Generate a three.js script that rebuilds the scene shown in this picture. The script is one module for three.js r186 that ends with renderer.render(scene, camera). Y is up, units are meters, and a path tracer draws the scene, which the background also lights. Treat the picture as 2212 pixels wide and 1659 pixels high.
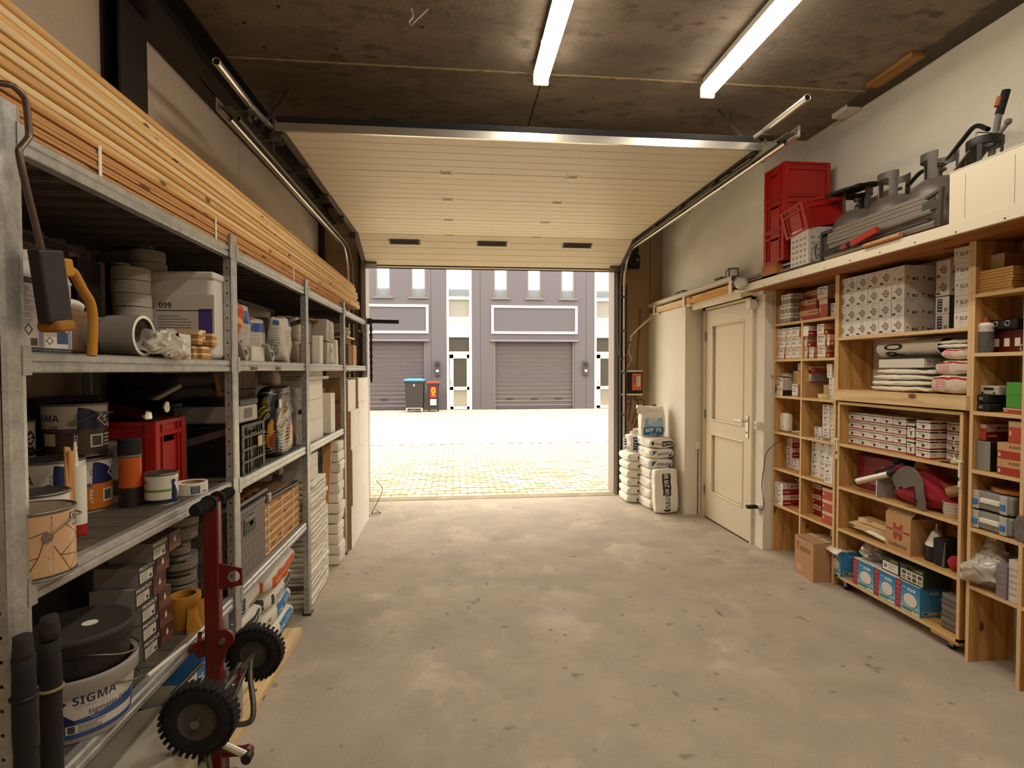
import * as THREE from 'three';
import { RoundedBoxGeometry } from 'three/addons/geometries/RoundedBoxGeometry.js';
import { mergeGeometries } from 'three/addons/utils/BufferGeometryUtils.js';
import { RectAreaLightUniformsLib } from 'three/addons/lights/RectAreaLightUniformsLib.js';

// ---------------------------------------------------------------- camera, sky, lights, exposure
const scene = new THREE.Scene();
const camera = new THREE.PerspectiveCamera(70.33, 2212 / 1659, 0.05, 200);
camera.position.set(0, 1.5, 0);
camera.rotation.order = 'YXZ';
camera.rotation.set(-0.02628, -0.1013, -0.0017);
const renderer = new THREE.WebGLRenderer({ antialias: true });
renderer.toneMapping = THREE.LinearToneMapping;
renderer.toneMappingExposure = 1.35;
renderer.shadowMap.enabled = true;
RectAreaLightUniformsLib.init();
const SKY = new THREE.Color().setRGB(4.3, 4.0, 3.4);       // bright overcast, warm white
scene.background = SKY;
const LAMP_RGB = [1.0, 0.92, 0.78], LAMP_GLOW = 8, LAMP_AREA = 24;

// ---------------------------------------------------------------- small tools
function mulberry(a) { return () => { a |= 0; a = a + 0x6D2B79F5 | 0; let t = Math.imul(a ^ a >>> 15, 1 | a); t = t + Math.imul(t ^ t >>> 7, 61 | t) ^ t; return ((t ^ t >>> 14) >>> 0) / 4294967296; }; }
const rnd = mulberry(20240611);
const rr = (a, b) => a + (b - a) * rnd();
const R = d => d * Math.PI / 180;
function hash3(x, y, z) { let h = Math.imul(x, 374761393) + Math.imul(y, 668265263) + Math.imul(z, 2147483647 ^ 0x5bd1e995) | 0; h = Math.imul(h ^ h >>> 13, 1274126177); return ((h ^ h >>> 16) >>> 0) / 4294967296; }
const sm = t => t * t * (3 - 2 * t);
function noise3(x, y, z) {
  const i = Math.floor(x), j = Math.floor(y), k = Math.floor(z), u = sm(x - i), v = sm(y - j), w = sm(z - k);
  const L = (a, b, t) => a + (b - a) * t, h = (a, b, c) => hash3(i + a, j + b, k + c);
  return L(L(L(h(0, 0, 0), h(1, 0, 0), u), L(h(0, 1, 0), h(1, 1, 0), u), v), L(L(h(0, 0, 1), h(1, 0, 1), u), L(h(0, 1, 1), h(1, 1, 1), u), v), w);
}
function tnoise(x, y, p, s) {   // tiling 2-D value noise with period p
  const i = Math.floor(x), j = Math.floor(y), u = sm(x - i), v = sm(y - j), m = n => ((n % p) + p) % p;
  const a = hash3(m(i), m(j), s), b = hash3(m(i + 1), m(j), s), c = hash3(m(i), m(j + 1), s), d = hash3(m(i + 1), m(j + 1), s);
  return a + (b - a) * u + (c - a) * v + (a - b - c + d) * u * v;
}
function fbm(x, y, p, s, o = 4) { let a = 0, w = 0.5, t = 0; for (let n = 0; n < o; n++) { a += w * tnoise(x, y, p, s + n); t += w; x *= 2; y *= 2; p *= 2; w *= 0.5; } return a / t; }
const used = {};
function numbered(n) { const k = used[n] = (used[n] ?? -1) + 1; return k ? n + '_' + String(k).padStart(3, '0') : n; }
const ORD = ['first', 'second', 'third', 'fourth', 'fifth', 'sixth', 'seventh', 'eighth', 'ninth', 'tenth'];
function tag(o, label, category, group) { o.userData.label = label; o.userData.category = category; if (group) o.userData.group = group; return o; }
function thing(name, label, category, pos = [0, 0, 0], turn = 0, group) {
  const o = new THREE.Group(); o.name = numbered(name); o.position.set(...pos); o.rotation.y = turn; scene.add(o);
  return tag(o, label, category, group);
}
function part(name, geo, mat, parent, label) {
  const m = new THREE.Mesh(geo, mat); m.name = name; m.castShadow = m.receiveShadow = true; parent.add(m);
  if (label) m.userData.label = label;
  return m;
}
function solo(name, geo, mat, label, category, pos = [0, 0, 0], turn = 0, group) {
  const m = part(numbered(name), geo, mat, scene); m.position.set(...pos); m.rotation.y = turn;
  return tag(m, label, category, group);
}
function struct(name, geo, mat) { const m = geo ? part(name, geo, mat, scene) : new THREE.Group(); m.name = name; if (!geo) scene.add(m); m.userData.kind = 'structure'; return m; }
function copy(src, label, pos, turn, group) { const c = src.clone(); c.name = numbered(src.name.replace(/_\d{3}$/, '')); c.userData = { ...src.userData }; scene.add(c); if (label) c.userData.label = label; if (group) c.userData.group = group; if (pos) c.position.set(...pos); if (turn !== undefined) c.rotation.y = turn; return c; }

// ---------------------------------------------------------------- geometry helpers
function clean(g) { g = g.index ? g.toNonIndexed() : g; for (const k of Object.keys(g.attributes)) if (!['position', 'normal', 'uv'].includes(k)) g.deleteAttribute(k); if (!g.attributes.uv) g.setAttribute('uv', new THREE.BufferAttribute(new Float32Array(g.attributes.position.count * 2), 2)); g.clearGroups?.(); return g; }
const M = (...l) => mergeGeometries(l.flat().map(clean));
const bx = (w, h, d, x = 0, y = 0, z = 0) => new THREE.BoxGeometry(w, h, d).translate(x, y, z);
const rb = (w, h, d, r, x = 0, y = 0, z = 0, s = 2) => new RoundedBoxGeometry(w, h, d, s, r).translate(x, y, z);
const b6 = (x0, x1, y0, y1, z0, z1) => new THREE.BoxGeometry(Math.abs(x1 - x0), Math.abs(y1 - y0), Math.abs(z1 - z0)).translate((x0 + x1) / 2, (y0 + y1) / 2, (z0 + z1) / 2);
const cy = (r0, r1, h, x = 0, y = 0, z = 0, s = 24, open = false) => new THREE.CylinderGeometry(r1, r0, h, s, 1, open).translate(x, y, z);
const V = (...a) => new THREE.Vector3(...a);
const tube = (pts, r, seg = 24, rad = 8, closed = false, t = 0.5) => new THREE.TubeGeometry(new THREE.CatmullRomCurve3(pts.map(p => V(...p)), closed, 'catmullrom', t), seg, r, rad, closed);
function bar(a, b, r, s = 10) { const p = V(...a), q = V(...b), d = q.clone().sub(p); const g = new THREE.CylinderGeometry(r, r, d.length(), s); g.applyQuaternion(new THREE.Quaternion().setFromUnitVectors(V(0, 1, 0), d.clone().normalize())); return g.translate(...p.add(q).multiplyScalar(0.5).toArray()); }
function beam(a, b, w, h, up = [0, 1, 0]) {   // a box from a to b, w across, h along up
  const p = V(...a), q = V(...b), z = q.clone().sub(p), L = z.length(); z.normalize(); const x = V(...up).cross(z).normalize(), y = z.clone().cross(x);
  return new THREE.BoxGeometry(w, h, L).applyMatrix4(new THREE.Matrix4().makeBasis(x, y, z)).translate(...p.add(q).multiplyScalar(0.5).toArray());
}
const lathe = (pts, s = 40) => new THREE.LatheGeometry(pts.map(p => new THREE.Vector2(...p)), s);
const ext = (pts, d, bevel = 0) => new THREE.ExtrudeGeometry(pts instanceof THREE.Shape ? pts : new THREE.Shape(pts.map(p => new THREE.Vector2(...p))), { depth: d, bevelEnabled: bevel > 0, bevelSize: bevel, bevelThickness: bevel, bevelSegments: 2, curveSegments: 10 });
const torus = (r, t, s = 24, arc = Math.PI * 2) => new THREE.TorusGeometry(r, t, 8, s, arc);
// planar uv in metres; along = axis of the grain ('x','y','z')
function uvm(g, along, k = 1) {
  g = clean(g); const p = g.attributes.position, n = g.attributes.normal, uv = g.attributes.uv, ax = { x: 0, y: 1, z: 2 }[along];
  for (let i = 0; i < p.count; i++) {
    const P = [p.getX(i), p.getY(i), p.getZ(i)], N = [Math.abs(n.getX(i)), Math.abs(n.getY(i)), Math.abs(n.getZ(i))], m = N.indexOf(Math.max(...N));
    let a = m === 0 ? [2, 1] : m === 1 ? [0, 2] : [0, 1];
    if (ax !== undefined && a[1] === ax) a = [a[1], a[0]];
    uv.setXY(i, P[a[0]] * k, P[a[1]] * k);
  }
  return g;
}
function shiftUV(g, du, dv) { const uv = g.attributes.uv; for (let i = 0; i < uv.count; i++) uv.setXY(i, uv.getX(i) + du, uv.getY(i) + dv); return g; }
function smoothN(g) {   // normals averaged over coinciding points, seams of uv included
  const p = g.attributes.position, key = i => Math.round(p.getX(i) * 2e4) + '_' + Math.round(p.getY(i) * 2e4) + '_' + Math.round(p.getZ(i) * 2e4), acc = new Map();
  g.computeVertexNormals(); const n = g.attributes.normal;
  for (let i = 0; i < p.count; i++) { const k = key(i), a = acc.get(k) ?? [0, 0, 0]; a[0] += n.getX(i); a[1] += n.getY(i); a[2] += n.getZ(i); acc.set(k, a); }
  for (let i = 0; i < p.count; i++) { const a = acc.get(key(i)), l = Math.hypot(...a) || 1; n.setXYZ(i, a[0] / l, a[1] / l, a[2] / l); }
  return g;
}
function warp(g, fn) { const p = g.attributes.position; for (let i = 0; i < p.count; i++) { const q = fn(p.getX(i), p.getY(i), p.getZ(i)); p.setXYZ(i, ...q); } return smoothN(g); }
function crumple(g, amp, f, seed = 1) {   // pushes points about with noise
  return warp(g, (x, y, z) => [0, 1, 2].map(k => [x, y, z][k] + amp * (2 * noise3(x * f + seed * 7 + k * 31, y * f + k * 17, z * f + seed) - 1) + amp * 0.5 * (2 * noise3(x * f * 2.3 + k * 5, y * f * 2.3 + seed, z * f * 2.3 + k) - 1)));
}
const FACES = ['px', 'nx', 'py', 'ny', 'pz', 'nz'];
function pbox(w, h, d, prints, seg = 1) {   // box whose faces show regions of the print sheet
  const g = new THREE.BoxGeometry(w, h, d, seg, seg, seg), uv = g.attributes.uv, per = uv.count / 6;
  FACES.forEach((f, k) => { const r = rect(prints[f] ?? prints.all); for (let i = k * per; i < (k + 1) * per; i++) { const a = uv.getX(i), b = uv.getY(i); uv.setXY(i, r[0] + (r[2] - r[0]) * a, r[1] + (r[3] - r[1]) * b); } });
  return g;
}
function uvRect(g, name, rep = 1) { const r = rect(name), uv = g.attributes.uv; for (let i = 0; i < uv.count; i++) { let a = uv.getX(i) * rep; a = a - Math.floor(a - 1e-6 * (a > 0.5 ? 1 : 0)); if (a > 1) a = 1; uv.setXY(i, r[0] + (r[2] - r[0]) * a, r[1] + (r[3] - r[1]) * uv.getY(i)); } return g; }
function sack(w, h, d, prints, o = {}) {   // a filled bag: pillow-shaped box with creases
  const s = o.seg ?? 14, g = pbox(w, h, d, prints, s), e = o.e ?? 0.55, amp = o.amp ?? 0.006, f = o.f ?? 14, sd = o.seed ?? 1;
  return warp(g, (x, y, z) => {
    const a = 2 * x / w, b = 2 * y / h, c = 2 * z / d, n = [a, b, c], q = t => Math.pow(Math.abs(t), 3);
    const k = [1 - e * 0.28 * (q(b) + q(c)) / 2, 1 - e * (q(a) + q(c)) * 0.42, 1 - e * 0.28 * (q(a) + q(b)) / 2];
    if (o.up) { k[0] = 1 - e * 0.3 * (q(b) + q(c)) / 2; k[1] = 1 - e * 0.1 * (q(a) + q(c)); k[2] = 1 - e * 0.5 * (q(b) + q(a)) / 1.6; }
    const P = [x * k[0], y * k[1], z * k[2]];
    return P.map((v, i) => v + amp * (2 * noise3(P[0] * f + sd * 9.1 + i * 31, P[1] * f + i * 7, P[2] * f + sd) - 1) + amp * 0.6 * (2 * noise3(P[0] * f * 2.7 + i * 3, P[1] * f * 2.7 + sd, P[2] * f * 2.7) - 1));
  });
}

// ---------------------------------------------------------------- textures and materials
function tex(n, fn, srgb = true, ext = {}) {
  const d = new Uint8Array(n * n * 4);
  for (let y = 0; y < n; y++) for (let x = 0; x < n; x++) { const c = fn(x / n, y / n), i = (y * n + x) * 4; d[i] = c[0]; d[i + 1] = c[1]; d[i + 2] = c[2]; d[i + 3] = 255; }
  const t = new THREE.DataTexture(d, n, n); t.wrapS = t.wrapT = THREE.RepeatWrapping; t.magFilter = THREE.LinearFilter; t.minFilter = THREE.LinearMipmapLinearFilter; t.generateMipmaps = true;
  if (srgb) t.colorSpace = THREE.SRGBColorSpace; t.needsUpdate = true; return t;
}
const cl = v => Math.max(0, Math.min(255, v));
const rep = (t, a, b = a) => { const c = t.clone(); c.repeat.set(a, b); c.needsUpdate = true; return c; };
const mix3 = (a, b, t) => a.map((v, i) => v + (b[i] - v) * t);
function std(color, rough = 0.7, metal = 0, o = {}) { return new THREE.MeshStandardMaterial({ color, roughness: rough, metalness: metal, side: THREE.DoubleSide, ...o }); }

const T_floor = tex(1024, (x, y) => {   // worn, trowelled concrete, 4 m
  const a = fbm(x * 5, y * 5, 5, 11, 5), b = fbm(x * 24, y * 24, 24, 23, 4), w = fbm(x * 11 + 3 * a, y * 11 + 2 * b, 11, 31, 5), g = hash3(x * 1024 | 0, y * 1024 | 0, 5);
  let v = 0.86 + 0.16 * (a - 0.5) + 0.12 * (b - 0.5) + 0.05 * (g - 0.5);
  if (w > 0.56) v += (w - 0.56) * 0.5 * (0.2 + b);
  const s = fbm(x * 60, y * 60, 60, 41, 2); if (s > 0.82) v -= (s - 0.82) * 1.6;
  return [204 * v, 188 * v, 168 * v].map(cl);
});
const T_ceil = tex(1024, (x, y) => {   // shuttered slab with dark blotched bands across the room, 3 m
  const n = fbm(x * 6, y * 18, 6, 51, 5), m = fbm(x * 30, y * 60, 30, 61, 4), g = hash3(x * 1024 | 0, y * 1024 | 0, 9);
  let v = 0.92 + 0.3 * (n - 0.5) + 0.1 * (g - 0.5); if (m > 0.52) v -= (m - 0.52) * 1.5 * Math.max(0, n - 0.3) * 1.8;
  return [142 * v, 125 * v, 106 * v].map(cl);
});
const T_plaster = tex(512, (x, y) => { const a = fbm(x * 8, y * 8, 8, 71, 5), g = hash3(x * 512 | 0, y * 512 | 0, 3), v = 0.96 + 0.06 * (a - 0.5) + 0.035 * (g - 0.5); return [235 * v, 226 * v, 207 * v].map(cl); });
const T_panel = tex(512, (x, y) => { const a = fbm(x * 5, y * 5, 5, 81, 5), g = hash3(x * 512 | 0, y * 512 | 0, 13), v = 0.94 + 0.08 * (a - 0.5) + 0.08 * (g - 0.5); return [214 * v, 193 * v, 172 * v].map(cl); });
function woodTex(base, dark, ring, knots, seed) {   // grain along u; 1 repeat = 1 m
  const K = []; const r = mulberry(seed); for (let i = 0; i < knots; i++) K.push([r(), r(), 0.01 + 0.012 * r()]);
  return tex(1024, (x, y) => {
    let bend = 0, kn = 0;
    for (const k of K) { let dx = x - k[0], dy = y - k[1]; dx -= Math.round(dx); dy -= Math.round(dy); const d = Math.hypot(dx * 0.55, dy * 1.0); bend += 0.02 * Math.exp(-d * d / (k[2] * k[2] * 5)) * Math.sign(dy || 1); if (d < k[2]) kn = Math.max(kn, 1 - Math.pow(d / k[2], 4)); }
    const yy = y + bend + 0.02 * (fbm(x * 3, y * 3, 3, seed, 3) - 0.5), rings = 0.5 + 0.5 * Math.sin(yy * ring * 6.2832 + 5 * fbm(x * 2, y * 6, 2, seed + 3, 3));
    const fine = fbm(x * 8, y * 220, 8, seed + 7, 2);
    const t = 0.5 * Math.pow(rings, 3) + 0.55 * (fine - 0.35);
    return mix3(mix3(base, dark, Math.max(0, Math.min(1, t))), [88, 52, 28], kn * 0.85).map(cl);
  });
}
const T_pine = woodTex([230, 200, 150], [196, 156, 102], 16, 16, 301);
const T_ply = woodTex([206, 158, 92], [156, 106, 50], 11, 6, 402);
const T_edge = tex(256, (x, y) => { const l = (y * 7) % 1, g = fbm(x * 20, y * 40, 20, 7, 2), v = (l < 0.5 ? 1 : 0.93) * (0.9 + 0.2 * g); return [228 * v, 192 * v, 140 * v].map(cl); });
const T_galv = tex(512, (x, y) => { const a = fbm(x * 14, y * 14, 14, 91, 3), b = fbm(x * 90, y * 90, 90, 95, 2), v = 0.88 + 0.2 * (a - 0.5) + 0.14 * (b - 0.5); return [196 * v, 194 * v, 188 * v].map(cl); });
const T_bump = tex(512, (x, y) => { const v = 255 * fbm(x * 40, y * 40, 40, 17, 4); return [v, v, v]; }, false);
const T_kraft = tex(256, (x, y) => { const a = fbm(x * 30, y * 6, 6, 19, 3), v = 0.93 + 0.14 * (a - 0.5); return [190 * v, 146 * v, 104 * v].map(cl); });
const T_moss = tex(256, (x, y) => { const a = fbm(x * 20, y * 20, 20, 29, 4), b = fbm(x * 6, y * 6, 6, 37, 3); return mix3([84, 66, 40], [150, 128, 58], Math.max(0, Math.min(1, 2.4 * (b - 0.32)))).map(v => cl(v * (0.6 + 0.8 * a))); });
const T_stone = tex(512, (x, y) => { const a = fbm(x * 40, y * 40, 40, 43, 3), b = fbm(x * 5, y * 5, 5, 47, 3), v = 0.95 + 0.12 * (a - 0.5) + 0.12 * (b - 0.5); return [205 * v, 194 * v, 172 * v].map(cl); });

const MAT = {
  floor: std(0xffffff, 0.82, 0, { map: rep(T_floor, 0.25), bumpMap: rep(T_bump, 0.7), bumpScale: 0.002 }),
  ceil: std(0xffffff, 0.95, 0, { map: rep(T_ceil, 0.33), bumpMap: rep(T_bump, 1), bumpScale: 0.003 }),
  plaster: std(0xffffff, 0.9, 0, { map: rep(T_plaster, 0.6), bumpMap: rep(T_bump, 1.3), bumpScale: 0.001 }),
  panel: std(0xffffff, 0.85, 0, { map: rep(T_panel, 0.5) }),
  white: std(0xe9e2d2, 0.55), whitePaint: std(0xe8dcc2, 0.5), cream: std(0xdccbac, 0.5), door: std(0xdccdb0, 0.45),
  steelDark: std(0x2b211d, 0.55, 0.2), backPanel: std(0xcdb89c, 0.75, 0, { map: rep(T_panel, 0.5) }), brownPanel: std(0xcdb89c, 0.75, 0, { map: rep(T_panel, 0.5) }),
  galv: std(0xffffff, 0.4, 0.55, { map: rep(T_galv, 2) }), galvDull: std(0x9a948c, 0.5, 0.7, { map: rep(T_galv, 2) }), deck: std(0x9a8f84, 0.6, 0.5, { map: rep(T_galv, 3) }),
  alu: std(0xd8d2c6, 0.3, 0.85), chrome: std(0xd8d4cc, 0.15, 1), steel: std(0x8b857d, 0.4, 0.85),
  pine: std(0xffffff, 0.7, 0, { map: T_pine }), ply: std(0xffffff, 0.65, 0, { map: T_ply }), plyDark: std(0xd8b080, 0.65, 0, { map: T_ply }), edge: std(0xffffff, 0.75, 0, { map: rep(T_edge, 1, 55) }), lath: std(0xd9b691, 0.75, 0, { map: rep(T_pine, 1, 2) }),
  kraft: std(0xffffff, 0.85, 0, { map: T_kraft }), grey: std(0x77706a, 0.6), greyLight: std(0xa8a098, 0.55), black: std(0x17120f, 0.5), blackMat: std(0x1b1613, 0.85), rubber: std(0x15110f, 0.9),
  red: std(0xa51d12, 0.5), redPaint: std(0x6e1611, 0.35), crate: std(0xa8170c, 0.42), yellow: std(0xd79a1e, 0.6), mustard: std(0xb97e1c, 0.7), paper: std(0xe7dfd0, 0.9), cardDark: std(0x7a5a3e, 0.9),
  blue: std(0x2a5f96, 0.5), navy: std(0x1d2347, 0.5), pvc: std(0x8f887f, 0.45), orange: std(0xd2601c, 0.55),
  film: new THREE.MeshPhysicalMaterial({ color: 0xf3ece0, roughness: 0.18, transmission: 0.75, thickness: 0, side: THREE.DoubleSide }),
  bagClear: new THREE.MeshPhysicalMaterial({ color: 0xece3d4, roughness: 0.2, transmission: 0.35, thickness: 0, side: THREE.DoubleSide, clearcoat: 0.6, clearcoatRoughness: 0.2 }),
  glassClear: new THREE.MeshPhysicalMaterial({ color: 0xf4efe6, roughness: 0.06, transmission: 1, thickness: 0, side: THREE.DoubleSide }),
  stone: std(0xffffff, 0.9, 0, { map: rep(T_stone, 1) }), moss: std(0xffffff, 1, 0, { map: rep(T_moss, 1.5) }),
  facade: std(0x575158, 0.7), facadeTrim: std(0xf1ead9, 0.5), shutter: std(0x4e454a, 0.6),
};

// ---------------------------------------------------------------- the print sheet: lettering and print on packaging, 2 sheets share one lookup
const SHEET = 2048, cv = document.createElement('canvas'); cv.width = cv.height = SHEET;
const cx = cv.getContext('2d'); cx.fillStyle = '#d8d0c4'; cx.fillRect(0, 0, SHEET, SHEET);
const RECT = {}, PR = [];
function pr(name, w, h, draw) { PR.push([name, w, h, draw]); }
function packPrints() {
  let sx = 0, sy = 0, sh = 0;
  for (const [name, w, h, draw] of PR.sort((p, q) => q[2] - p[2])) {
    if (sx + w + 4 > SHEET) { sx = 0; sy += sh + 4; sh = 0; }
    if (sy + h > SHEET) throw new Error('print sheet full at ' + name);
    cx.save(); cx.translate(sx, sy); cx.beginPath(); cx.rect(-1, -1, w + 2, h + 2); cx.clip(); draw(w, h); cx.restore();
    RECT[name] = [(sx + 1) / SHEET, 1 - (sy + h - 1) / SHEET, (sx + w - 1) / SHEET, 1 - (sy + 1) / SHEET]; sx += w + 4; sh = Math.max(sh, h);
  }
  console.log('prints used rows', sy + sh);
}
function rect(n) { const r = RECT[n]; if (!r) throw new Error('no print ' + n); return r; }
const fill = (c, x, y, w, h) => { cx.fillStyle = c; cx.fillRect(x, y, w, h); };
const txt = (s, x, y, size, c, o = {}) => { cx.save(); cx.translate(x, y); if (o.rot) cx.rotate(o.rot); cx.fillStyle = c; cx.font = (o.w ?? 'bold') + ' ' + size + 'px ' + (o.f ?? 'sans-serif'); cx.textAlign = o.a ?? 'left'; cx.textBaseline = 'middle'; if (o.sx) cx.scale(o.sx, 1); cx.fillText(s, 0, 0); cx.restore(); };
const poly = (c, ...p) => { cx.fillStyle = c; cx.beginPath(); p.forEach((q, i) => i ? cx.lineTo(...q) : cx.moveTo(...q)); cx.closePath(); cx.fill(); };
const disc = (c, x, y, r, ry) => { cx.fillStyle = c; cx.beginPath(); cx.ellipse(x, y, r, ry ?? r, 0, 0, 7); cx.fill(); };
const lines = (c, x, y, w, n, gap, t = 2) => { for (let i = 0; i < n; i++) fill(c, x, y + i * gap, w * (0.6 + 0.4 * hash3(i, x | 0, y | 0)), t); };
const grain = (w, h, c, n, s = 7) => { const r = mulberry(s); cx.fillStyle = c; for (let i = 0; i < n; i++) cx.fillRect(r() * w, r() * h, 2 + 5 * r(), 1 + r()); };
for (const [n, c] of Object.entries({ white: '#ded5c9', paperwhite: '#ece5d6', kraft: '#b98d63', kraftdark: '#b98d63', black: '#1a1412', dark: '#2a2320', grey: '#8d857d', red: '#a82218', cream: '#e6d9b4', brown: '#5a3c2a', blue: '#2f6ea5', dgreen: '#2c3a26', green: '#4f9a3c', tan: '#c59a68', bagwhite: '#e9e2d4' })) pr(n, 24, 24, (w, h) => { fill(c, -1, -1, w + 2, h + 2); });
pr('bulb', 130, 170, (w, h) => { fill('#ddd4ca', 0, 0, w, h); fill('#c7bdb2', 0, 0, 2, h); fill('#c7bdb2', 0, h - 2, w, 2); txt('LUXSA', 65, 18, 20, '#6e645e', { a: 'center', w: 'normal' }); cx.fillStyle = '#8b817a'; cx.beginPath(); cx.moveTo(80, 138); cx.bezierCurveTo(50, 118, 34, 88, 50, 66); cx.bezierCurveTo(56, 52, 60, 46, 68, 40); cx.bezierCurveTo(80, 52, 104, 60, 106, 86); cx.bezierCurveTo(104, 112, 92, 122, 80, 138); cx.fill(); disc('#b3a89e', 76, 86, 18, 24); disc('#5c534d', 38, 84, 8); fill('#4f4743', 70, 78, 18, 5); fill('#4f4743', 70, 90, 18, 4); fill('#4a413c', 6, 134, 36, 22); lines('#8b817a', 48, 156, 66, 2, 5); });
pr('bulbside', 130, 170, (w, h) => { fill('#ddd4ca', 0, 0, w, h); fill('#c7bdb2', 0, 0, 2, h); fill('#b6aca1', 0, h - 2, w, 2); lines('#7a706a', 40, 16, 56, 2, 6); poly('#4b423d', [22, 128], [32, 100], [42, 128]); fill('#5b524c', 66, 122, 26, 26); fill('#4b423d', 100, 118, 14, 14); fill('#4b423d', 100, 138, 14, 14); lines('#6e645e', 14, 140, 40, 2, 7); });
pr('slv', 150, 140, (w, h) => { fill('#d6cabd', 0, 0, w, h); fill('#a99d91', 0, h - 2, w, 2); txt('SLV', 92, 58, 46, '#1d1714', { a: 'center' }); poly('#1d1714', [24, 30], [36, 42], [24, 50], [32, 54], [20, 62]); lines('#6b615a', 50, 92, 70, 1, 6, 3); });
pr('endlabel', 110, 120, (w, h) => { fill('#e2d9cd', 0, 0, w, h); fill('#c9a174', 0, h - 16, w, 16); fill('#1c1613', 10, 12, 60, 9); lines('#433a35', 10, 34, 80, 3, 17, 5); fill('#2b2320', 12, 66, 42, 5); fill('#8c827a', 76, 14, 22, 22); fill('#b8ada2', 0, 0, 3, h); });
pr('endwhite', 110, 120, (w, h) => { fill('#e8e1d7', 0, 0, w, h); fill('#b5a99e', 0, 0, 3, h); fill('#b5a99e', 0, h - 3, w, 3); fill('#2b2320', 26, 10, 34, 12); lines('#6a605a', 20, 34, 72, 3, 9, 3); fill('#2f2723', 22, 68, 12, 34); fill('#544b45', 42, 72, 42, 6); fill('#544b45', 42, 88, 30, 5); });
pr('kraftred', 240, 110, (w, h) => { fill('#c79a66', 0, 0, w, h); grain(w, h, '#b98a58', 140); fill('#a83220', 0, 56, w, 54); txt('WÜRTH', 150, 28, 26, '#2a1d16', { a: 'left' }); fill('#8c1f16', 122, 18, 18, 18); fill('#d9c3a5', 12, 70, 22, 26); });
pr('crimson', 220, 110, (w, h) => { fill('#d8c4b2', 0, 0, w, h); fill('#98120f', 0, 52, w, 58); txt('WÜRTH', 120, 26, 24, '#2a1d1a'); fill('#98120f', 96, 16, 18, 20); fill('#e0cdc0', 14, 76, 76, 10); });
pr('redplain', 160, 110, (w, h) => { fill('#b5482f', 0, 0, w, h); fill('#d9b79c', 0, 0, w, 30); fill('#e0cdb8', 12, 50, 16, 22); });
pr('zebra', 130, 120, (w, h) => { fill('#e6ddd1', 0, 0, w, h); txt('WÜRTH', 46, 30, 24, '#1c1613'); fill('#1c1613', 26, 20, 14, 18); for (let i = -1; i < 12; i++) poly('#15100e', [i * 14, 60], [i * 14 + (i % 3 ? 8 : 4), 60], [i * 14 + 22, 118], [i * 14 + 14, 118]); });
pr('lampbox', 150, 96, (w, h) => { fill('#e5dcd1', 0, 0, w, h); fill('#16100f', 0, 14, w, 9); fill('#2a2220', 22, 32, 56, 5); fill('#7a706a', 14, 46, 40, 4); fill('#7a706a', 96, 44, 40, 4); poly('#1b1513', [62, 46], [92, 46], [94, 62], [77, 80], [60, 62]); fill('#9d1b1d', 0, 84, w, 12); fill('#b5a99d', 0, 0, 3, h); });
pr('lampboxside', 220, 96, (w, h) => { fill('#e5dcd1', 0, 0, w, h); fill('#16100f', 0, 12, w, 16); txt('WÜRTH', 90, 20, 14, '#d6cabd'); lines('#5a504a', 26, 46, 90, 2, 12, 4); fill('#8a1518', 0, 80, w, 16); });
pr('air', 220, 300, (w, h) => { const g = ['#2e78ad', '#3884b6', '#4590bf', '#559cc6', '#69aacd', '#86bcd6', '#a5cddd']; g.forEach((c, i) => fill(c, 52, i * h / 7, w - 52, h / 7 + 1)); fill('#9f2026', 0, 0, 52, h); for (let i = 0; i < 5; i++) { cx.strokeStyle = '#d8a39b'; cx.lineWidth = 4; cx.beginPath(); cx.ellipse(26, 40 + i * 52, 13, 15, 0, 0, 7); cx.stroke(); } txt('AIR', 146, 62, 46, '#f2ece2', { a: 'center' }); txt('me', 84, 52, 22, '#cfe0e8', { a: 'center' }); disc('#2b658f', 140, 172, 60, 68); disc('#e6dcca', 136, 168, 58, 66); fill('#4c7d5a', 60, 262, 150, 20); fill('#e6dcca', 150, 268, 56, 26); for (let i = 0; i < 14; i++) fill('#5a6d4a', 60 + i * 11, 258 - (i * 37 % 14), 7, 20); });
pr('airside', 160, 300, (w, h) => { fill('#3f87b4', 0, 0, w, h); txt('AIR', 90, 60, 40, '#c8c3bb', { a: 'center' }); fill('#b8a58a', 16, 246, 120, 34); fill('#4a5560', 24, 252, 30, 22); });
pr('greenbox', 260, 140, (w, h) => { fill('#2c3824', 0, 0, w, h); fill('#e4dccb', 14, 42, w - 28, 86); fill('#b7b13a', 150, 16, 90, 10); for (let i = 0; i < 4; i++) for (let j = 0; j < 2; j++) fill(['#4b4038', '#8a7f74', '#6a5f55'][(i + j) % 3], 26 + i * 56, 52 + j * 38, 44, 30); });
pr('greenbox2', 200, 140, (w, h) => { fill('#2c3824', 0, 0, w, h); fill('#e8e0d0', 12, 44, w - 24, 84); fill('#b7b13a', 100, 18, 80, 9); cx.strokeStyle = '#2b2420'; cx.lineWidth = 6; cx.beginPath(); cx.arc(44, 84, 16, Math.PI, 0); cx.stroke(); fill('#2b2420', 30, 84, 28, 18); lines('#4c443e', 78, 62, 96, 4, 14, 4); });
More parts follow.
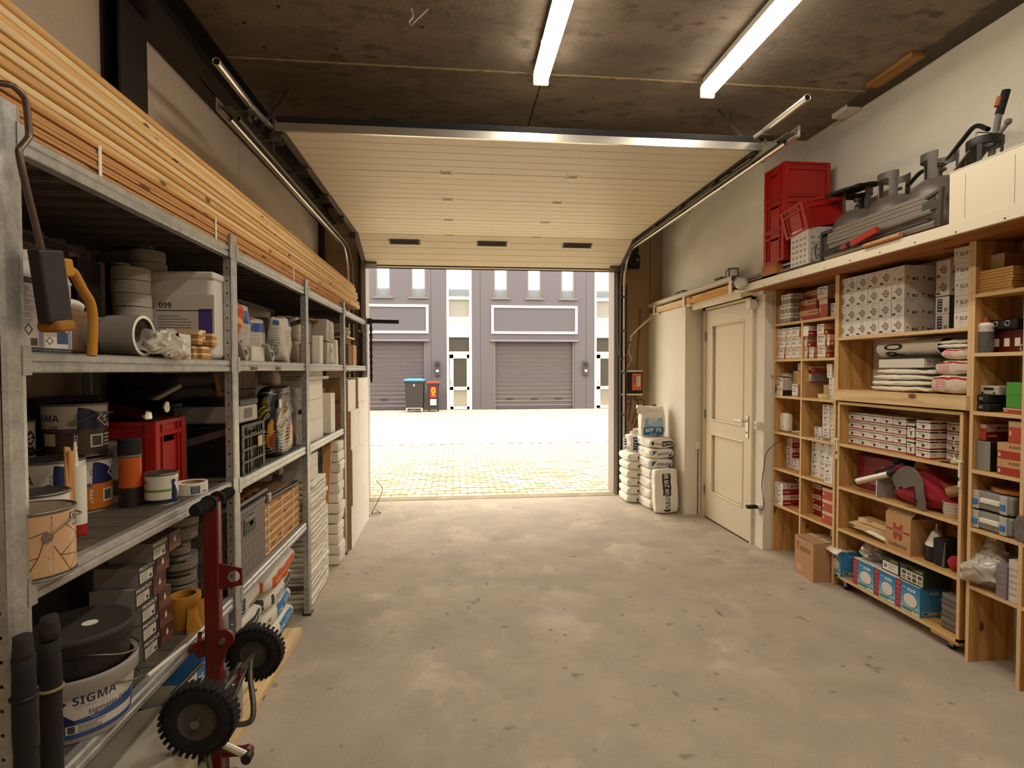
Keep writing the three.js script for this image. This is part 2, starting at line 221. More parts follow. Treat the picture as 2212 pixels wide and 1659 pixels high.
pr('wurthcarton', 300, 260, (w, h) => { fill('#bd8f63', 0, 0, w, h); grain(w, h, '#a97c52', 420); fill('#a83428', 30, 34, 20, 22); fill('#a83428', 54, 34, 20, 22); fill('#a83428', 32, 62, 40, 10); fill('#a83428', 32, 76, 16, 14); fill('#a83428', 56, 76, 16, 14); txt('WÜRTH', 88, 72, 48, '#3a2419', { sx: 0.95 }); fill('#cfa67a', 34, 188, 70, 40); });
pr('isobesto', 260, 300, (w, h) => { fill('#c1935f', 0, 0, w, h); grain(w, h, '#ad7f4f', 420); fill('#a7382a', 10, 118, 240, 18); fill('#c1935f', 78, 60, 104, 150); cx.fillStyle = '#a7382a'; cx.beginPath(); cx.moveTo(82, 66); cx.lineTo(108, 66); cx.lineTo(108, 92); cx.lineTo(152, 92); cx.lineTo(152, 66); cx.lineTo(178, 66); cx.lineTo(178, 170); cx.quadraticCurveTo(178, 200, 150, 204); cx.lineTo(110, 204); cx.quadraticCurveTo(82, 200, 82, 170); cx.closePath(); cx.fill(); fill('#c1935f', 122, 170, 16, 36); fill('#c1935f', 82, 118, 96, 26); txt('WÜRTH', 130, 132, 26, '#4a2a1c', { a: 'center' }); txt('isoBesto', 130, 246, 46, '#2c1b12', { a: 'center' }); });
pr('verband', 220, 180, (w, h) => { fill('#7d1410', 0, 0, w, h); fill('#c2533a', 120, 40, 100, 90); txt('verband', 24, 130, 30, '#d9c0b4', { w: 'normal' }); });
pr('karwei', 560, 330, (w, h) => { fill('#cfa57c', 0, 0, w, h); cx.strokeStyle = '#5b3d2a'; cx.lineWidth = 5; const P = [[0, 120], [90, 70], [190, 150], [310, 60], [420, 130], [560, 90], [60, 230], [170, 250], [280, 180], [400, 240], [520, 220], [120, 330], [330, 330], [460, 330]]; for (const [a, b] of [[0, 1], [1, 2], [2, 3], [3, 4], [4, 5], [0, 6], [6, 2], [6, 7], [7, 8], [8, 2], [8, 4], [8, 9], [9, 10], [10, 5], [7, 11], [9, 12], [10, 13], [6, 11], [9, 4]]) { cx.beginPath(); cx.moveTo(...P[a]); cx.lineTo(...P[b]); cx.stroke(); } fill('#17100d', 120, 16, 100, 44); fill('#17100d', 146, 56, 84, 40); txt('KAR', 170, 40, 38, '#e8dcc8', { a: 'center', f: 'serif' }); txt('WEI', 188, 76, 38, '#e8dcc8', { a: 'center', f: 'serif' }); fill('#ecdcc8', 330, 110, 44, 190); lines('#8f2018', 338, 180, 30, 6, 18, 8); });
const sigma = (low, w, h) => { fill('#d8d0c6', 0, 0, w, h); cx.fillStyle = '#1b2350'; cx.beginPath(); cx.moveTo(0, 10); cx.bezierCurveTo(60, 0, 150, 60, 170, h * 0.48); cx.lineTo(0, h * 0.48); cx.closePath(); cx.fill(); fill(low, 0, h * 0.48, w, h * 0.52); fill('#55407a', w * 0.55, h * 0.46, w * 0.45, 16); poly('#ece6dc', [96, 70], [148, 26], [200, 70], [148, 114]); poly('#1b2350', [106, 70], [148, 34], [190, 70], [148, 106]); poly('#e4ddd2', [126, 66], [150, 50], [166, 62], [146, 70], [172, 76], [146, 92], [130, 80], [150, 74]); txt('SIGMA', 206, 62, 44, '#191b38'); txt('COATINGS', 210, 92, 14, '#6a6a80', { w: 'normal' }); fill('#d9d0c4', 66, h * 0.6, 64, 66); fill('#5a5048', 74, h * 0.63, 46, 50); lines('#d9d0c4', 138, h * 0.6, 120, 4, 18, 8); fill('#e6d8bc', w - 130, h * 0.56, 60, 60); };
pr('sigmabrown', 400, 250, (w, h) => { sigma('#6e4a30', w, h); txt('Woodst', 290, 108, 20, '#191b38'); });
pr('sigmadark', 400, 250, (w, h) => { sigma('#4a3a34', w, h); txt('S2U', 300, 108, 24, '#191b38'); });
pr('sigmaorange', 400, 250, (w, h) => { sigma('#c06a1e', w, h); txt('Rapid', 290, 108, 22, '#191b38'); });
pr('sigmasmall', 400, 200, (w, h) => { fill('#dcd5c6', 0, 0, w, h); poly('#1e2146', [0, 40], [40, 60], [110, 160], [110, h], [0, h]); poly('#1e2146', [16, 46], [40, 28], [64, 46], [40, 64]); txt('SIGMA', 74, 46, 46, '#1e2146'); fill('#6f9433', 120, 100, 280, 18); fill('#1e2146', 0, h - 26, w, 26); fill('#e9dfc0', 130, 128, 230, 40); grain(w, h, '#2a241c', 60, 3); txt('COATINGS', 80, 74, 14, '#6a6a80', { w: 'normal' }); });
pr('sigmabucket', 520, 230, (w, h) => { fill('#c8c0b6', 0, 0, w, h); cx.fillStyle = '#2e4f86'; cx.beginPath(); cx.moveTo(0, 150); cx.bezierCurveTo(140, 150, 380, 130, w, 90); cx.lineTo(w, h); cx.lineTo(0, h); cx.fill(); poly('#23264f', [0, 60], [60, 90], [130, 150], [130, 190], [0, 200]); poly('#23264f', [30, 62], [66, 36], [102, 62], [66, 88]); txt('SIGMA', 120, 56, 56, '#23264f'); txt('COATINGS', 126, 88, 18, '#7a7a92', { w: 'normal' }); txt('Sigmatin DGL', 180, 122, 30, '#2a2838'); txt('Matt', 190, 150, 18, '#8e98b8', { w: 'normal' }); fill('#cdc6ba', 90, 168, 330, 40); fill('#4a443c', 98, 172, 30, 32); lines('#5a544c', 140, 174, 120, 4, 9, 4); });
pr('goldbucket', 300, 180, (w, h) => { fill('#1f2c5c', 0, 0, w, 60); fill('#221b20', 0, 26, w, 70); txt('PROGOLD', 20, 60, 48, '#ece4d6'); fill('#7a2a20', 0, 96, w, 34); fill('#d6cdc0', 0, 130, w, 50); });
pr('jerryfront', 200, 340, (w, h) => { fill('#d9d1c4', 0, 0, w, h); fill('#1b1d38', 8, 6, 150, 66); txt('PROGOLD', 12, 44, 31, '#efe8dc', { sx: 0.95 }); fill('#3f6aa0', 8, 72, 192, 30); lines('#bcd0e4', 14, 78, 100, 2, 10, 4); fill('#9c1710', 10, 118, 110, 52); fill('#7e120c', 14, 168, 80, 10); lines('#6b625a', 10, 222, 90, 3, 10, 3); fill('#17131a', 6, 250, 150, 6); fill('#1f4878', 98, 256, 80, 60); fill('#b4a48e', 10, 258, 84, 26); poly('#2b2420', [26, 304], [52, 284], [78, 304], [52, 324]); poly('#d9d1c4', [34, 304], [52, 290], [70, 304], [52, 318]); fill('#8d8a9c', 172, 6, 24, 330); });
pr('jerryback', 170, 300, (w, h) => { fill('#cfc6bc', 0, 0, w, h); fill('#1d2036', 0, 6, 130, 26); for (let k = 0; k < 6; k++) lines('#857c80', 6, 44 + k * 28, 118, 4, 6, 3); poly('#2b2420', [64, 226], [86, 200], [108, 226], [86, 252]); poly('#cfc6bc', [72, 226], [86, 208], [100, 226], [86, 244]); fill('#4a423c', 94, 262, 34, 32); fill('#8b88a4', 134, 6, 24, 290); });
pr('progoldend', 120, 90, (w, h) => { fill('#2c2422', 0, 0, w, h); txt('PROGOLD', 10, 18, 23, '#ece2d2', { sx: 0.95 }); fill('#d8cec0', 14, 34, 84, 48); lines('#5e554e', 20, 40, 50, 4, 10, 3); fill('#3c342f', 76, 60, 16, 14); });
pr('progoldside', 120, 90, (w, h) => { fill('#5a3228', 0, 0, w, h); fill('#7c4a3c', 0, 50, w, 40); poly('#efe2cc', [60, 20], [72, 46], [60, 58], [48, 46]); });
pr('puttytub', 380, 120, (w, h) => { fill('#8a8176', 0, 0, w, h); fill('#2b2522', 0, 14, w, 34); txt('PROGOLD', 90, 32, 28, '#d6ccb8', { sx: 0.95 }); fill('#a98f36', 230, 0, 50, h); lines('#5d554c', 30, 70, 150, 3, 14, 4); });
pr('knauf', 260, 110, (w, h) => { fill('#e6dfd2', 0, 0, w, h); poly('#2f5f93', [30, 20], [86, 20], [30, 84]); txt('KNAUF', 150, 58, 46, '#23364f', { a: 'center', sx: 0.85 }); poly('#2f5f93', [w - 20, 26], [w - 20, 92], [w - 64, 92]); });
pr('mpside', 300, 110, (w, h) => { fill('#e9e2d6', 0, 0, w, h); txt('MP 75', 40, 56, 62, '#3f7fae', { w: 'normal', rot: -0.04 }); cx.strokeStyle = '#3f7fae'; cx.lineWidth = 4; cx.beginPath(); cx.moveTo(230, 80); cx.lineTo(280, 70); cx.stroke(); });
pr('cleanside', 300, 110, (w, h) => { fill('#e9e2d6', 0, 0, w, h); txt('Clean', 40, 56, 58, '#3f7fae', { w: 'normal', rot: 0.03 }); });
pr('mpfront', 300, 330, (w, h) => { fill('#e8e1d5', 0, 0, w, h); fill('#8fb3cb', 40, 90, 230, 160); disc('#c6d8e0', 150, 130, 70, 50); disc('#a7c4d4', 200, 160, 60, 46); fill('#2d6d9d', 30, 200, 250, 120); txt('MP 75', 155, 246, 70, '#f0e9dc', { a: 'center' }); txt('25 kg', 155, 298, 34, '#e0dccf', { a: 'center', w: 'normal' }); });
pr('mpl', 280, 100, (w, h) => { fill('#e6dfd2', 0, 0, w, h); fill('#2a2826', 20, 30, 22, 44); txt('knauf', 52, 54, 30, '#23364f', { sx: 0.9 }); fill('#2b2c30', 132, 24, 136, 56); txt('MP 75 L', 144, 54, 32, '#e8e1d4'); });
pr('up210v', 150, 330, (w, h) => { fill('#e6ded1', 0, 0, w, h); fill('#35302e', 50, 30, 52, 170); txt('UP 210 W', 76, 116, 38, '#ece4d6', { rot: -Math.PI / 2, a: 'center' }); txt('KNAUF', 82, 256, 42, '#26344e', { rot: -Math.PI / 2, a: 'center' }); fill('#2f3648', 56, 304, 44, 12); });
pr('up210h', 320, 110, (w, h) => { fill('#cfc7bb', 0, 0, w, h); txt('KNAUF', 14, 54, 44, '#23344e', { sx: 0.8 }); fill('#2b2624', 132, 22, 170, 66); txt('UP 210 W', 146, 56, 36, '#d6cdbf'); });
pr('up200h', 320, 110, (w, h) => { fill('#d9d1c6', 0, 0, w, h); fill('#3d3836', 40, 20, 26, 66); txt('knauf', 82, 52, 40, '#3f6f9a', { sx: 0.9 }); fill('#4a4543', 190, 14, 118, 76); txt('UP 200 W', 200, 54, 24, '#d8d0c4'); });
pr('blue25', 320, 110, (w, h) => { fill('#ded7ca', 0, 0, w, h); fill('#2f74ad', 120, 8, 170, 96); txt('25', 128, 66, 54, '#e8e2d6'); lines('#bcd2e2', 206, 30, 76, 4, 16, 6); fill('#8c857c', 30, 40, 26, 30); });
pr('orangebag', 320, 140, (w, h) => { fill('#d8d0c2', 0, 0, w, h); fill('#cf5a2a', 40, 44, 270, 96); txt('weber', 70, 94, 50, '#e8b08e', { w: 'normal' }); txt('floor', 200, 80, 40, '#9db06a', { w: 'normal' }); });
pr('charcoal', 300, 420, (w, h) => { fill('#17110f', 0, 0, w, h); fill('#cbbfae', 10, 22, w - 20, 3); txt('BZA', 170, 70, 36, '#b98f2a', { a: 'center' }); cx.strokeStyle = '#b98f2a'; cx.lineWidth = 3; cx.beginPath(); cx.ellipse(170, 70, 48, 22, 0, 0, 7); cx.stroke(); txt('CHARCOAL', 24, 172, 34, '#c9b13c', { rot: -0.45 }); txt('GRILL HOLZKOHLE', 10, 218, 34, '#d6c24a', { rot: -0.45, sx: 0.8 }); txt('CHARBON DE BOIS', 10, 258, 34, '#cdc4b2', { rot: -0.45, sx: 0.8 }); txt('TERMICA', 40, 276, 28, '#d6c24a', { rot: -0.45 }); for (let i = 0; i < 8; i++) fill('#c9bca9', 20, 256 + i * 20, 260, 5); cx.fillStyle = '#c08417'; cx.beginPath(); cx.moveTo(250, 170); cx.lineTo(276, 196); cx.lineTo(262, 240); cx.lineTo(270, 390); cx.bezierCurveTo(200, 370, 140, 320, 190, 262); cx.closePath(); cx.fill(); cx.fillStyle = '#8e2f1c'; cx.beginPath(); cx.moveTo(268, 260); cx.lineTo(270, 392); cx.bezierCurveTo(220, 370, 200, 320, 220, 296); cx.closePath(); cx.fill(); fill('#15100e', 0, 400, w, 20); });
pr('tapeprint', 256, 70, (w, h) => { fill('#b3a99c', 0, 0, w, h); cx.lineWidth = 3; cx.strokeStyle = '#5f564e'; cx.setLineDash([14, 5, 9, 4]); for (let i = -6; i < 26; i++) { cx.beginPath(); cx.moveTo(i * 12, -4); cx.lineTo(i * 12 + 74, h + 4); cx.stroke(); } cx.setLineDash([]); });
pr('label099', 260, 220, (w, h) => { fill('#cfc6bb', 0, 0, w, h); fill('#c9c0b6', 10, 20, 240, 190); fill('#4a3a86', 190, 60, 60, 130); fill('#4a3a86', 10, 190, 240, 10); txt('099', 20, 46, 34, '#2b2422'); fill('#1d1714', 10, 66, 240, 4); lines('#7a7068', 18, 90, 150, 7, 12, 4); });
pr('scribble', 240, 240, (w, h) => { fill('#e8e2d6', 0, 0, w, h); const r = mulberry(77); cx.strokeStyle = '#8f877d'; cx.lineWidth = 2; for (let i = 0; i < 26; i++) { const x = r() * w, y = r() * h; cx.beginPath(); cx.moveTo(x, y); cx.lineTo(x + 22 * r() - 8, y + 34 * r() - 6); cx.stroke(); } });
pr('bagprint462', 320, 150, (w, h) => { fill('#dcd2c2', 0, 0, w, h); txt('PO', 70, 46, 64, '#1c1614', { a: 'center', rot: 0.0 }); txt('DER', 130, 110, 46, '#1c1614', { w: 'normal' }); fill('#1d1715', 216, 0, 104, h); fill('#5a6a8a', 206, 0, 6, h); txt('462', 268, 76, 54, '#d9cfbf', { rot: -1.2, a: 'center' }); });
pr('redscript', 240, 140, (w, h) => { fill('#dcc9bb', 0, 0, w, h); fill('#b23224', 0, 0, w, 24); for (let i = 0; i < 4; i++) txt('Airlux', 30, 48 + i * 24, 24, '#b8403a', { f: 'serif', w: 'italic bold' }); });
pr('hazbag', 200, 260, (w, h) => { fill('#c5bbae', 0, 0, w, h); fill('#345f8d', 80, 10, 70, 30); lines('#8a8178', 14, 60, 160, 8, 14, 4); cx.strokeStyle = '#2b2320'; cx.lineWidth = 4; for (const [x, y] of [[88, 214], [116, 186]]) { cx.beginPath(); cx.moveTo(x, y - 26); cx.lineTo(x + 26, y); cx.lineTo(x, y + 26); cx.lineTo(x - 26, y); cx.closePath(); cx.stroke(); } txt('!', 116, 186, 26, '#2b2320', { a: 'center' }); });
pr('greybag', 220, 260, (w, h) => { fill('#b1a79b', 0, 0, w, h); fill('#2b4a82', 0, 20, w, 60); for (let i = 0; i < 6; i++) fill('#9a9085', 0, 100 + i * 26, w, 3); fill('#c23a20', 150, 190, 50, 40); });
pr('orange0', 24, 24, (w, h) => { fill('#c85f28', 0, 0, w, h); });
pr('smallbag', 200, 90, (w, h) => { fill('#ddd5c8', 0, 0, w, h); fill('#4c4638', 90, 34, 34, 34); fill('#a08a3a', 104, 34, 14, 34); txt('knauf', 134, 54, 22, '#6a625a', { w: 'normal' }); });
pr('oomho', 160, 200, (w, h) => { fill('#2a1d17', 0, 0, w, h); txt('OOM', 80, 90, 40, '#8b7c70', { a: 'center', w: 'normal' }); txt('HO', 80, 150, 60, '#9a8b7e', { a: 'center', w: 'normal' }); });
pr('binlabel', 120, 180, (w, h) => { fill('#2a2322', 0, 0, w, h); fill('#b3241c', 18, 10, 84, 96); disc('#d9a92a', 60, 46, 26); disc('#b3241c', 60, 46, 14); fill('#d9a92a', 40, 80, 40, 8); fill('#e8e0d4', 18, 120, 84, 50); });
pr('control', 120, 170, (w, h) => { fill('#d0642c', 0, 0, w, h); fill('#d9d2c6', 58, 30, 44, 100); lines('#6a625a', 64, 38, 32, 8, 11, 4); for (let i = 0; i < 4; i++) fill('#2b2320', 14, 26 + i * 22, 30, 9); });
pr('spray', 260, 200, (w, h) => { fill('#c9bfb3', 0, 0, w, h); fill('#c5561a', 130, 0, 130, 120); fill('#2a211e', 130, 120, 130, 80); lines('#7a7067', 12, 14, 104, 14, 10, 4); fill('#3a322c', 60, 160, 40, 34); });
pr('hspray', 200, 260, (w, h) => { fill('#5e5a56', 0, 0, w, h); fill('#cfc6bb', 0, 0, w, 60); txt('WÜRTH', 100, 32, 34, '#1d1715', { a: 'center' }); for (const y of [96, 140]) { poly('#e0d8ce', [60, y], [80, y - 20], [100, y], [80, y + 20]); } lines('#8f8a84', 30, 170, 130, 6, 13, 4); });
pr('silverdots', 128, 128, (w, h) => { fill('#756a64', 0, 0, w, h); for (let i = 0; i < 8; i++) for (let j = 0; j < 8; j++) { cx.fillStyle = '#5b524d'; cx.fillRect(i * 16 + (j % 2) * 8, j * 16, 5, 8); } });
pr('boxdark', 200, 260, (w, h) => { fill('#241a15', 0, 0, w, h); fill('#6a5a48', 30, 20, 140, 24); txt('LENGARDZ', 100, 32, 22, '#2a1f18', { a: 'center' }); });
pr('menlights', 130, 300, (w, h) => { fill('#d6ccc0', 0, 0, w, h); grain(w, h, '#7c7068', 120, 5); for (let i = 0; i < 4; i++) for (let j = 0; j < 5; j++) fill('#9a8e84', 12 + i * 28, 60 + j * 44, 16, 18); });
pr('purple', 100, 260, (w, h) => { fill('#8d8086', 0, 0, w, h); for (let i = 0; i < 5; i++) { cx.strokeStyle = '#5a4b60'; cx.lineWidth = 3; cx.strokeRect(14, 14 + i * 48, 70, 38); } });
pr('blueletters', 160, 120, (w, h) => { fill('#dfd7ca', 0, 0, w, h); fill('#1f335f', 20, 14, 60, 92); for (let i = 0; i < 4; i++) fill('#c6c2bc', 26, 24 + i * 20, 48, 6); fill('#8a8580', 100, 80, 40, 26); });
pr('lidwood', 100, 40, (w, h) => { fill('#6a5238', 0, 0, w, h); });
packPrints();
const sheetTex = new THREE.CanvasTexture(cv); sheetTex.colorSpace = THREE.SRGBColorSpace; sheetTex.anisotropy = 8;
MAT.print = std(0xffffff, 0.62, 0, { map: sheetTex });
MAT.printGloss = std(0xffffff, 0.32, 0, { map: sheetTex });
MAT.printBag = std(0xffffff, 0.78, 0, { map: sheetTex });

// ---------------------------------------------------------------- the room
const LX = -1.55, RA = 2.5, RB = 2.86, ZB = -6.45, ZR = 3.0, CH = 3.37, ZN = -4.25, OL = -1.03, OR = 1.88, OT = 2.9;
struct('floor', uvm(b6(-1.8, 3.1, -0.2, 0, -6.3, ZR + 0.2)), MAT.floor);
const thr = struct('trim_1', uvm(b6(OL, OR, -0.2, 0.004, -6.3, -6.47)), std(0xd8d0c0, 0.85, 0, { map: rep(T_floor, 0.6) }));
{ // ceiling of three concrete slabs with foam in the joints
  const c = struct('ceiling'); const H = 0.2;
  part('slab', uvm(b6(-1.8, 3.1, CH, CH + H, -3.452, ZR + 0.2)), MAT.ceil, c);
  part('slab', uvm(b6(-1.8, 0.55, CH, CH + H, -6.7, -3.466)), MAT.ceil, c);
  part('slab', uvm(b6(0.562, 3.1, CH, CH + H, -6.7, -3.466)), MAT.ceil, c);
  const f = []; for (let x = -1.35; x < 2.85; x += 0.05) f.push(rb(0.05 + rr(0, .02), 0.014 + rr(0, .006), 0.013 + rr(0, .006), 0.005, x, CH + 0.002 + rr(-.002, .002), -3.459, 1));
  part('joint_foam', M(f), std(0xa8946a, 0.9), c); part('joint_backing', b6(0.55, 0.562, CH + 0.01, CH + H, -6.7, -3.466), std(0x5a4a3a, 0.9), c);
  const pits = []; for (let i = 0; i < 26; i++) pits.push(cy(0.006 + rr(0, .008), 0.006, 0.003, rr(-1.2, 2.7), CH - 0.0005, rr(-6, -1.2), 10)); part('pit', M(pits), std(0x3a2d22, 1), c);
}
{ // left wall of stacked concrete panels
  const w = struct('wall_left'); const pn = (y0, y1, z0, z1) => part('panel', uvm(b6(LX - 0.12, LX, y0, y1, z0, z1)), MAT.panel, w);
  for (const [a, b] of [[-6.45, -4.144], [-4.136, -1.2], [-1.19, ZR]]) { pn(2.759, CH, a, b); pn(1.365, 2.751, a, b); pn(0, 1.357, a, b); }
  part('joint', uvm(b6(LX - 0.15, LX - 0.012, 0, CH, -6.45, ZR)), std(0x54463a, 0.9), w);
}
{ // right wall: a nearer part that lies deeper, and a farther part in front of it
  const w = struct('wall_right');
  part('wall_panel', uvm(b6(RB, RB + 0.12, 0, CH, ZN, ZR)), MAT.plaster, w);
  part('wall_panel', uvm(b6(RA, RB + 0.12, 2.15, CH, ZB, ZN)), MAT.plaster, w); part('wall_panel', uvm(b6(RA + 0.11, RB + 0.12, 0, 2.149, ZB, ZN)), MAT.plaster, w);
}
{ // wall round the roller opening
  const w = struct('wall_back');
  part('wall_panel', uvm(b6(-1.67, OL - 0.05, 0, CH, ZB, ZB - 0.16)), MAT.brownPanel, w);
  for (const [a, b] of [[OR + 0.05, 2.34], [2.348, RA + 0.1]]) part('wall_panel', uvm(b6(a, b, 0, CH, ZB, ZB - 0.16)), MAT.backPanel, w);
  part('lintel', uvm(b6(OL - 0.05, OR + 0.05, OT, CH, ZB, ZB - 0.16)), MAT.brownPanel, w);
  part('jamb', M(b6(OL - 0.05, OL, 0, OT, ZB + 0.06, ZB - 0.18), b6(OR, OR + 0.05, 0, OT, ZB + 0.06, ZB - 0.18)), std(0x9a8f88, 0.5), w);
  part('jamb_seal', M(b6(OL - 0.075, OL - 0.052, 0, OT, ZB + 0.09, ZB), b6(OR + 0.052, OR + 0.075, 0, OT, ZB + 0.09, ZB)), MAT.black, w);
  part('corner_post', b6(LX, LX + 0.06, 0, CH, ZB, ZB + 0.06), MAT.steelDark, w);
}
struct('wall_rear', uvm(b6(-1.67, 2.98, 0, CH, ZR, ZR + 0.12)), MAT.plaster);
struct('wall_front_outer', uvm(M(b6(-14, OL - 0.05, 0, 6.6, ZB - 0.16, ZB - 0.26), b6(OR + 0.05, 14, 0, 6.6, ZB - 0.16, ZB - 0.26), b6(OL - 0.05, OR + 0.05, OT, 6.6, ZB - 0.16, ZB - 0.26))), MAT.facade);
struct('roof', b6(-14, 14, 6.4, 6.6, ZB - 0.16, 4), MAT.steelDark);
{ // steel frame on the left: column and beam
  const I = (h, b, t) => M(bx(b, t, 1, 0, t / 2, 0), bx(b, t, 1, 0, h - t / 2, 0), bx(t * 0.7, h, 1, 0, h / 2, 0));
  const g = I(0.2, 0.19, 0.014); g.scale(1, 1, 9.4); g.translate(LX + 0.097, CH - 0.203, -1.75);
  struct('steel_beam', g, MAT.steelDark);
  struct('steel_column', M(b6(LX, LX + 0.012, 0, 3.165, -2.81, -2.6), b6(LX + 0.072, LX + 0.084, 0, 3.165, -2.81, -2.6), b6(LX, LX + 0.08, 0, 3.165, -2.71, -2.7)), MAT.steelDark);
}
{ // partition on the right with the cream door
  const w = struct('wall_partition');
  part('wall_panel', uvm(b6(2.33, RA + 0.02, 0, 2.15, ZB, -5.38)), MAT.plaster, w);
  part('header', uvm(b6(2.50, 2.62, 2.115, 2.15, -5.38, -4.25)), MAT.plaster, w);
  part('pier', uvm(b6(2.525, 2.62, 0, 2.15, -4.43, -4.262)), MAT.plaster, w);
  part('top_rail', uvm(b6(2.335, 2.5, 2.15, 2.172, ZB, -4.38), 'z'), MAT.whitePaint, w);
  part('fascia', uvm(M(b6(2.345, 2.36, 2.12, 2.17, -6.40, -5.42), b6(2.39, 2.405, 2.10, 2.17, -5.37, -4.40)), 'z'), MAT.whitePaint, w);
}
{ // cream panelled door in its frame
  const d = struct('door_1');
  const X0 = 2.512, z0 = -5.285, z1 = -4.435, P = [[0.28, 0.86], [1.0, 1.93]];
  const s = new THREE.Shape([[z0, 0.008], [z1, 0.008], [z1, 2.085], [z0, 2.085]].map(p => new THREE.Vector2(...p)));
  for (const [a, b] of P) s.holes.push(new THREE.Path([[z0 + 0.13, a], [z1 - 0.13, a], [z1 - 0.13, b], [z0 + 0.13, b]].map(p => new THREE.Vector2(...p))));
  const turn = g => { g = clean(g); const p = g.attributes.position, n = g.attributes.normal; for (let i = 0; i < p.count; i++) { p.setXYZ(i, X0 + p.getZ(i), p.getY(i), p.getX(i)); n.setXYZ(i, n.getZ(i), n.getY(i), n.getX(i)); } for (let i = 0; i < p.count; i += 3) for (const at of Object.values(g.attributes)) for (let k = 0; k < at.itemSize; k++) { const a = (i + 1) * at.itemSize + k, b = a + at.itemSize, v = at.array[a]; at.array[a] = at.array[b]; at.array[b] = v; } return g; };
  part('leaf', turn(ext(s, 0.03)), MAT.door, d);
  for (const [a, b] of P) {
    part('door_panel', rb(0.012, b - a - 0.004, z1 - z0 - 0.264, 0.003, X0 + 0.026, (a + b) / 2, (z0 + z1) / 2), MAT.door, d);
    const m = []; for (const [y] of [[a], [b]]) m.push(bar([X0 + 0.002, y, z0 + 0.125], [X0 + 0.002, y, z1 - 0.125], 0.011, 8)); for (const z of [z0 + 0.13, z1 - 0.13]) m.push(bar([X0 + 0.002, a, z], [X0 + 0.002, b, z], 0.011, 8));
    part('moulding', M(m), MAT.door, d);
  }
  part('frame', M(b6(X0 - 0.012, X0 + 0.08, 0, 2.13, z0 - 0.06, z0 - 0.006), b6(X0 - 0.012, X0 + 0.08, 0, 2.13, z1 + 0.006, z1 + 0.03), b6(X0 - 0.012, X0 + 0.08, 2.091, 2.13, z0 - 0.06, z1 + 0.03)), MAT.cream, d);
  for (const y of [0.28, 1.05, 1.83]) part('hinge', M(cy(0.007, 0.007, 0.09, X0 - 0.012, y, z0 - 0.003, 12), bx(0.004, 0.085, 0.03, X0 - 0.008, y, z0 - 0.01)), MAT.steel, d);
  const hz = z1 - 0.055;
  const plate = part('handle_plate', rb(0.008, 0.2, 0.04, 0.004, X0 - 0.005, 1.0, hz), MAT.alu, d);
  part('lever', M(bar([X0, 1.05, hz], [X0 - 0.05, 1.05, hz], 0.009), tube([[X0 - 0.05, 1.05, hz], [X0 - 0.056, 1.05, hz - 0.03], [X0 - 0.056, 1.05, hz - 0.12]], 0.009, 12, 8)), MAT.alu, d);
  part('keyhole', cy(0.009, 0.009, 0.004, 0, 0, 0, 14).rotateZ(Math.PI / 2).translate(X0 - 0.01, 0.95, hz), MAT.black, d);
  part('threshold', b6(X0 - 0.01, X0 + 0.08, 0, 0.006, z0 - 0.05, z1 + 0.02), MAT.steelDark, d);
  struct('baseboard_right', b6(2.327, 2.331, 0, 0.06, ZB, -5.38), MAT.white);
}
{ // dark timber strip and white block along the right edge of the ceiling
  struct('trim_2', uvm(b6(2.745, 2.86, CH - 0.02, CH - 0.001, -3.63, ZR), 'z'), std(0x51443a, 0.8));
  struct('trim_3', rb(0.11, 0.035, 0.16, 0.004, 2.80, CH - 0.019, -3.712), MAT.white);
  struct('trim_4', uvm(rb(0.09, 0.03, 0.36, 0.003, 2.715, CH - 0.016, -3.18), 'z'), std(0xb59a6c, 0.8, 0, { map: T_pine }));
}
// ---------------------------------------------------------------- fluorescent battens
RectAreaLightUniformsLib.init();
function batten(x, z1, label, L = 1.55) {
  const o = thing('ceiling_lamp', label, 'lamp', [x, CH - 0.1, z1 + L / 2], 0);
  part('housing', M(rb(0.07, 0.04, L - 0.02, 0.006, 0, 0.078, 0), rb(0.095, 0.016, L - 0.01, 0.006, 0, 0.052, 0)), MAT.white, o);
  const s = [[-0.046, 0.046], [-0.046, 0.012], [-0.03, -0.012], [-0.004, -0.016], [0.004, -0.016], [0.03, -0.012], [0.046, 0.012], [0.046, 0.046]];
  const glow = new THREE.MeshStandardMaterial({ color: 0xf2ead8, roughness: 0.4, emissive: new THREE.Color().setRGB(...LAMP_RGB), emissiveIntensity: LAMP_GLOW });
  part('diffuser', ext(s, L - 0.04, 0).translate(0, 0, -(L - 0.04) / 2), glow, o);
  part('diffuser_seam', bx(0.003, 0.003, L - 0.06, 0, -0.017, 0), std(0x9a9284, 0.5), o);
  for (const k of [-1, 1]) part('end_cap', rb(0.096, 0.07, 0.024, 0.01, 0, 0.012, k * (L / 2 - 0.008)), new THREE.MeshStandardMaterial({ color: 0xe9e0c8, roughness: 0.4, emissive: new THREE.Color().setRGB(...LAMP_RGB), emissiveIntensity: 0.5 }), o);
  for (const k of [-1, 1]) part('clip', M(bx(0.102, 0.012, 0.02, 0, 0.048, k * L * 0.28)), MAT.galv, o);
  const a = new THREE.RectAreaLight(new THREE.Color().setRGB(...LAMP_RGB), LAMP_AREA, 0.08, L - 0.06); a.position.set(x, CH - 0.1 - 0.022, z1 + L / 2); a.lookAt(x, 0, z1 + L / 2); a.rotation.z = 0; scene.add(a); a.castShadow = true;
  return o;
}
batten(0.524, -3.37, 'left one of two glowing fluorescent battens on the concrete ceiling');
batten(1.615, -3.42, 'right one of two glowing fluorescent battens on the concrete ceiling');
batten(0.524, -0.9, 'glowing fluorescent batten behind the camera, left row'); batten(1.615, -0.9, 'glowing fluorescent batten behind the camera, right row');

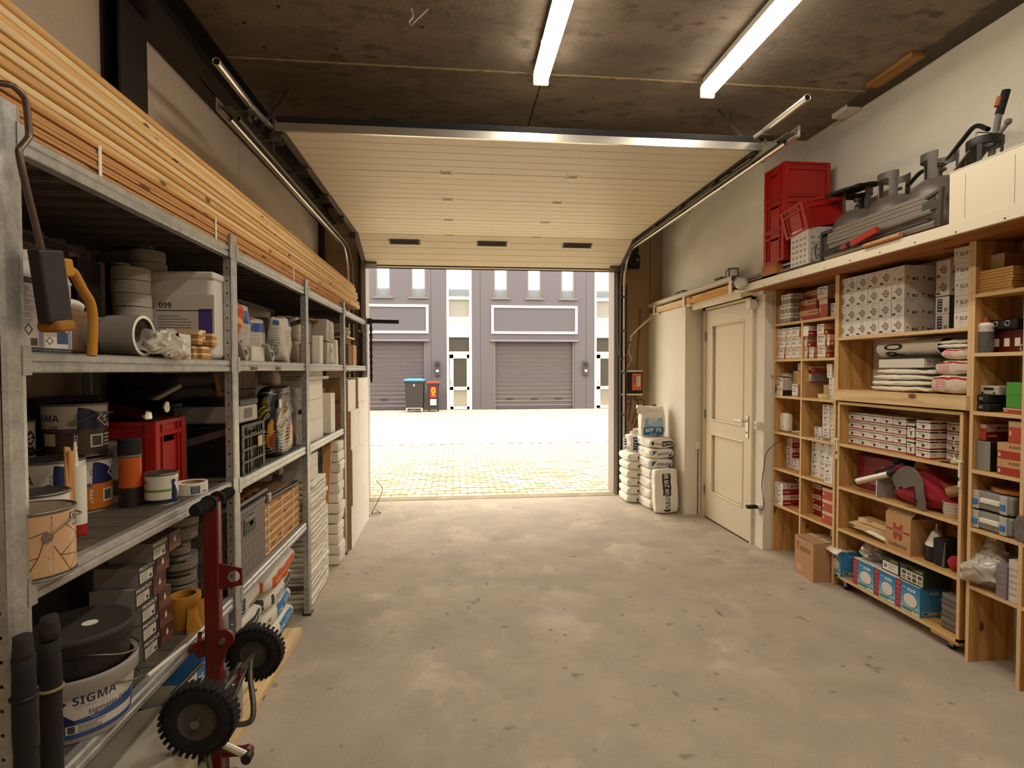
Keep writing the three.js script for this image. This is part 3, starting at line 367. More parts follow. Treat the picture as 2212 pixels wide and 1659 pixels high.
// ---------------------------------------------------------------- sectional door, open under the ceiling
{
  const d = struct('door_2'), X0 = -1.06, X1 = 1.97, W = X1 - X0, xm = (X0 + X1) / 2, Yd = 2.92, T = 0.042;
  const pt = new THREE.Group();
  const white = std(0xe2d6bf, 0.5, 0, { bumpMap: rep(T_bump, 3), bumpScale: 0.0006 }), endM = std(0x6d625c, 0.45, 0.4);
  const prof = L => { const p = [[0.003, 0]]; for (let k = 1; k < 5; k++) { const z = L * k / 5; p.push([z - 0.004, 0], [z, 0.004], [z + 0.004, 0]); } p.push([L - 0.003, 0], [L, 0.006], [L, T], [0, T], [0, 0.006]); return p; };
  const panelGeo = L => { const g = clean(ext(prof(L), W - 0.1)); g.rotateY(-Math.PI / 2); g.translate(xm + (W - 0.1) / 2, 0, 0); g.scale(1, 1, 1); return g; };   // profile x -> +z after the turn
  const Z = [-3.395, -4.0, -4.615, -5.235, -5.83];
  const flipZ = g => { const p = g.attributes.position, n = g.attributes.normal; for (let i = 0; i < p.count; i++) { p.setZ(i, -p.getZ(i)); n.setZ(i, -n.getZ(i)); } for (let i = 0; i < p.count; i += 3) for (const at of Object.values(g.attributes)) { const s = at.itemSize; for (let k = 0; k < s; k++) { const a = at.array[(i + 1) * s + k]; at.array[(i + 1) * s + k] = at.array[(i + 2) * s + k]; at.array[(i + 2) * s + k] = a; } } return g; };
  const body = (L, z, y, rx) => {
    const g = new THREE.Group(); g.position.set(0, y, z); g.rotation.x = rx; return g;
  };
  const place = (g, z, y, rx) => g.rotateX(rx).translate(0, y, z);
  const tilt = -Math.asin(0.235 / 0.6);
  for (let k = 0; k < 5; k++) {
    const L = k < 4 ? Z[k] - Z[k + 1] - 0.006 : 0.575, rx = k < 4 ? 0 : tilt;
    let g = panelGeo(L); g.computeBoundingBox(); if (g.boundingBox.max.z > 0.1) g = flipZ(g);
    const pn = part('door_panel', place(g, Z[k], Yd, rx), white, d);
    for (const s of [X0 + 0.026, X1 - 0.026]) part('end_cap', place(bx(0.05, T + 0.004, L - 0.004, s, T / 2, -L / 2), Z[k], Yd, rx), endM, pn);
    if (k === 4) for (const x of [-0.545, 0.39, 1.33]) {
      part('vent_frame', place(rb(0.325, 0.008, 0.085, 0.003, x, -0.003, -0.13), Z[k], Yd, rx), std(0x3c3128, 0.5), pn);
      const sl = []; for (let i = 0; i < 6; i++) sl.push(bx(0.29, 0.004, 0.006, x, -0.0085, -0.13 - 0.025 + i * 0.01)); part('vent_grille', place(M(sl), Z[k], Yd, rx), std(0x241c17, 0.7), pn);
    }
    if (k) for (const x of [-0.07, 0.855]) part('hinge', M(rb(0.07, 0.006, 0.034, 0.002, x, Yd - 0.003, Z[k]), bar([x - 0.036, Yd - 0.006, Z[k]], [x + 0.036, Yd - 0.006, Z[k]], 0.006), ...[-1, 1].flatMap(a => [-1, 1].map(b => M(bx(0.016, 0.004, 0.02, x + a * 0.038, Yd - 0.002, Z[k] + b * 0.022), cy(0.005, 0.005, 0.006, x + a * 0.038, Yd - 0.005, Z[k] + b * 0.026, 8))))), MAT.alu, d);
    // roller brackets at both ends
    for (const s of [-1, 1]) { const xe = s < 0 ? X0 : X1, xt = s < 0 ? -1.19 : 2.02; part('roller_bracket', M(rb(0.07, 0.012, 0.09, 0.002, xe + s * 0.0, Yd - 0.01, Z[k] - (k ? 0 : 0.06)), bx(0.06, 0.045, 0.006, xe + s * 0.01, Yd - 0.03, Z[k] + 0.03 - (k ? 0 : 0.06)), bx(0.06, 0.045, 0.006, xe + s * 0.01, Yd - 0.03, Z[k] - 0.03 - (k ? 0 : 0.06)), bar([xe, Yd - 0.03, Z[k] - (k ? 0 : 0.06)], [xt, Yd - 0.035, Z[k] - (k ? 0 : 0.06)], 0.007), cy(0.02, 0.02, 0.018, 0, 0, 0, 16).rotateZ(Math.PI / 2).translate(xt, Yd - 0.035, Z[k] - (k ? 0 : 0.06))), MAT.galvDull, d); }
  }
  part('top_profile', M(b6(X0, X1, Yd - 0.006, Yd + T, Z[0], Z[0] + 0.018), b6(X0, X1, Yd + T, Yd + T + 0.012, Z[0] - 0.02, Z[0] + 0.018)), MAT.alu, d);
  part('top_seal', rb(W - 0.02, 0.04, 0.016, 0.006, xm, Yd + 0.06, Z[0] + 0.012), MAT.rubber, d);
  const e = (g) => place(g, Z[4], Yd, tilt);
  part('bottom_seal', e(b6(X0 + 0.02, X1 - 0.02, -0.004, T, -0.576, -0.592)), MAT.rubber, d);
  part('bottom_rail', e(b6(X0 + 0.02, X1 - 0.02, 0, T, -0.592, -0.625)), std(0xcfc0aa, 0.45, 0.1), d);
  part('bottom_rubber', e(rb(W - 0.06, 0.05, 0.024, 0.01, xm, T / 2, -0.637)), MAT.rubber, d);
  for (const x of [X0 + 0.1, X1 - 0.1]) part('cable_bracket', e(M(rb(0.13, 0.02, 0.06, 0.003, x, -0.012, -0.55), rb(0.13, 0.006, 0.1, 0.002, x, -0.024, -0.56))), MAT.galvDull, d);
}
// tracks beside the door: horizontal channel, bend, upright
function track(x, s, label) {
  const o = thing('door_track', label, 'track', [x, 0, ZB + 0.12]), y = s < 0 ? 2.85 : 2.87, zf = s < 0 ? 3.33 : 3.28;
  const path = [[0, 0.02, 0], [0, 1.2, 0], [0, 2.28, 0], [0, y - 0.27, 0.02], [0, y - 0.11, 0.1], [0, y - 0.02, 0.24], [0, y, 0.42], [0, y, 0.9], [0, y, zf - 0.1]];
  const rail = []; for (const [dx, r] of [[0.0, 0.012], [0.0, 0.012]]) rail.push(tube(path.map(p => [p[0] + dx, p[1], p[2]]), r, 60, 8));
  part('rail', M(tube(path, 0.014, 70, 10)), MAT.alu, o);
  part('rail_back', M(tube(path.map(p => [p[0] - s * 0.045, p[1], p[2]]), 0.01, 70, 8), beam([-s * 0.02, y + 0.016, 0.4], [-s * 0.02, y + 0.016, zf], 0.06, 0.004)), MAT.galvDull, o);
  part('angle', M(beam([s * 0.028, y + 0.03, 0.4], [s * 0.028, y + 0.03, zf], 0.004, 0.07), beam([s * 0.012, y - 0.004, 0.4], [s * 0.012, y - 0.004, zf], 0.035, 0.004)), MAT.alu, o);
  part('slot', M(...[0.03, 0.06].map(k => bx(0.006, 0.03, 0.008, s * 0.026, y + 0.035, zf - k))), MAT.black, o);
  part('upright_angle', M(b6(s * 0.02, s * 0.03, 0, 2.5, -0.1, 0.02), b6(-s * 0.03, s * 0.03, 0, 2.5, -0.11, -0.1)), std(0x564a42, 0.5, 0.5), o);
  for (const yy of [0.45, 0.95, 1.45, 1.95, 2.35]) part('clip', b6(-0.03, 0.03, yy, yy + 0.025, -0.1, 0.016), MAT.galvDull, o);
  const tx = -s * 0.05;
  part('spring_tube', M(new THREE.CylinderGeometry(0.019, 0.019, 0.42, 18, 1, true).rotateX(Math.PI / 2).translate(tx, 3.0, zf - 0.03), torus(0.018, 0.003).translate(tx, 3.0, zf + 0.18)), MAT.alu, o);
  part('link_tube', M(tube([[tx, 3.0, zf - 0.24], [tx - s * 0.02, 2.99, zf - 0.4], [-s * 0.1, 2.965, zf - 0.46]], 0.016, 20, 10)), MAT.galv, o);
  part('end_plate', M(rb(0.13, 0.006, 0.09, 0.002, -s * 0.03, y + 0.09, zf - 0.25), bx(0.006, 0.1, 0.05, tx, y + 0.1, zf - 0.25), ...[-1, 1].map(k => cy(0.012, 0.012, 0.016, tx + k * 0.02, y + 0.08, zf - 0.27, 6))), MAT.galvDull, o);
  part('hanger', M(b6(-0.002, 0.002, y, CH, 2.5, 2.53), b6(-0.016, 0.002, y, CH, 2.5, 2.504), bar([0, CH - 0.004, 2.52], [-s * 0.17, CH - 0.004, 2.52], 0.006), beam([-s * 0.1, CH, 2.52], [-s * 0.02, y + 0.05, 2.9], 0.03, 0.003)), std(0x776b60, 0.5, 0.5), o);
  return o;
}
track(-1.205, -1, 'galvanised door track bending up along the left wall'); track(1.985, 1, 'galvanised door track bending up along the right wall');
{ // drive and its control box
  const o = thing('door_motor', 'black gear motor of the overhead door at the upper right corner', 'motor', [2.085, 2.70, -6.3]);
  part('gearbox', rb(0.1, 0.12, 0.1, 0.015, 0, 0.19, 0), MAT.black, o); part('motor_body', M(rb(0.12, 0.13, 0.12, 0.02, 0.005, 0.08, 0), ...Array.from({ length: 6 }, (_, i) => bx(0.012, 0.03, 0.1, -0.045 + i * 0.02, 0.008, 0))), MAT.blackMat, o);
  part('terminal_cap', cy(0.018, 0.018, 0.01, 0, 0, 0, 16).rotateX(Math.PI / 2).translate(0.03, 0.085, 0.065), MAT.grey, o); part('shaft', bar([-0.09, 0.19, 0], [0.0, 0.19, 0], 0.014), MAT.steel, o);
}
{
  const o = thing('control_box', 'orange and black door control box on the back wall beside the opening', 'control box', [2.12, 1.34, ZB + 0.003]);
  part('mounting_plate', M(b6(-0.16, 0.1, 0.13, 0.15, 0, 0.1), b6(-0.16, 0.1, -0.15, -0.13, 0, 0.1)), MAT.white, o);
  part('case', rb(0.19, 0.26, 0.1, 0.008, 0.0, 0, 0.06), MAT.blackMat, o);
  part('front', pbox(0.115, 0.2, 0.004, { all: 'orange0', pz: 'control' }).translate(0.025, 0.012, 0.112), MAT.printGloss, o);
  part('cable', M(...[-0.06, -0.02, 0.02, 0.05].map((x, i) => tube([[x, -0.13, 0.06], [x - 0.01, -0.2, 0.06], [x - 0.05 + i * 0.05, -0.27 + i * 0.01, 0.03], [x - 0.02, -0.42 - i * 0.04, 0.012]], 0.005, 20, 6)), tube([[-0.05, -0.13, 0.07], [-0.14, -0.2, 0.05], [-0.12, -0.27, 0.05], [-0.02, -0.25, 0.05]], 0.005, 20, 6)), MAT.black, o);
  part('supply_cable', tube([[0.06, 0.13, 0.04], [0.07, 0.4, 0.015], [0.09, 0.6, 0.012], [0.1, 0.9, 0.012]], 0.007, 20, 6), std(0x6d5f50, 0.7), o);
}
solo('pull_rope', tube([[OR + 0.02, 2.6, ZB + 0.12], [OR + 0.022, 2.1, ZB + 0.13], [OR + 0.03, 1.75, ZB + 0.13], [OR + 0.07, 1.62, ZB + 0.13], [OR + 0.13, 1.68, ZB + 0.12], [OR + 0.17, 1.8, ZB + 0.1], [OR + 0.2, 1.83, ZB + 0.09]], 0.008, 60, 8), std(0x6e6458, 0.9), 'dark pull rope hanging in a loop at the right jamb', 'rope');
solo('tangled_string', tube([[OR + 0.2, 1.83, ZB + 0.08], [OR + 0.17, 1.72, ZB + 0.08], [OR + 0.21, 1.62, ZB + 0.06], [OR + 0.16, 1.5, ZB + 0.05], [OR + 0.15, 1.3, ZB + 0.03]], 0.006, 40, 6), MAT.white, 'white cord tangled beside the orange control box', 'cord');
solo('white_hose', tube([[2.33, 2.12, ZB + 0.12], [2.26, 2.08, ZB + 0.14], [2.14, 1.97, ZB + 0.12], [2.08, 1.9, ZB + 0.09], [OR + 0.2, 1.84, ZB + 0.06]], 0.011, 40, 8), MAT.white, 'white hose drooping from the partition top to the control box', 'hose');

// ---------------------------------------------------------------- yard outside
const ZF = -20.5;
{
  const g = struct('ground_outside');
  part('soil', uvm(b6(-14, 16, -0.3, -0.022, -6.47, ZF - 0.3)), MAT.moss, g);
  // interlocking pavers whose cut corners leave moss-filled gaps where three stones meet
  const w = 0.182, d = 0.15, cxn = 0.058, czn = 0.018, gp = 0.003, q = [];
  const oct = (() => { const a = w / 2 - gp, b = d / 2 - gp; return new THREE.Shape([[-a, -b + czn], [-a + cxn, -b], [-0.03, -b + 0.003], [0.03, -b + 0.003], [a - cxn, -b], [a, -b + czn], [a, b - czn], [a - cxn, b], [0.03, b - 0.003], [-0.03, b - 0.003], [-a + cxn, b], [-a, b - czn]].map(p => new THREE.Vector2(...p))); })();
  const paver = clean(new THREE.ExtrudeGeometry(oct, { depth: 0.05, bevelEnabled: false }).rotateX(-Math.PI / 2).translate(0, -0.052, 0)); uvm(paver);
  const tones = ['#efe8d6', '#e6decb', '#f3ecdc', '#dfd6c2'].map(c => MAT.stone.clone()).map((m, i) => { m.color.set(['#fffaf0', '#f3ecdd', '#ffffff', '#e9e0cf'][i]); return m; });
  let n = 0; const rest = [], rows = 30;
  for (let r = 0; r < rows; r++) { const z = -6.475 - d / 2 - r * d; for (let k = -14; k < 26; k++) { const x = 0.4 + (k - 6 + (r % 2) / 2) * w; if (x < -2.4 || x > 4.2) continue; if (r < 17 && x > -1.15 && x < 2.05 && n < 300) { const m = part(n ? 'paver_' + String(n).padStart(3, '0') : 'paver', paver, tones[Math.floor(rnd() * 4)], g); m.position.set(x, rr(-.002, .002), z); m.rotation.y = rr(-.01, .01); n++; } else rest.push([x, z]); } }
  const D = new THREE.Object3D(), C = new THREE.Color();
  const inst = (name, geo, list, sc) => { const m = new THREE.InstancedMesh(geo, MAT.stone, list.length); m.name = name; m.userData.kind = 'stuff'; list.forEach((p, i) => { D.position.set(p[0], rr(-.002, .002), p[1]); D.rotation.set(0, (p[2] ?? 0) + rr(-.01, .01), 0); D.updateMatrix(); m.setMatrixAt(i, D.matrix); const v = rr(sc[0], sc[1]); m.setColorAt(i, C.setRGB(v, v * 0.985, v * 0.95)); }); m.receiveShadow = true; g.add(m); };
  inst('paver_field', paver, rest, [0.84, 1]);
  const brick = uvm(rb(0.097, 0.05, 0.197, 0.004, 0, -0.027, 0, 1)), z1 = -6.475 - rows * d;
  const l2 = []; for (let i = 0; i < 92; i++) for (let j = 0; j < 26; j++) l2.push([-3.4 + i * 0.1, z1 - 0.1 - j * 0.2 - (i % 2) * 0.1]);
  inst('brick_field', brick, l2, [0.88, 1]);
  const l3 = [], z2 = z1 - 5.3; for (let a = -6; a < 130; a++) for (let b = 0; b < 28; b++) { const x = -4.4 + a * 0.1 + 0, z = z2 - b * 0.2 - (a % 4) * 0.05; if (z > ZF - 0.1) l3.push([x, z]); }
  inst('kerb_brick_field', brick, l3, [0.7, 1]);
}
{ // dark commercial row opposite
  const o = struct('facade_opposite'); o.userData.kind = undefined; delete o.userData.kind; o.name = 'commercial_building';
  tag(o, 'dark grey row of business units with roller shutters across the yard', 'building'); 
  const P = Z0 => 0; const Y0 = 0;
  const X = px => (px / 2.963 + 760), mat = MAT;
  // metric layout read off the facade: one unit is 5.56 m wide
  const U = 5.265 - -0.359;
  const xs = -0.359, xe = 0.572;         // white stair strip of the first unit
  const holes = [], wallShape = new THREE.Shape([[-14, -0.1], [18, -0.1], [18, 7.2], [-14, 7.2]].map(p => new THREE.Vector2(...p)));
  const hole = (a, b, c, d) => { wallShape.holes.push(new THREE.Path([[a, c], [b, c], [b, d], [a, d]].map(p => new THREE.Vector2(...p)))); };
  const winL = [[-2.986, -2.365], [-1.701, -1.096]].concat([]);
  const winR = [[1.381, 1.959], [2.652, 3.236], [3.938, 4.524]];
  const wy0 = 4.186, wy1 = wy0 + 1.9, ry1 = 2.562;
  const shut = [[1.386, 4.498], [1.386 - U, 4.498 - U]];
  const wins = [...winR, ...winR.map(([a, b]) => [a - U, b - U]), ...winR.map(([a, b]) => [a + U, b + U])].filter(w => w[0] > -6 && w[1] < 12);
  for (const [a, b] of shut) hole(a, b, 0, ry1);
  for (const [a, b] of wins) hole(a, b, wy0, wy1);
  for (const k of [-1, 0, 1]) hole(xs + k * U, xe + k * U, 0, 6.4);
  part('wall', uvm(ext(wallShape, 0.3).translate(0, 0, ZF - 0.3)), MAT.facade, o);
  for (const x of [-0.936, 0.894, 4.941]) part('wall_seam', b6(x - 0.008, x + 0.008, 0, 7.2, ZF, ZF + 0.004), std(0x3f3a40, 0.8), o);
  part('dark_interior', b6(-14, 18, 0, 7.2, ZF - 1.5, ZF - 1.6), std(0xb8b0a4, 0.9), o);
  const glass = new THREE.MeshPhysicalMaterial({ color: 0xb9c4cc, roughness: 0.04, metalness: 0.75, side: THREE.DoubleSide });
  const glassDark = new THREE.MeshPhysicalMaterial({ color: 0x6b675f, roughness: 0.06, metalness: 0.6, side: THREE.DoubleSide });
  const frame = (a, b, c, d, t, z, dep) => M(b6(a, a + t, c, d, z, z + dep), b6(b - t, b, c, d, z, z + dep), b6(a + t, b - t, c, c + t, z, z + dep), b6(a + t, b - t, d - t, d, z, z + dep));
  const fr = std(0x6d6664, 0.6);
  for (const [a, b] of wins) { const f = part('window', frame(a, b, wy0, wy1, 0.07, ZF - 0.14, 0.1), fr, o); part('pane', b6(a + 0.07, b - 0.07, wy0 + 0.07, wy1 - 0.07, ZF - 0.12, ZF - 0.11), glass, f); part('sill', b6(a - 0.08, b + 0.08, wy0 - 0.05, wy0, ZF - 0.1, ZF + 0.07), fr, f); if (Math.abs(a - winR[2][0]) < 0.1) { const s = []; for (let i = 0; i < 30; i++) s.push(b6(a + 0.08, b - 0.08, wy0 + 0.35 + i * 0.05, wy0 + 0.375 + i * 0.05, ZF - 0.109, ZF - 0.107)); part('blind', M(s), std(0xe9e4da, 0.6), f); } }
  for (const k of [0, -1]) { const a = 1.308 + k * U, b = 4.593 + k * U; part('sign_frame', frame(a, b, 2.851, 3.911, 0.085, ZF, 0.06), MAT.facadeTrim, o); part('sign_panel', b6(a + 0.08, b - 0.08, 2.898, 3.84, ZF, ZF + 0.012), std(0x545057, 0.7), o); }
  for (const [a, b] of shut) {
    const s = part('roller_shutter', M(b6(a, a + 0.07, 0, ry1, ZF - 0.22, ZF - 0.05), b6(b - 0.07, b, 0, ry1, ZF - 0.22, ZF - 0.05)), fr, o), N = 16, hh = ry1 / N;
    for (let i = 0; i < N; i++) part('slat', rb(b - a - 0.14, hh - 0.012, 0.04, 0.012, (a + b) / 2, (i + 0.5) * hh, ZF - 0.17, 1), MAT.shutter, s);
    part('shutter_lintel', b6(a - 0.12, b + 0.12, ry1, ry1 + 0.06, ZF - 0.05, ZF + 0.09), std(0x77717a, 0.5), o);
    for (const t of [0.2, 0.5, 0.8]) part('shutter_vent', b6(a + t * (b - a) - 0.13, a + t * (b - a) + 0.13, hh * 2.1, hh * 2.6, ZF - 0.152, ZF - 0.14), std(0x2e2829, 0.7), o);
  }
  for (const k of [-1, 0, 1]) {   // white stair-and-door strip
    const a = xs + k * U, b = xe + k * U, m = (f) => a + f * (b - a), y = { d: 2.127, p0: 2.769, p1: 3.421, q: 4.177 };
    const f = part('stair_window', M(b6(a, m(0.08), 0, 6.4, ZF - 0.15, ZF + 0.02), b6(m(0.9), b, 0, 6.4, ZF - 0.15, ZF + 0.02), ...[y.d, y.p0, y.p1, y.q].map(v => b6(m(0.08), m(0.9), v - 0.05, v + 0.05, ZF - 0.13, ZF)), b6(m(0.08), m(0.9), 6.3, 6.4, ZF - 0.13, ZF)), MAT.facadeTrim, o);
    part('pane', b6(m(0.08), m(0.9), y.d + 0.05, y.p0 - 0.05, ZF - 0.11, ZF - 0.1), glassDark, f); part('pane', b6(m(0.08), m(0.9), y.p1 + 0.05, y.q - 0.05, ZF - 0.11, ZF - 0.1), std(0xa7a49b, 0.1, 0.4), f); part('pane', b6(m(0.08), m(0.9), y.q + 0.05, 6.3, ZF - 0.11, ZF - 0.1), glass, f);
    part('panel', b6(m(0.08), m(0.9), y.p0 + 0.05, y.p1 - 0.05, ZF - 0.12, ZF - 0.06), std(0xf5efe2, 0.4), f);
    const dr = part('entrance_door', M(b6(m(0.12), m(0.26), 0.02, y.d - 0.06, ZF - 0.11, ZF - 0.04), b6(m(0.8), m(0.9), 0.02, y.d - 0.06, ZF - 0.11, ZF - 0.04), b6(m(0.12), m(0.9), 0.02, 0.12, ZF - 0.11, ZF - 0.04), b6(m(0.12), m(0.9), 0.74, 0.86, ZF - 0.11, ZF - 0.04), b6(m(0.12), m(0.9), y.d - 0.2, y.d - 0.06, ZF - 0.11, ZF - 0.04)), MAT.facadeTrim, o);
    part('pane', b6(m(0.26), m(0.8), 0.86, y.d - 0.2, ZF - 0.09, ZF - 0.08), glassDark, dr); part('pane', b6(m(0.26), m(0.8), 0.12, 0.74, ZF - 0.09, ZF - 0.08), std(0x9c978d, 0.1, 0.4), dr); part('handle', bar([m(0.16), 0.9, ZF - 0.01], [m(0.16), 1.15, ZF - 0.01], 0.015), MAT.steel, dr);
    const mx = -0.709 + k * U, mp = part('letter_box', rb(0.17, 0.55, 0.1, 0.01, mx, 1.55, ZF + 0.05), std(0x3a3638, 0.5), o); part('letter_flap', b6(mx - 0.05, mx + 0.05, 1.42, 1.5, ZF + 0.1, ZF + 0.106), std(0xd8d2c8, 0.5), mp); part('lamp_head', rb(0.1, 0.1, 0.08, 0.01, mx, 1.7, ZF + 0.12), MAT.black, mp);
  }
}
function bin(name, label, pos, w, h, d, lid, big) {
  const o = thing(name, label, 'bin', pos, rr(-.05, .05));
  const body = clean(new THREE.BoxGeometry(w, h, d)); { const p = body.attributes.position; for (let i = 0; i < p.count; i++) { const k = p.getY(i) < 0 ? 0.86 : 1; p.setX(i, p.getX(i) * k); p.setZ(i, p.getZ(i) * k); } body.computeVertexNormals(); }
  part('body', body.translate(0, h / 2 + 0.08, 0), std(0x2d2728, 0.55), o);
  part('rim', rb(w + 0.06, 0.06, d + 0.06, 0.02, 0, h + 0.06, 0), std(0x2d2728, 0.5), o);
  part('lid', M(rb(w + 0.07, 0.07, d + 0.07, 0.03, 0, h + 0.115, 0), rb(w * 0.8, 0.04, d * 0.7, 0.02, 0, h + 0.15, 0.02)), lid, o);
  for (const s of [-1, 1]) for (const t of big ? [-1, 1] : [-1]) part('wheel', cy(0.08, 0.08, 0.05, 0, 0, 0, 18).rotateZ(Math.PI / 2).translate(s * w * 0.4, 0.08, t * d * 0.36), std(big ? 0xb9b2a6 : 0x241f1e, 0.6), o);
  if (big) part('lock', M(bx(0.06, 0.09, 0.02, 0, h - 0.06, d / 2 + 0.01), bar([-w * 0.4, 0.14, d * 0.42], [w * 0.4, 0.14, d * 0.42], 0.02)), MAT.galv, o);
  else part('label', pbox(w * 0.72, h * 0.8, 0.004, { all: 'dark', pz: 'binlabel' }).translate(0, h * 0.56 + 0.06, d / 2 - 0.005), MAT.printGloss, o);
  return o;
}
bin('wheeled_container', 'grey wheeled waste container with blue lid', [-1.484, 0, -19.75], 0.66, 1.02, 0.62, std(0x4793c4, 0.4), true);
bin('wheelie_bin', 'narrow dark wheelie bin with red lid and red sticker', [-0.831, 0, -19.75], 0.42, 0.93, 0.52, std(0x8e2a2a, 0.4), false);

// ---------------------------------------------------------------- right: plywood shelving
const CX = 2.6, CXB = 2.845, SH = [1.868, 1.58, 1.286, 0.991, 0.694, 0.398];
function shelfUnit(label, z0, z1, cols, tops, o = {}) {
  const t = thing('shelf_unit', label, 'shelf unit', [0, 0, 0]);
  const brd = (n, x0, x1, y0, y1, a, b, axis) => { const g = part(n, shiftUV(uvm(b6(x0, x1, y0, y1, a, b), axis), rr(0, 1), rr(0, 1)), MAT.ply, t); return g; };
  const edge = (p, y0, y1, a, b, axis) => part('front_edge', uvm(b6(CX - 0.0015, CX, y0, y1, a, b), axis), MAT.edge, p);
  const ups = [z0, ...cols, z1], top = o.top ?? 2.144, bot = o.bot ?? 0;
  ups.forEach((z, i) => { const inner = i > 0 && i < ups.length - 1, ty = inner && o.innerTop ? o.innerTop : top; const a = z, b = z + 0.018; const u = brd(inner ? 'divider' : 'side_panel', CX, CXB, bot, ty, a, b, 'y'); edge(u, bot, ty, a, b, 'y'); });
  for (let i = 0; i < ups.length - 1; i++) for (const [k, y] of tops.entries()) { if (o.wide?.includes(y) && i > 0) continue; const a = ups[i] + 0.0185, b = (o.wide?.includes(y) ? z1 : ups[i + 1]) - 0.0005, s = brd('shelf', CX, CXB, y - 0.018, y, a, b, 'z'); edge(s, y - 0.018, y, a, b, 'z'); }
  return t;
}
shelfUnit('tall narrow plywood shelf unit of small pigeonholes next to the cream door', -4.249, -3.525, [-3.896], SH, { innerTop: 1.85, wide: [SH[0]] });
{
  const t = shelfUnit('middle plywood shelf unit holding bulb boxes above the rolling cabinet', -3.506, -2.54, [], [1.714, 1.362], { bot: 1.285 });
  part('front_board', uvm(b6(CX - 0.018, CX - 0.002, 1.288, 1.362, -3.5, -2.525), 'z'), MAT.pine, t);
}
shelfUnit('right-hand plywood shelf unit cut off by the picture edge', -2.521, -1.85, [-2.265], [1.876, ...SH.slice(1)]);
{
  const t = thing('rolling_cabinet', 'low plywood cabinet on castors under the middle shelves', 'cabinet', [0, 0, 0]);
  const z0 = -3.484, z1 = -2.556, x0 = CX, x1 = 2.845, S = [0.993, 0.70, 0.412];
  const pc = (n, g, ax) => part(n, shiftUV(uvm(g, ax), rr(0, 1), rr(0, 1)), MAT.ply, t);
  const ed = (p, g, ax) => part('front_edge', uvm(g, ax), MAT.edge, p);
  for (const [a, b] of [[z0, z0 + 0.018], [z1 - 0.018, z1]]) ed(pc('side_panel', b6(x0, x1, 0.07, 1.26, a, b), 'y'), b6(x0 - 0.0015, x0, 0.07, 1.26, a, b), 'y');
  for (const y of [1.278, ...S, 0.086]) { const e = y === 1.278 || y === 0.086 ? 0 : 0.0185; ed(pc(y === 1.278 ? 'top_board' : y === 0.086 ? 'bottom_board' : 'shelf', b6(x0, x1, y - 0.018, y, z0 + e, z1 - e), 'z'), b6(x0 - 0.0015, x0, y - 0.018, y, z0 + e, z1 - e), 'z'); }
  pc('back_panel', b6(x1, x1 + 0.004, 0.07, 1.26, z0, z1), 'z'); pc('castor_block', b6(x0 + 0.0, x0 + 0.08, 0.05, 0.0675, z1 - 0.17, z1 - 0.005), 'z');
  for (const z of [z0 + 0.06, z1 - 0.07]) for (const x of [x0 + 0.04, x1 - 0.05]) { const c = part('castor', M(bx(0.05, 0.006, 0.05, x, 0.062, z), bx(0.004, 0.04, 0.03, x - 0.016, 0.042, z), bx(0.004, 0.04, 0.03, x + 0.016, 0.042, z)), MAT.galv, t); part('wheel', cy(0.024, 0.024, 0.02, 0, 0, 0, 20).rotateZ(Math.PI / 2).rotateY(0.5).translate(x, 0.0245, z), MAT.rubber, c); }
  for (const [z, s] of [[z0 + 0.0, 1], [z1 - 0.01, -1]]) part('latch', M(rb(0.008, 0.09, 0.012, 0.002, x0 - 0.006, 0.98, z), bx(0.012, 0.012, 0.03, x0 - 0.006, 1.02, z), bx(0.006, 0.03, 0.014, x0 - 0.005, 0.9, z)), MAT.white, t);
}
{ // deep white board on top of the shelving
  const t = thing('top_shelf', 'deep white-edged board running along the top of the plywood shelving', 'shelf', [0, 0, 0]);
  part('board', uvm(b6(2.405, 2.85, 2.146, 2.203, -4.37, -1.6), 'z'), std(0xc9a57c, 0.7, 0, { map: rep(T_ply, 0.8) }), t);
  const f = part('fascia', uvm(b6(2.382, 2.404, 2.146, 2.203, -4.37, -1.6), 'z'), MAT.whitePaint, t);
  for (let z = -4.28; z < -2; z += 0.235) part('screw', cy(0.004, 0.004, 0.002, 0, 0, 0, 8).rotateZ(Math.PI / 2).translate(2.381, 2.158 + rr(-.003, .003), z), MAT.steelDark, f);
  const b = thing('standing_board', 'white painted panel standing on the top shelf at the right edge', 'panel', [0, 0, 0]);
  part('board', uvm(b6(2.386, 2.404, 2.2035, 2.447, -2.442, -1.6), 'z'), MAT.whitePaint, b); part('edge_strip', b6(2.384, 2.4055, 2.4475, 2.452, -2.442, -1.6), MAT.white, b);
  for (const z of [-2.36, -2.13]) part('pencil_line', b6(2.3853, 2.3859, 2.21, 2.42, z, z + 0.0015), MAT.grey, b);
  part('wood_strip', b6(2.405, 2.43, 2.2035, 2.43, -2.44, -2.42), MAT.pine, b);
}

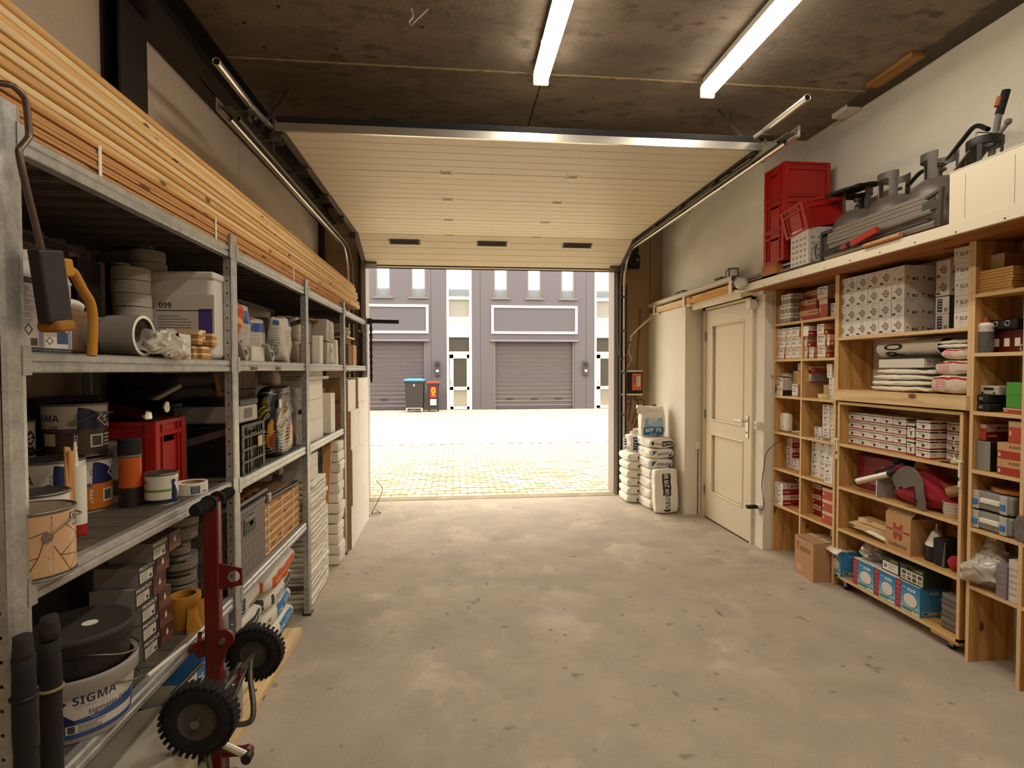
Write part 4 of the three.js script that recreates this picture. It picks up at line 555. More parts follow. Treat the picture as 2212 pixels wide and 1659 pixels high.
// boxes on these shelves: [far z, near z, top y, bottom y] of the face that looks into the room
const boxGeo = {};
function sb(name, label, group, r, dp, prints, o = {}) {
  const [z0, z1] = r, yb = o.on ?? r[3], yt = o.h ? yb + o.h : r[2], x = o.x ?? 2.615, w = Math.min(dp, 2.843 - x), h = yt - yb - 0.0012, d = Math.abs(z1 - z0) - 0.0015;
  const g = pbox(w, h, d, prints).translate(w / 2, h / 2, 0), m = solo(name, g, o.mat ?? MAT.print, label, o.cat ?? 'box', [x, yb + 0.0006, (z0 + z1) / 2], o.turn ?? rr(-.012, .012), group);
  m.userData.top = yt; return m;
}
const END = { all: 'kraftdark', nx: 'endlabel', pz: 'kraftred', py: 'kraft' }, ENDW = { all: 'white', nx: 'endwhite', pz: 'white', py: 'white' }, ENDR = { all: 'kraft', nx: 'endlabel', pz: 'crimson', py: 'white' }, CRIM = { all: 'red', nx: 'endwhite', pz: 'crimson', py: 'white' };
{ // top pigeonhole, full width
  const s = SH[0], zeb = { all: 'white', nx: 'zebra', pz: 'zebra', py: 'white' };
  const zz = [[-4.204,-4.059,1.97,1.869], [-4.205,-4.058,2.057,1.952], [-4.193,-4.057,2.142,2.037]];
  let y = s; ['lowest of three zebra-striped white boxes in the top pigeonhole', 'middle one of three zebra-striped white boxes in the top pigeonhole', 'topmost of three zebra-striped white boxes in the top pigeonhole'].forEach((l, i) => { sb('striped_box', l, 'zebra-striped boxes', zz[i], 0.13, zeb, { on: y, h: 0.076, x: 2.62 }); y += 0.076; });
  const kr = { all: 'kraftdark', nx: 'kraftred', pz: 'kraftdark', py: 'kraft' };
  sb('flat_carton', 'lower of two stacked kraft and red cartons beside the striped boxes', 'kraft and red cartons', [-4.024,-3.804,1.98,1.86], 0.14, kr, { on: s, h: 0.083, x: 2.67 });
  sb('flat_carton', 'upper of two stacked kraft and red cartons beside the striped boxes', 'kraft and red cartons', [-4.05,-3.856,2.073,1.942], 0.13, kr, { on: s + 0.083, h: 0.082, x: 2.69 });
  sb('flat_carton', 'kraft and red carton on top of two others, touching the top board', 'kraft and red cartons', [-4.054,-3.895,2.144,2.051], 0.1, kr, { on: s + 0.165, h: 0.07, x: 2.73 });
  sb('upright_carton', 'upright kraft and red carton in the right half of the top pigeonhole', null, [-3.752,-3.659,2.018,1.87], 0.15, { all: 'kraft', nx: 'redplain', pz: 'brown' }, { on: s, h: 0.14, x: 2.64 });
  sb('small_carton', 'small white carton with scribbles lying on the upright red carton', null, [-3.773,-3.662,2.12,2.012], 0.12, { all: 'kraftdark', nx: 'endlabel' }, { on: s + 0.14, h: 0.09, x: 2.64 });
  sb('narrow_carton', 'narrow upright orange and tan carton left of the striped boxes', null, [-4.267,-4.204,2.074,1.88], 0.12, { all: 'redplain', nx: 'tan', pz: 'red' }, { on: s, h: 0.155, x: 2.62 });
  sb('narrow_carton', 'yellowish upright carton at the left end of the top pigeonhole', null, [-4.363,-4.314,2.038,1.883], 0.12, { all: 'cream', nx: 'tan' }, { on: s, h: 0.12, x: 2.65 });
  sb('small_carton', 'red and white carton hidden behind the orange one', null, [-4.51,-4.411,2.171,2.056], 0.08, { all: 'red', nx: 'crimson' }, { on: s, h: 0.21, x: 2.75 });
  const pg = thing('paper_bag', 'crumpled brown paper bag at the right end of the top pigeonhole', 'bag', [2.70, s + 0.15, -3.59]); part('bag', crumple(new THREE.SphereGeometry(0.05, 18, 14).scale(0.9, 0.8, 0.8), 0.016, 22, 4), MAT.kraft, pg); part('neck', crumple(new THREE.ConeGeometry(0.035, 0.06, 12, 3).rotateX(-1.2).translate(0, 0.0, -0.05), 0.008, 40, 2), MAT.kraft, pg);
  sb('small_carton', 'small white carton under the crumpled paper bag', null, [-3.654,-3.607,1.957,1.88], 0.12, END, { on: s, h: 0.1, x: 2.66 });
}
function rowBoxes(where, group, name, base, rows, o = {}) {   // rows listed from the bottom up, each box [z range]
  let y = base;
  rows.forEach((row, k) => {
    row.list.forEach((r, i) => { const n = row.list.length, pos = n === 1 ? 'only box' : i === 0 ? 'leftmost box' : i === n - 1 ? 'rightmost box' : ORD[i] + ' box'; sb(name, `${row.look ?? o.look}, ${pos}, ${row.name} row ${where}`, group, r, row.d ?? o.d ?? 0.2, row.pr ?? o.pr, { on: y, h: row.h, x: row.x ?? o.x }); });
    y += row.h;
  });
}
rowBoxes('in second pigeonholes', 'small labelled boxes', 'label_box', SH[1], [
  { name: 'bottom', h: 0.083, list: [[-4.313,-4.133,1.654,1.574], [-4.116,-4.038,1.657,1.575], [-4.038,-3.951,1.654,1.574], [-3.95,-3.843,1.658,1.575], [-3.821,-3.767,1.653,1.577], [-3.728,-3.64,1.656,1.576]] },
  { name: 'middle', h: 0.083, list: [[-4.315,-4.219,1.741,1.654], [-4.211,-4.117,1.736,1.65], [-4.112,-4.041,1.737,1.654], [-4.039,-3.952,1.737,1.652], [-3.952,-3.846,1.738,1.655], [-3.735,-3.646,1.739,1.652], [-3.629,-3.599,1.734,1.654]] },
  { name: 'top', h: 0.08, list: [[-4.32,-4.22,1.82,1.736], [-4.217,-4.113,1.818,1.732], [-4.108,-4.044,1.817,1.737], [-4.044,-3.942,1.816,1.737], [-3.737,-3.659,1.816,1.733]] },
], { look: 'white and tan labelled box', pr: END });
sb('white_box', 'plain white box with a red side in front of the second pigeonhole divider', null, [-3.903,-3.814,1.821,1.733], 0.1, { all: 'white', nx: 'paperwhite', pz: 'crimson' }, { on: SH[1] + 0.1665, h: 0.075, x: 2.602 });
{ // third row
  const s = SH[2];
  sb('grey_box', 'small grey white box under the spilling pack, third row', null, [-4.255,-4.149,1.327,1.288], 0.14, { all: 'boxdark', nx: 'white' }, { on: s, h: 0.046 });
  sb('white_box', 'white printed box at the left of the third pigeonhole row', null, [-4.259,-4.15,1.41,1.333], 0.14, { all: 'black', nx: 'endlabel', pz: 'menlights' }, { on: s + 0.046, h: 0.1 });
  const c = thing('plastic_pack', 'crumpled clear pack lying on the white printed box', 'pack', [2.68, s + 0.165, -4.188]); part('pack', crumple(new THREE.SphereGeometry(0.07, 20, 12).scale(0.8, 0.28, 0.95), 0.014, 26, 6), MAT.bagClear, c); part('flap', crumple(new THREE.PlaneGeometry(0.09, 0.06, 6, 5).rotateX(-1.3).translate(-0.06, 0.005, -0.06), 0.01, 30, 8), MAT.bagClear, c);
  sb('upright_carton', 'upright tan carton behind the crumpled pack', null, [-4.128,-4.036,1.444,1.363], 0.12, { all: 'kraftdark', nx: 'tan' }, { on: s + 0.0, h: 0.2, x: 2.69 });
  sb('small_carton', 'labelled carton standing below the upright tan carton', null, [-4.026,-3.952,1.365,1.291], 0.1, { all: 'kraftdark', nx: 'endlabel' }, { on: s, h: 0.098, x: 2.58 + 0.035 });
  sb('small_carton', 'tan carton with white label high in the third row beside the divider', null, [-4.068,-3.977,1.519,1.448], 0.12, END, { on: s + 0.201, h: 0.06, x: 2.69 });
  sb('dark_carton', 'large dark brown carton right of the third-row divider', null, [-3.906,-3.869,1.385,1.288], 0.18, { all: 'kraft', nx: 'tan' }, { on: s, h: 0.122, x: 2.63 });
  sb('small_box', 'blue and white box lying on the large dark carton', null, [-3.907,-3.846,1.437,1.384], 0.12, { all: 'grey', nx: 'blueletters', pz: 'grey' }, { on: s + 0.122, h: 0.058, x: 2.65 });
  sb('small_box', 'red and white box on top of the blue and white box', null, [-3.908,-3.848,1.497,1.439], 0.12, { all: 'red', nx: 'crimson', pz: 'redplain' }, { on: s + 0.18, h: 0.056, x: 2.65 });
  sb('small_box', 'little tan box with a dark star behind the tape roll', null, [-3.762,-3.689,1.384,1.322], 0.1, { all: 'kraftdark', nx: 'tan' }, { on: s, h: 0.1, x: 2.69 });
  for (const [r, h, y, l] of [[[-3.612,-3.569,1.376,1.324], 0.075, 0, 'lowest'], [[-3.622,-3.569,1.443,1.389], 0.078, 0.075, 'third from top'], [[-3.643,-3.595,1.487,1.45], 0.05, 0.153, 'second from top'], [[-3.646,-3.594,1.524,1.489], 0.048, 0.203, 'topmost']]) sb('label_box', `white labelled box against the right side of the third row, ${l} of four`, 'stack of four white boxes', r, 0.14, ENDW, { on: s + y, h, x: 2.63 });
  const tr = thing('tape_roll', 'yellowish tape roll lying flat at the front of the third row', 'tape', [2.655,1.286,-3.693]); tr.position.y = s; part('tape', lathe([[0.028, 0.0], [0.045, 0.0], [0.046, 0.002], [0.046, 0.034], [0.045, 0.036], [0.028, 0.036], [0.028, 0]], 30), std(0xd8c98c, 0.5), tr); part('core', lathe([[0.0255, 0], [0.028, 0], [0.028, 0.036], [0.0255, 0.036], [0.0255, 0]], 30), MAT.kraft, tr);
}
{ // fourth row
  const s = SH[3];
  const ro = thing('wifi_router', 'rounded white wifi box standing in the fourth pigeonhole row', 'router', [2.665, s, -4.174]); part('case', rb(0.06, 0.152, 0.108, 0.024, 0, 0.077, 0, 4), MAT.white, ro); part('base', rb(0.05, 0.004, 0.09, 0.002, 0, 0.0022, 0), MAT.grey, ro); part('logo', b6(-0.0307, -0.0303, 0.04, 0.046, -0.012, 0.014), MAT.grey, ro);
  for (let i = 0; i < 3; i++) solo('paper_sheet', crumple(new THREE.BoxGeometry(0.1, 0.002, 0.14, 6, 1, 8), 0.004, 18, i + 3), MAT.paper, ['lowest loose paper lying beside the white router', 'middle loose paper lying beside the white router', 'uppermost loose paper lying beside the white router'][i], 'paper', [2.68, s + 0.006 + i * 0.009, -3.97], 0.3 * i - 0.2);
  rowBoxes('right of the fourth divider', 'white socket boxes, fourth row', 'label_box', s, [{ name: 'bottom', h: 0.078, list: [[-3.831,-3.749,1.083,1.019], [-3.738,-3.663,1.086,1.027]] }, { name: 'middle', h: 0.086, list: [[-3.743,-3.664,1.161,1.093], [-3.66,-3.615,1.163,1.098]] }, { name: 'top', h: 0.086, list: [[-3.743,-3.663,1.237,1.166], [-3.659,-3.617,1.239,1.172]] }], { look: 'white text-label box', pr: ENDW, d: 0.15, x: 2.67 });
  sb('label_box', 'white box standing forward at the right of the fourth row', null, [-3.562,-3.522,1.091,1.015], 0.06, ENDW, { on: s, h: 0.1, x: 2.604 });
  const gl = thing('safety_glasses', 'clear safety glasses lying at the front edge of the fourth row', 'glasses', [2.622, s + 0.002, -3.695]); for (const k of [-1, 1]) part('lens', crumple(new THREE.SphereGeometry(0.028, 14, 10, 0, 6.3, 0, 1.3).scale(0.5, 0.5, 1).rotateZ(0.5).translate(0, 0.004, k * 0.03), 0.001, 20), MAT.bagClear, gl); part('frame', tube([[-0.006, 0.012, -0.06], [-0.012, 0.018, -0.03], [-0.006, 0.014, 0], [-0.012, 0.018, 0.03], [-0.006, 0.012, 0.06], [0.06, 0.006, 0.06]], 0.0035, 30, 6), MAT.grey, gl);
}
{ // fifth row
  const s = SH[4];
  rowBoxes('in the left half of the fifth row', 'crimson-sided boxes, fifth row', 'label_box', s, [{ name: 'bottom', h: 0.088, pr: ENDW, list: [[-4.221,-4.139,0.779,0.716], [-4.135,-4.056,0.783,0.711]] }, { name: 'middle', h: 0.08, list: [[-4.223,-4.143,0.859,0.791]] }, { name: 'top', h: 0.08, list: [[-4.219,-4.144,0.936,0.868]] }], { look: 'crimson-sided box', pr: CRIM, d: 0.14, x: 2.70 });
  rowBoxes('in the right half of the fifth row', 'white socket boxes, fifth row', 'label_box', s, [0, 1, 2].map(k => ({ name: ['bottom', 'middle', 'top'][k], h: 0.088, list: [[-3.853,-3.761,0.95,0.885], [-3.759,-3.677,0.94,0.88], [-3.676,-3.609,0.948,0.881]] })), { look: 'white text-label box', pr: ENDW, d: 0.16, x: 2.665 });
  sb('label_box', 'lower of two white boxes standing at the front edge of the fifth row', 'forward pair of white boxes', [-3.625,-3.54,0.768,0.702], 0.055, ENDW, { on: s, h: 0.096, x: 2.606 });
  sb('label_box', 'upper of two white boxes standing at the front edge of the fifth row', 'forward pair of white boxes', [-3.627,-3.538,0.854,0.784], 0.055, ENDW, { on: s + 0.096, h: 0.096, x: 2.606 });
}
{ // sixth row
  const s = SH[5], l = 'crimson-sided box';
  rowBoxes('at the front of the sixth row', 'crimson-sided boxes, sixth row', 'label_box', s, [{ name: 'lower', h: 0.088, list: [[-4.29,-4.211,0.468,0.401], [-4.208,-4.121,0.47,0.405]] }, { name: 'upper', h: 0.088, list: [[-4.292,-4.212,0.553,0.485], [-4.21,-4.122,0.554,0.49]] }], { look: l, pr: CRIM, d: 0.16, x: 2.61 });
  rowBoxes('at the back of the sixth row', 'white boxes behind the crimson ones', 'label_box', s, [{ name: 'back', h: 0.2, x: 2.78, list: [[-4.335,-4.254,0.606,0.561], [-4.247,-4.173,0.615,0.558]] }], { look: 'tall white box', pr: ENDW, d: 0.06 });
  ['lowest', 'middle', 'topmost'].forEach((n, k) => { sb('flat_carton', `${n} of three crimson cartons right of the sixth-row divider`, 'crimson cartons', [-3.911,-3.785,0.513,0.466], 0.13, { all: 'red', nx: 'crimson' }, { on: s + k * 0.079, h: 0.079, x: 2.70 }); sb('flat_carton', `${n} of three brick-red cartons at the right end of the sixth row`, 'brick-red cartons', [-3.67,-3.555,0.54,0.482], 0.2, { all: 'kraft', nx: 'redplain' }, { on: s + k * 0.084, h: 0.084, x: 2.625 }); });
}
function carton(name, label, pos, turn, w, h, d, prints, flaps) {
  const t = thing(name, label, 'carton', pos, turn); part('box', pbox(w, h, d, prints).translate(0, h / 2, 0), MAT.print, t);
  if (flaps) { part('flap', M(...[-1, 1].map(k => bx(w - 0.002, 0.003, d / 2 - 0.002, 0, 0.0015, 0).rotateX(k * 0.06).translate(0, h + 0.004, k * d / 4))), MAT.kraft, t); part('tape', bx(0.04, 0.001, d, 0.0, h + 0.009, 0), std(0xcdb48c, 0.3), t); }
  return t;
}
carton('moving_carton', 'kraft carton with red logo standing on the floor under the pigeonholes', [2.60, 0, -3.665], -0.06, 0.22, 0.272, 0.232, { all: 'kraftdark', nx: 'wurthcarton', pz: 'kraftdark', py: 'kraft' }, true);
{ // bulb boxes
  const s = 1.714, z0 = -3.539, z1 = -2.962, n = 6, w = (z1 - z0) / n, h = 0.099;
  const rows = ['bottom', 'second', 'third', 'top'];
  for (let k = 0; k < 4; k++) for (let i = 0; i < n; i++) sb('bulb_box', `light-bulb box, ${ORD[i]} from the left in the ${rows[k]} row`, 'bulb boxes, front layer', [z0 + i * w, z0 + (i + 1) * w, 0, 0], 0.098, { all: 'bulbside', nx: k === 3 && i === 5 ? 'bulbside' : 'bulb', pz: 'bulbside', py: 'white' }, { on: s + k * h, h, x: 2.615 + rr(0, 0.003) });
  for (let k = 0; k < 4; k++) sb('bulb_box', `white light-bulb box of the rear layer, ${rows[k]} row, behind the sixth column`, 'bulb boxes, rear layer', [z1 - w, z1, 0, 0], 0.1, { all: 'bulbside', py: 'white' }, { on: s + k * h, h, x: 2.716 });
  const za = -2.87, zb = -2.782;
  for (let k = 0; k < 4; k++) sb(k > 1 ? 'bulb_box' : 'green_label_box', k > 1 ? `white light-bulb box standing right of the block, ${rows[k]} row` : `small white and green box right of the bulb boxes, ${rows[k]} row`, 'boxes right of the bulb block', [za, zb, 0, 0], 0.1, k > 1 ? { all: 'bulbside', nx: 'bulb' } : { all: 'dgreen', nx: 'blueletters' }, { on: s + k * h * (k > 1 ? 1 : 0.98), h: k > 1 ? h : h * 0.97, x: 2.73 });
  const zc = -2.633, zd = -2.545;
  for (let k = 0; k < 5; k++) sb('lamp_box', `white box with black capitals, ${['lowest', 'second from below', 'middle', 'second from top', 'topmost'][k]} of the stack beside the upright`, 'stack of white lettered boxes', [zc + (k === 4 ? -0.006 : 0), zd, 0, 0], 0.18, { all: 'white', nx: 'slv' }, { on: s + k * 0.0835, h: 0.0835, x: 2.612 });
}
function softPack(name, label, z0, z1, y0, y1, x, dp, mat, seed, o = {}) { const w = dp, h = y1 - y0, d = Math.abs(z1 - z0); const t = thing(name, label, o.cat ?? 'pack', [x + w / 2, y0 + h / 2, (z0 + z1) / 2], o.turn ?? 0); part('body', sack(w, h, d, o.prints ?? { all: 'paperwhite' }, { e: o.e ?? 0.9, amp: o.amp ?? 0.006, f: 20, seed }), mat, t); return t; }
{ // soft goods below the bulbs
  const s = 1.362, P = (l, t, r, b) => 0;
  ['lowest', 'second', 'third', 'topmost'].forEach((n, k) => { const z0 = [-3.256, -3.245, -3.232, -3.2][k], z1 = -2.795, t = softPack('foam_pack', `white plastic-wrapped pack, ${n} of four flat packs in a pile`, z0, z1, s + 0.002 + k * 0.034, s + 0.038 + k * 0.034, 2.625, 0.2, MAT.white, 11 + k, { e: 0.7, amp: 0.005 }); part('wrap_end', crumple(new THREE.ConeGeometry(0.016, 0.05, 10, 4).rotateX(-Math.PI / 2).scale(3.2, 0.9, 1).translate(0, 0, -Math.abs(z1 - z0) / 2 - 0.012), 0.008, 50, k), MAT.bagClear, t); });
  sb('flat_box', 'flat white box under the rolled black and white sack', null, [-3.166,-2.83,1.55,1.495], 0.19, { all: 'grey', nx: 'white', pz: 'menlights' }, { on: s + 0.146, h: 0.052, x: 2.63 });
  sb('flat_box', 'thin dark box between the white box and the rolled sack', null, [-3.167,-2.78,1.564,1.543], 0.19, { all: 'dark' }, { on: s + 0.1985, h: 0.012, x: 2.63 });
  const z0 = -3.21, z1 = -2.772, L = z1 - z0, t = thing('rolled_sack', 'rolled black and white sack with large letters and 462', 'sack', [2.72, s + 0.211 + 0.052, (z0 + z1) / 2]);
  part('roll', uvRect(warp(new THREE.CylinderGeometry(0.056, 0.056, L, 36, 14, true).rotateY(Math.PI), (x, y, z) => { const k = 1 - 0.25 * Math.max(0, -y / L - 0.42) * 10 * 0.3 + 0.06 * (noise3(x * 30, y * 18, z * 30) - 0.5); return [x * k * 1.25, y, z * k * 0.92]; }), 'bagprint462').rotateX(-Math.PI / 2).rotateZ(0), MAT.print, t);
  part('mouth', crumple(lathe([[0.0, -0.02], [0.03, -0.01], [0.05, 0.0], [0.054, 0.012]], 24).rotateX(-Math.PI / 2).scale(1.25, 0.92, 1).translate(0, 0, L / 2 - 0.012).rotateY(0), 0.006, 40, 3), MAT.blackMat, t); part('closed_end', crumple(new THREE.CircleGeometry(0.055, 24).rotateY(Math.PI).scale(1.25, 0.92, 1).translate(0, 0, -L / 2 + 0.001), 0.003, 30, 5), MAT.white, t);
  const rs = { all: 'redscript' };
  [['lower bundle of white tissue packs with red script', 950, 1390, 0.002, 0.105, 41], ['middle bundle of white tissue packs with red script', 1035, 1388, 0.107, 0.078, 42], ['upper clear pack with large red letters', 1100, 1392, 0.187, 0.06, 43]].forEach(([l, a, b, y, h, sd], k) => { const za = [-2.793, -2.764, -2.727][k], zb = -2.555; softPack('tissue_pack', l, za, zb, s + y, s + y + h, 2.622, 0.2, MAT.printBag, sd, { prints: { all: 'paperwhite', nx: 'redscript', pz: 'redscript', py: 'paperwhite' }, e: 0.5, amp: 0.006 }); });
  ['lower', 'upper'].forEach((n, k) => softPack('folded_sheet', `${n} of two folded white sheets tucked under the bulb shelf`, -2.757, -2.566, s + 0.25 + k * 0.022, s + 0.272 + k * 0.022, 2.63, 0.19, MAT.white, 51 + k, { e: 0.5, amp: 0.004 }));
}
{ // rolling cabinet, first shelf: little lamp boxes
  const s = 0.993, X0 = 2.665, zs = [-3.488, -3.386, -3.286, -3.186, -3.088, -2.989], h = 0.0535, LB = { all: 'white', nx: 'lampbox', pz: 'lampboxside', py: 'white' }, rows = ['bottom', 'second', 'third', 'top'];
  for (let k = 0; k < 4; k++) for (let i = 0; i < 5; i++) sb('spot_lamp_box', `small white box with black and red bands, ${ORD[i]} from the left in the ${rows[k]} row`, 'small banded boxes, main block', [zs[i], zs[i + 1], 0, 0], 0.15, LB, { on: s + k * h, h, x: X0 + rr(0, .003) });
  ['lower', 'upper'].forEach((n, k) => sb('spot_lamp_box', `${n} one of two banded boxes turned upright beside the block`, 'upright banded boxes', [-2.962, -2.91, 0, 0], 0.12, { all: 'white', nx: 'lampbox', pz: 'lampboxside' }, { on: s + k * 0.094, h: 0.094, x: 2.65 }));
  for (let k = 0; k < 4; k++) { sb('spot_lamp_box', `banded box of the front stack near the latch, ${rows[k]} one`, 'small banded boxes, front stack', [-2.88, -2.785, 0, 0], 0.11, LB, { on: s + k * 0.0535, h: 0.0535, x: 2.632 }); sb('spot_lamp_box', `banded box of the rear stack by the right side, ${rows[k]} one`, 'small banded boxes, rear stack', [-2.767, -2.685, 0, 0], 0.1, LB, { on: s + k * 0.053, h: 0.053, x: 2.715 }); }
  const b = thing('glass_bulb', 'clear bulb on a cord by the right latch of the cabinet', 'bulb', [2.63, s, -2.628]); part('globe', lathe([[0, 0.002], [0.018, 0.003], [0.022, 0.014], [0.014, 0.026], [0.01, 0.038], [0, 0.04]], 20), MAT.bagClear, b); part('cap', cy(0.009, 0.009, 0.018, 0, 0.046, 0, 14), MAT.alu, b); part('cord', tube([[0, 0.055, 0], [0.0, 0.075, 0.004], [0.01, 0.11, -0.02], [0.03, 0.15, -0.03]], 0.0015, 16, 5), MAT.white, b);
  const c = thing('black_clip', 'small black clip lying beside the clear bulb', 'clip', [2.63, s + 0.004, -2.686]); part('jaw', rb(0.02, 0.008, 0.05, 0.003), MAT.black, c); part('spring', torus(0.006, 0.0015, 14).translate(0, 0.006, 0.012), MAT.steel, c);
}
{ // second shelf: red bag and oddments
  const s = 0.70;
  sb('first_aid_box', 'dark red first-aid case with white lettering at the back left', null, [-3.427, -3.057, 0, 0], 0.12, { all: 'red', nx: 'verband' }, { on: s, h: 0.225, x: 2.705, cat: 'case' });
  const tb = thing('telescopic_pole', 'silver and black telescopic pole lying across the red bag', 'pole', [0, 0, 0]); const p0 = [2.62, 0.765, -3.311], p1 = [2.62, 0.861, -3.053], p2 = [2.66, 0.93, -2.981];
  part('tube', bar(p0, p1, 0.023, 20), MAT.alu, tb); part('end_cap', bar([p0[0], p0[1] - 0.006, p0[2] - 0.02], p0, 0.024, 18), MAT.black, tb); part('clamp', beam([2.61, 0.849, -3.146], p2, 0.02, 0.028), MAT.black, tb); part('upper_tube', bar(p1, p2, 0.018, 16), MAT.black, tb);
  sb('grey_board', 'grey offcut board leaning upright left of the red bag', null, [-3.148, -3.133, 0, 0], 0.13, { all: 'grey', nx: 'white' }, { on: s, h: 0.135, x: 2.607, turn: -0.35, cat: 'board' });
  const z0 = -3.085, z1 = -2.666, zc = (z0 + z1) / 2, L = z1 - z0, bag = thing('work_bag', 'slumped red cloth bag with grey strap on the second cabinet shelf', 'bag', [2.715, s, zc]);
  const red = std(0x9c1a2a, 0.85, 0, { bumpMap: rep(T_bump, 3), bumpScale: 0.002 });
  part('body', warp(new THREE.SphereGeometry(1, 48, 32), (x, y, z) => { const yy = y < 0 ? y * 0.62 : y; const k = 1 + 0.16 * (noise3(x * 2.2 + 3, y * 3, z * 2.2) - 0.5) + 0.07 * (noise3(x * 6, y * 8, z * 6) - 0.5); const h = 0.145 * (0.78 + 0.22 * Math.cos(z * 2.2 - 0.4)); return [x * 0.108 * k, Math.max(0.001, (yy + 0.6) * h * k * 0.98), z * L * 0.5 * k]; }), red, bag);
  const gs = std(0x6f665e, 0.85); const strap = (pts, w, n) => { const c = new THREE.CatmullRomCurve3(pts.map(p => V(...p))), g = new THREE.PlaneGeometry(w, 1, 2, 30), p = g.attributes.position; for (let i = 0; i < p.count; i++) { const t = Math.min(1, Math.max(0, p.getY(i) + 0.5)), q = c.getPoint(t), tg = c.getTangent(t), side = V(...n).cross(tg).normalize(); q.addScaledVector(side, p.getX(i)); p.setXYZ(i, q.x, q.y, q.z); } g.computeVertexNormals(); return g; };
  part('strap', crumple(strap([[-0.1, 0.13, -L * 0.3], [-0.118, 0.185, -L * 0.15], [-0.116, 0.21, 0.0], [-0.12, 0.17, L * 0.13], [-0.122, 0.1, L * 0.16], [-0.112, 0.01, L * 0.18]], 0.06, [1, 0, 0]), 0.004, 30, 2), gs, bag); part('flap', crumple(strap([[-0.095, 0.11, -L * 0.34], [-0.112, 0.14, -L * 0.2], [-0.118, 0.15, -L * 0.04], [-0.116, 0.175, L * 0.06]], 0.075, [1, 0, 0]), 0.006, 26, 5), gs, bag); part('lining', crumple(strap([[-0.119, 0.12, L * 0.09], [-0.118, 0.07, L * 0.11], [-0.112, 0.02, L * 0.11]], 0.03, [1, 0, 0]), 0.002, 20, 7), MAT.blackMat, bag); part('handle', tube([[-0.08, 0.16, -L * 0.38], [-0.09, 0.21, -L * 0.3], [-0.07, 0.22, -L * 0.15], [-0.05, 0.2, 0]], 0.011, 30, 8), red, bag);
  solo('cap', crumple(new THREE.SphereGeometry(0.06, 20, 14).scale(0.9, 0.5, 1.3), 0.012, 20, 9), MAT.blackMat, 'black crumpled cloth lying on top of the red bag', 'cloth', [2.73, 0.93, -3.066]);
  const bd = solo('sanding_roll', beam([2.74, 0.945, -2.962], [2.70, 0.80, -2.69], 0.06, 0.07), MAT.plyDark, 'thin brown wooden board slanting down behind the red bag', 'board'); bd.name = 'wooden_board';
  const tub = thing('clear_tub', 'stack of clear plastic tubs at the right end of the second shelf', 'tub', [2.67, s, -2.668]); for (let k = 0; k < 4; k++) part('tub', lathe([[0.04, 0], [0.048, 0.03], [0.052, 0.032], [0.05, 0.028], [0.042, 0.002]], 24).translate(0, k * 0.017, 0), MAT.bagClear, tub);
  solo('sandpaper_roll', M(cy(0.03, 0.03, 0.07, 0, 0, 0, 22).rotateX(1.2)), MAT.kraft, 'brown paper roll lying above the clear tubs', 'roll', [2.68, 0.84, -2.67], 0.3);
}
{ // third shelf
  const s = 0.412, zl = -3.066, zr = -2.881, w = zr - zl;
  const c = thing('open_carton', 'kraft carton with red emblem and open flap on the third cabinet shelf', 'carton', [2.61, s, (zl + zr) / 2]);
  part('box', pbox(0.2, 0.215, w, { all: 'kraftdark', nx: 'isobesto', pz: 'kraftdark' }).translate(0.1, 0.1075, 0), MAT.print, c); part('flap', bx(0.002, 0.07, w, 0, 0.035, 0).rotateZ(-0.75).translate(0.0, 0.215, 0), MAT.kraft, c);
  ['lower', 'upper'].forEach((n, k) => solo('wood_offcut', uvm(beam([2.63 + k * 0.05, s + 0.06 + k * 0.036, -3.364 + k * 0.03], [2.72, s + 0.05 + k * 0.036, -3.124], 0.09, 0.03), 'z'), MAT.pine, `${n} yellowish wood offcut left of the open carton`, 'wood'));
  solo('white_tube', M(bar([2.64, s + 0.045, -3.305], [2.64, s + 0.028, zl - 0.01], 0.013, 16), new THREE.SphereGeometry(0.013, 12, 10).translate(2.64, s + 0.045, -3.305)), MAT.white, 'thin white tube lying under the wood offcuts', 'tube');
  solo('dark_stick', bar([2.68, s + 0.018, -3.477], [2.70, s + 0.015, zl - 0.05], 0.012, 10), MAT.cardDark, 'short dark wooden stick at the left end of the third cabinet shelf', 'stick');
  const bt = thing('spray_bottle', 'dark sprayer with white conical collar beside the open carton', 'bottle', [2.70, s, -2.805]); part('body', lathe([[0, 0.001], [0.052, 0.001], [0.055, 0.01], [0.055, 0.08], [0.05, 0.095]], 28), MAT.black, bt); part('collar', lathe([[0.053, 0.088], [0.022, 0.165], [0.012, 0.175], [0, 0.178]], 28), MAT.white, bt); part('nozzle', tube([[0, 0.17, 0], [-0.004, 0.195, 0.004], [-0.01, 0.215, 0.014]], 0.004, 12, 6), MAT.white, bt);
  const dk = thing('black_case', 'black folded case standing at the right end of the third shelf', 'case', [2.70, s, -2.731]); part('shell', rb(0.12, 0.15, 0.07, 0.01, 0, 0.077, 0), MAT.blackMat, dk); part('hinge', bar([-0.055, 0.005, 0.03], [-0.05, 0.14, 0.03], 0.006), MAT.grey, dk);
  solo('red_cloth', crumple(new THREE.SphereGeometry(0.05, 18, 12).scale(0.8, 0.9, 0.6), 0.01, 25, 12), std(0xa62430, 0.85), 'red cloth peeking out at the right side of the third shelf', 'cloth', [2.66, s + 0.045, -2.64]);
}
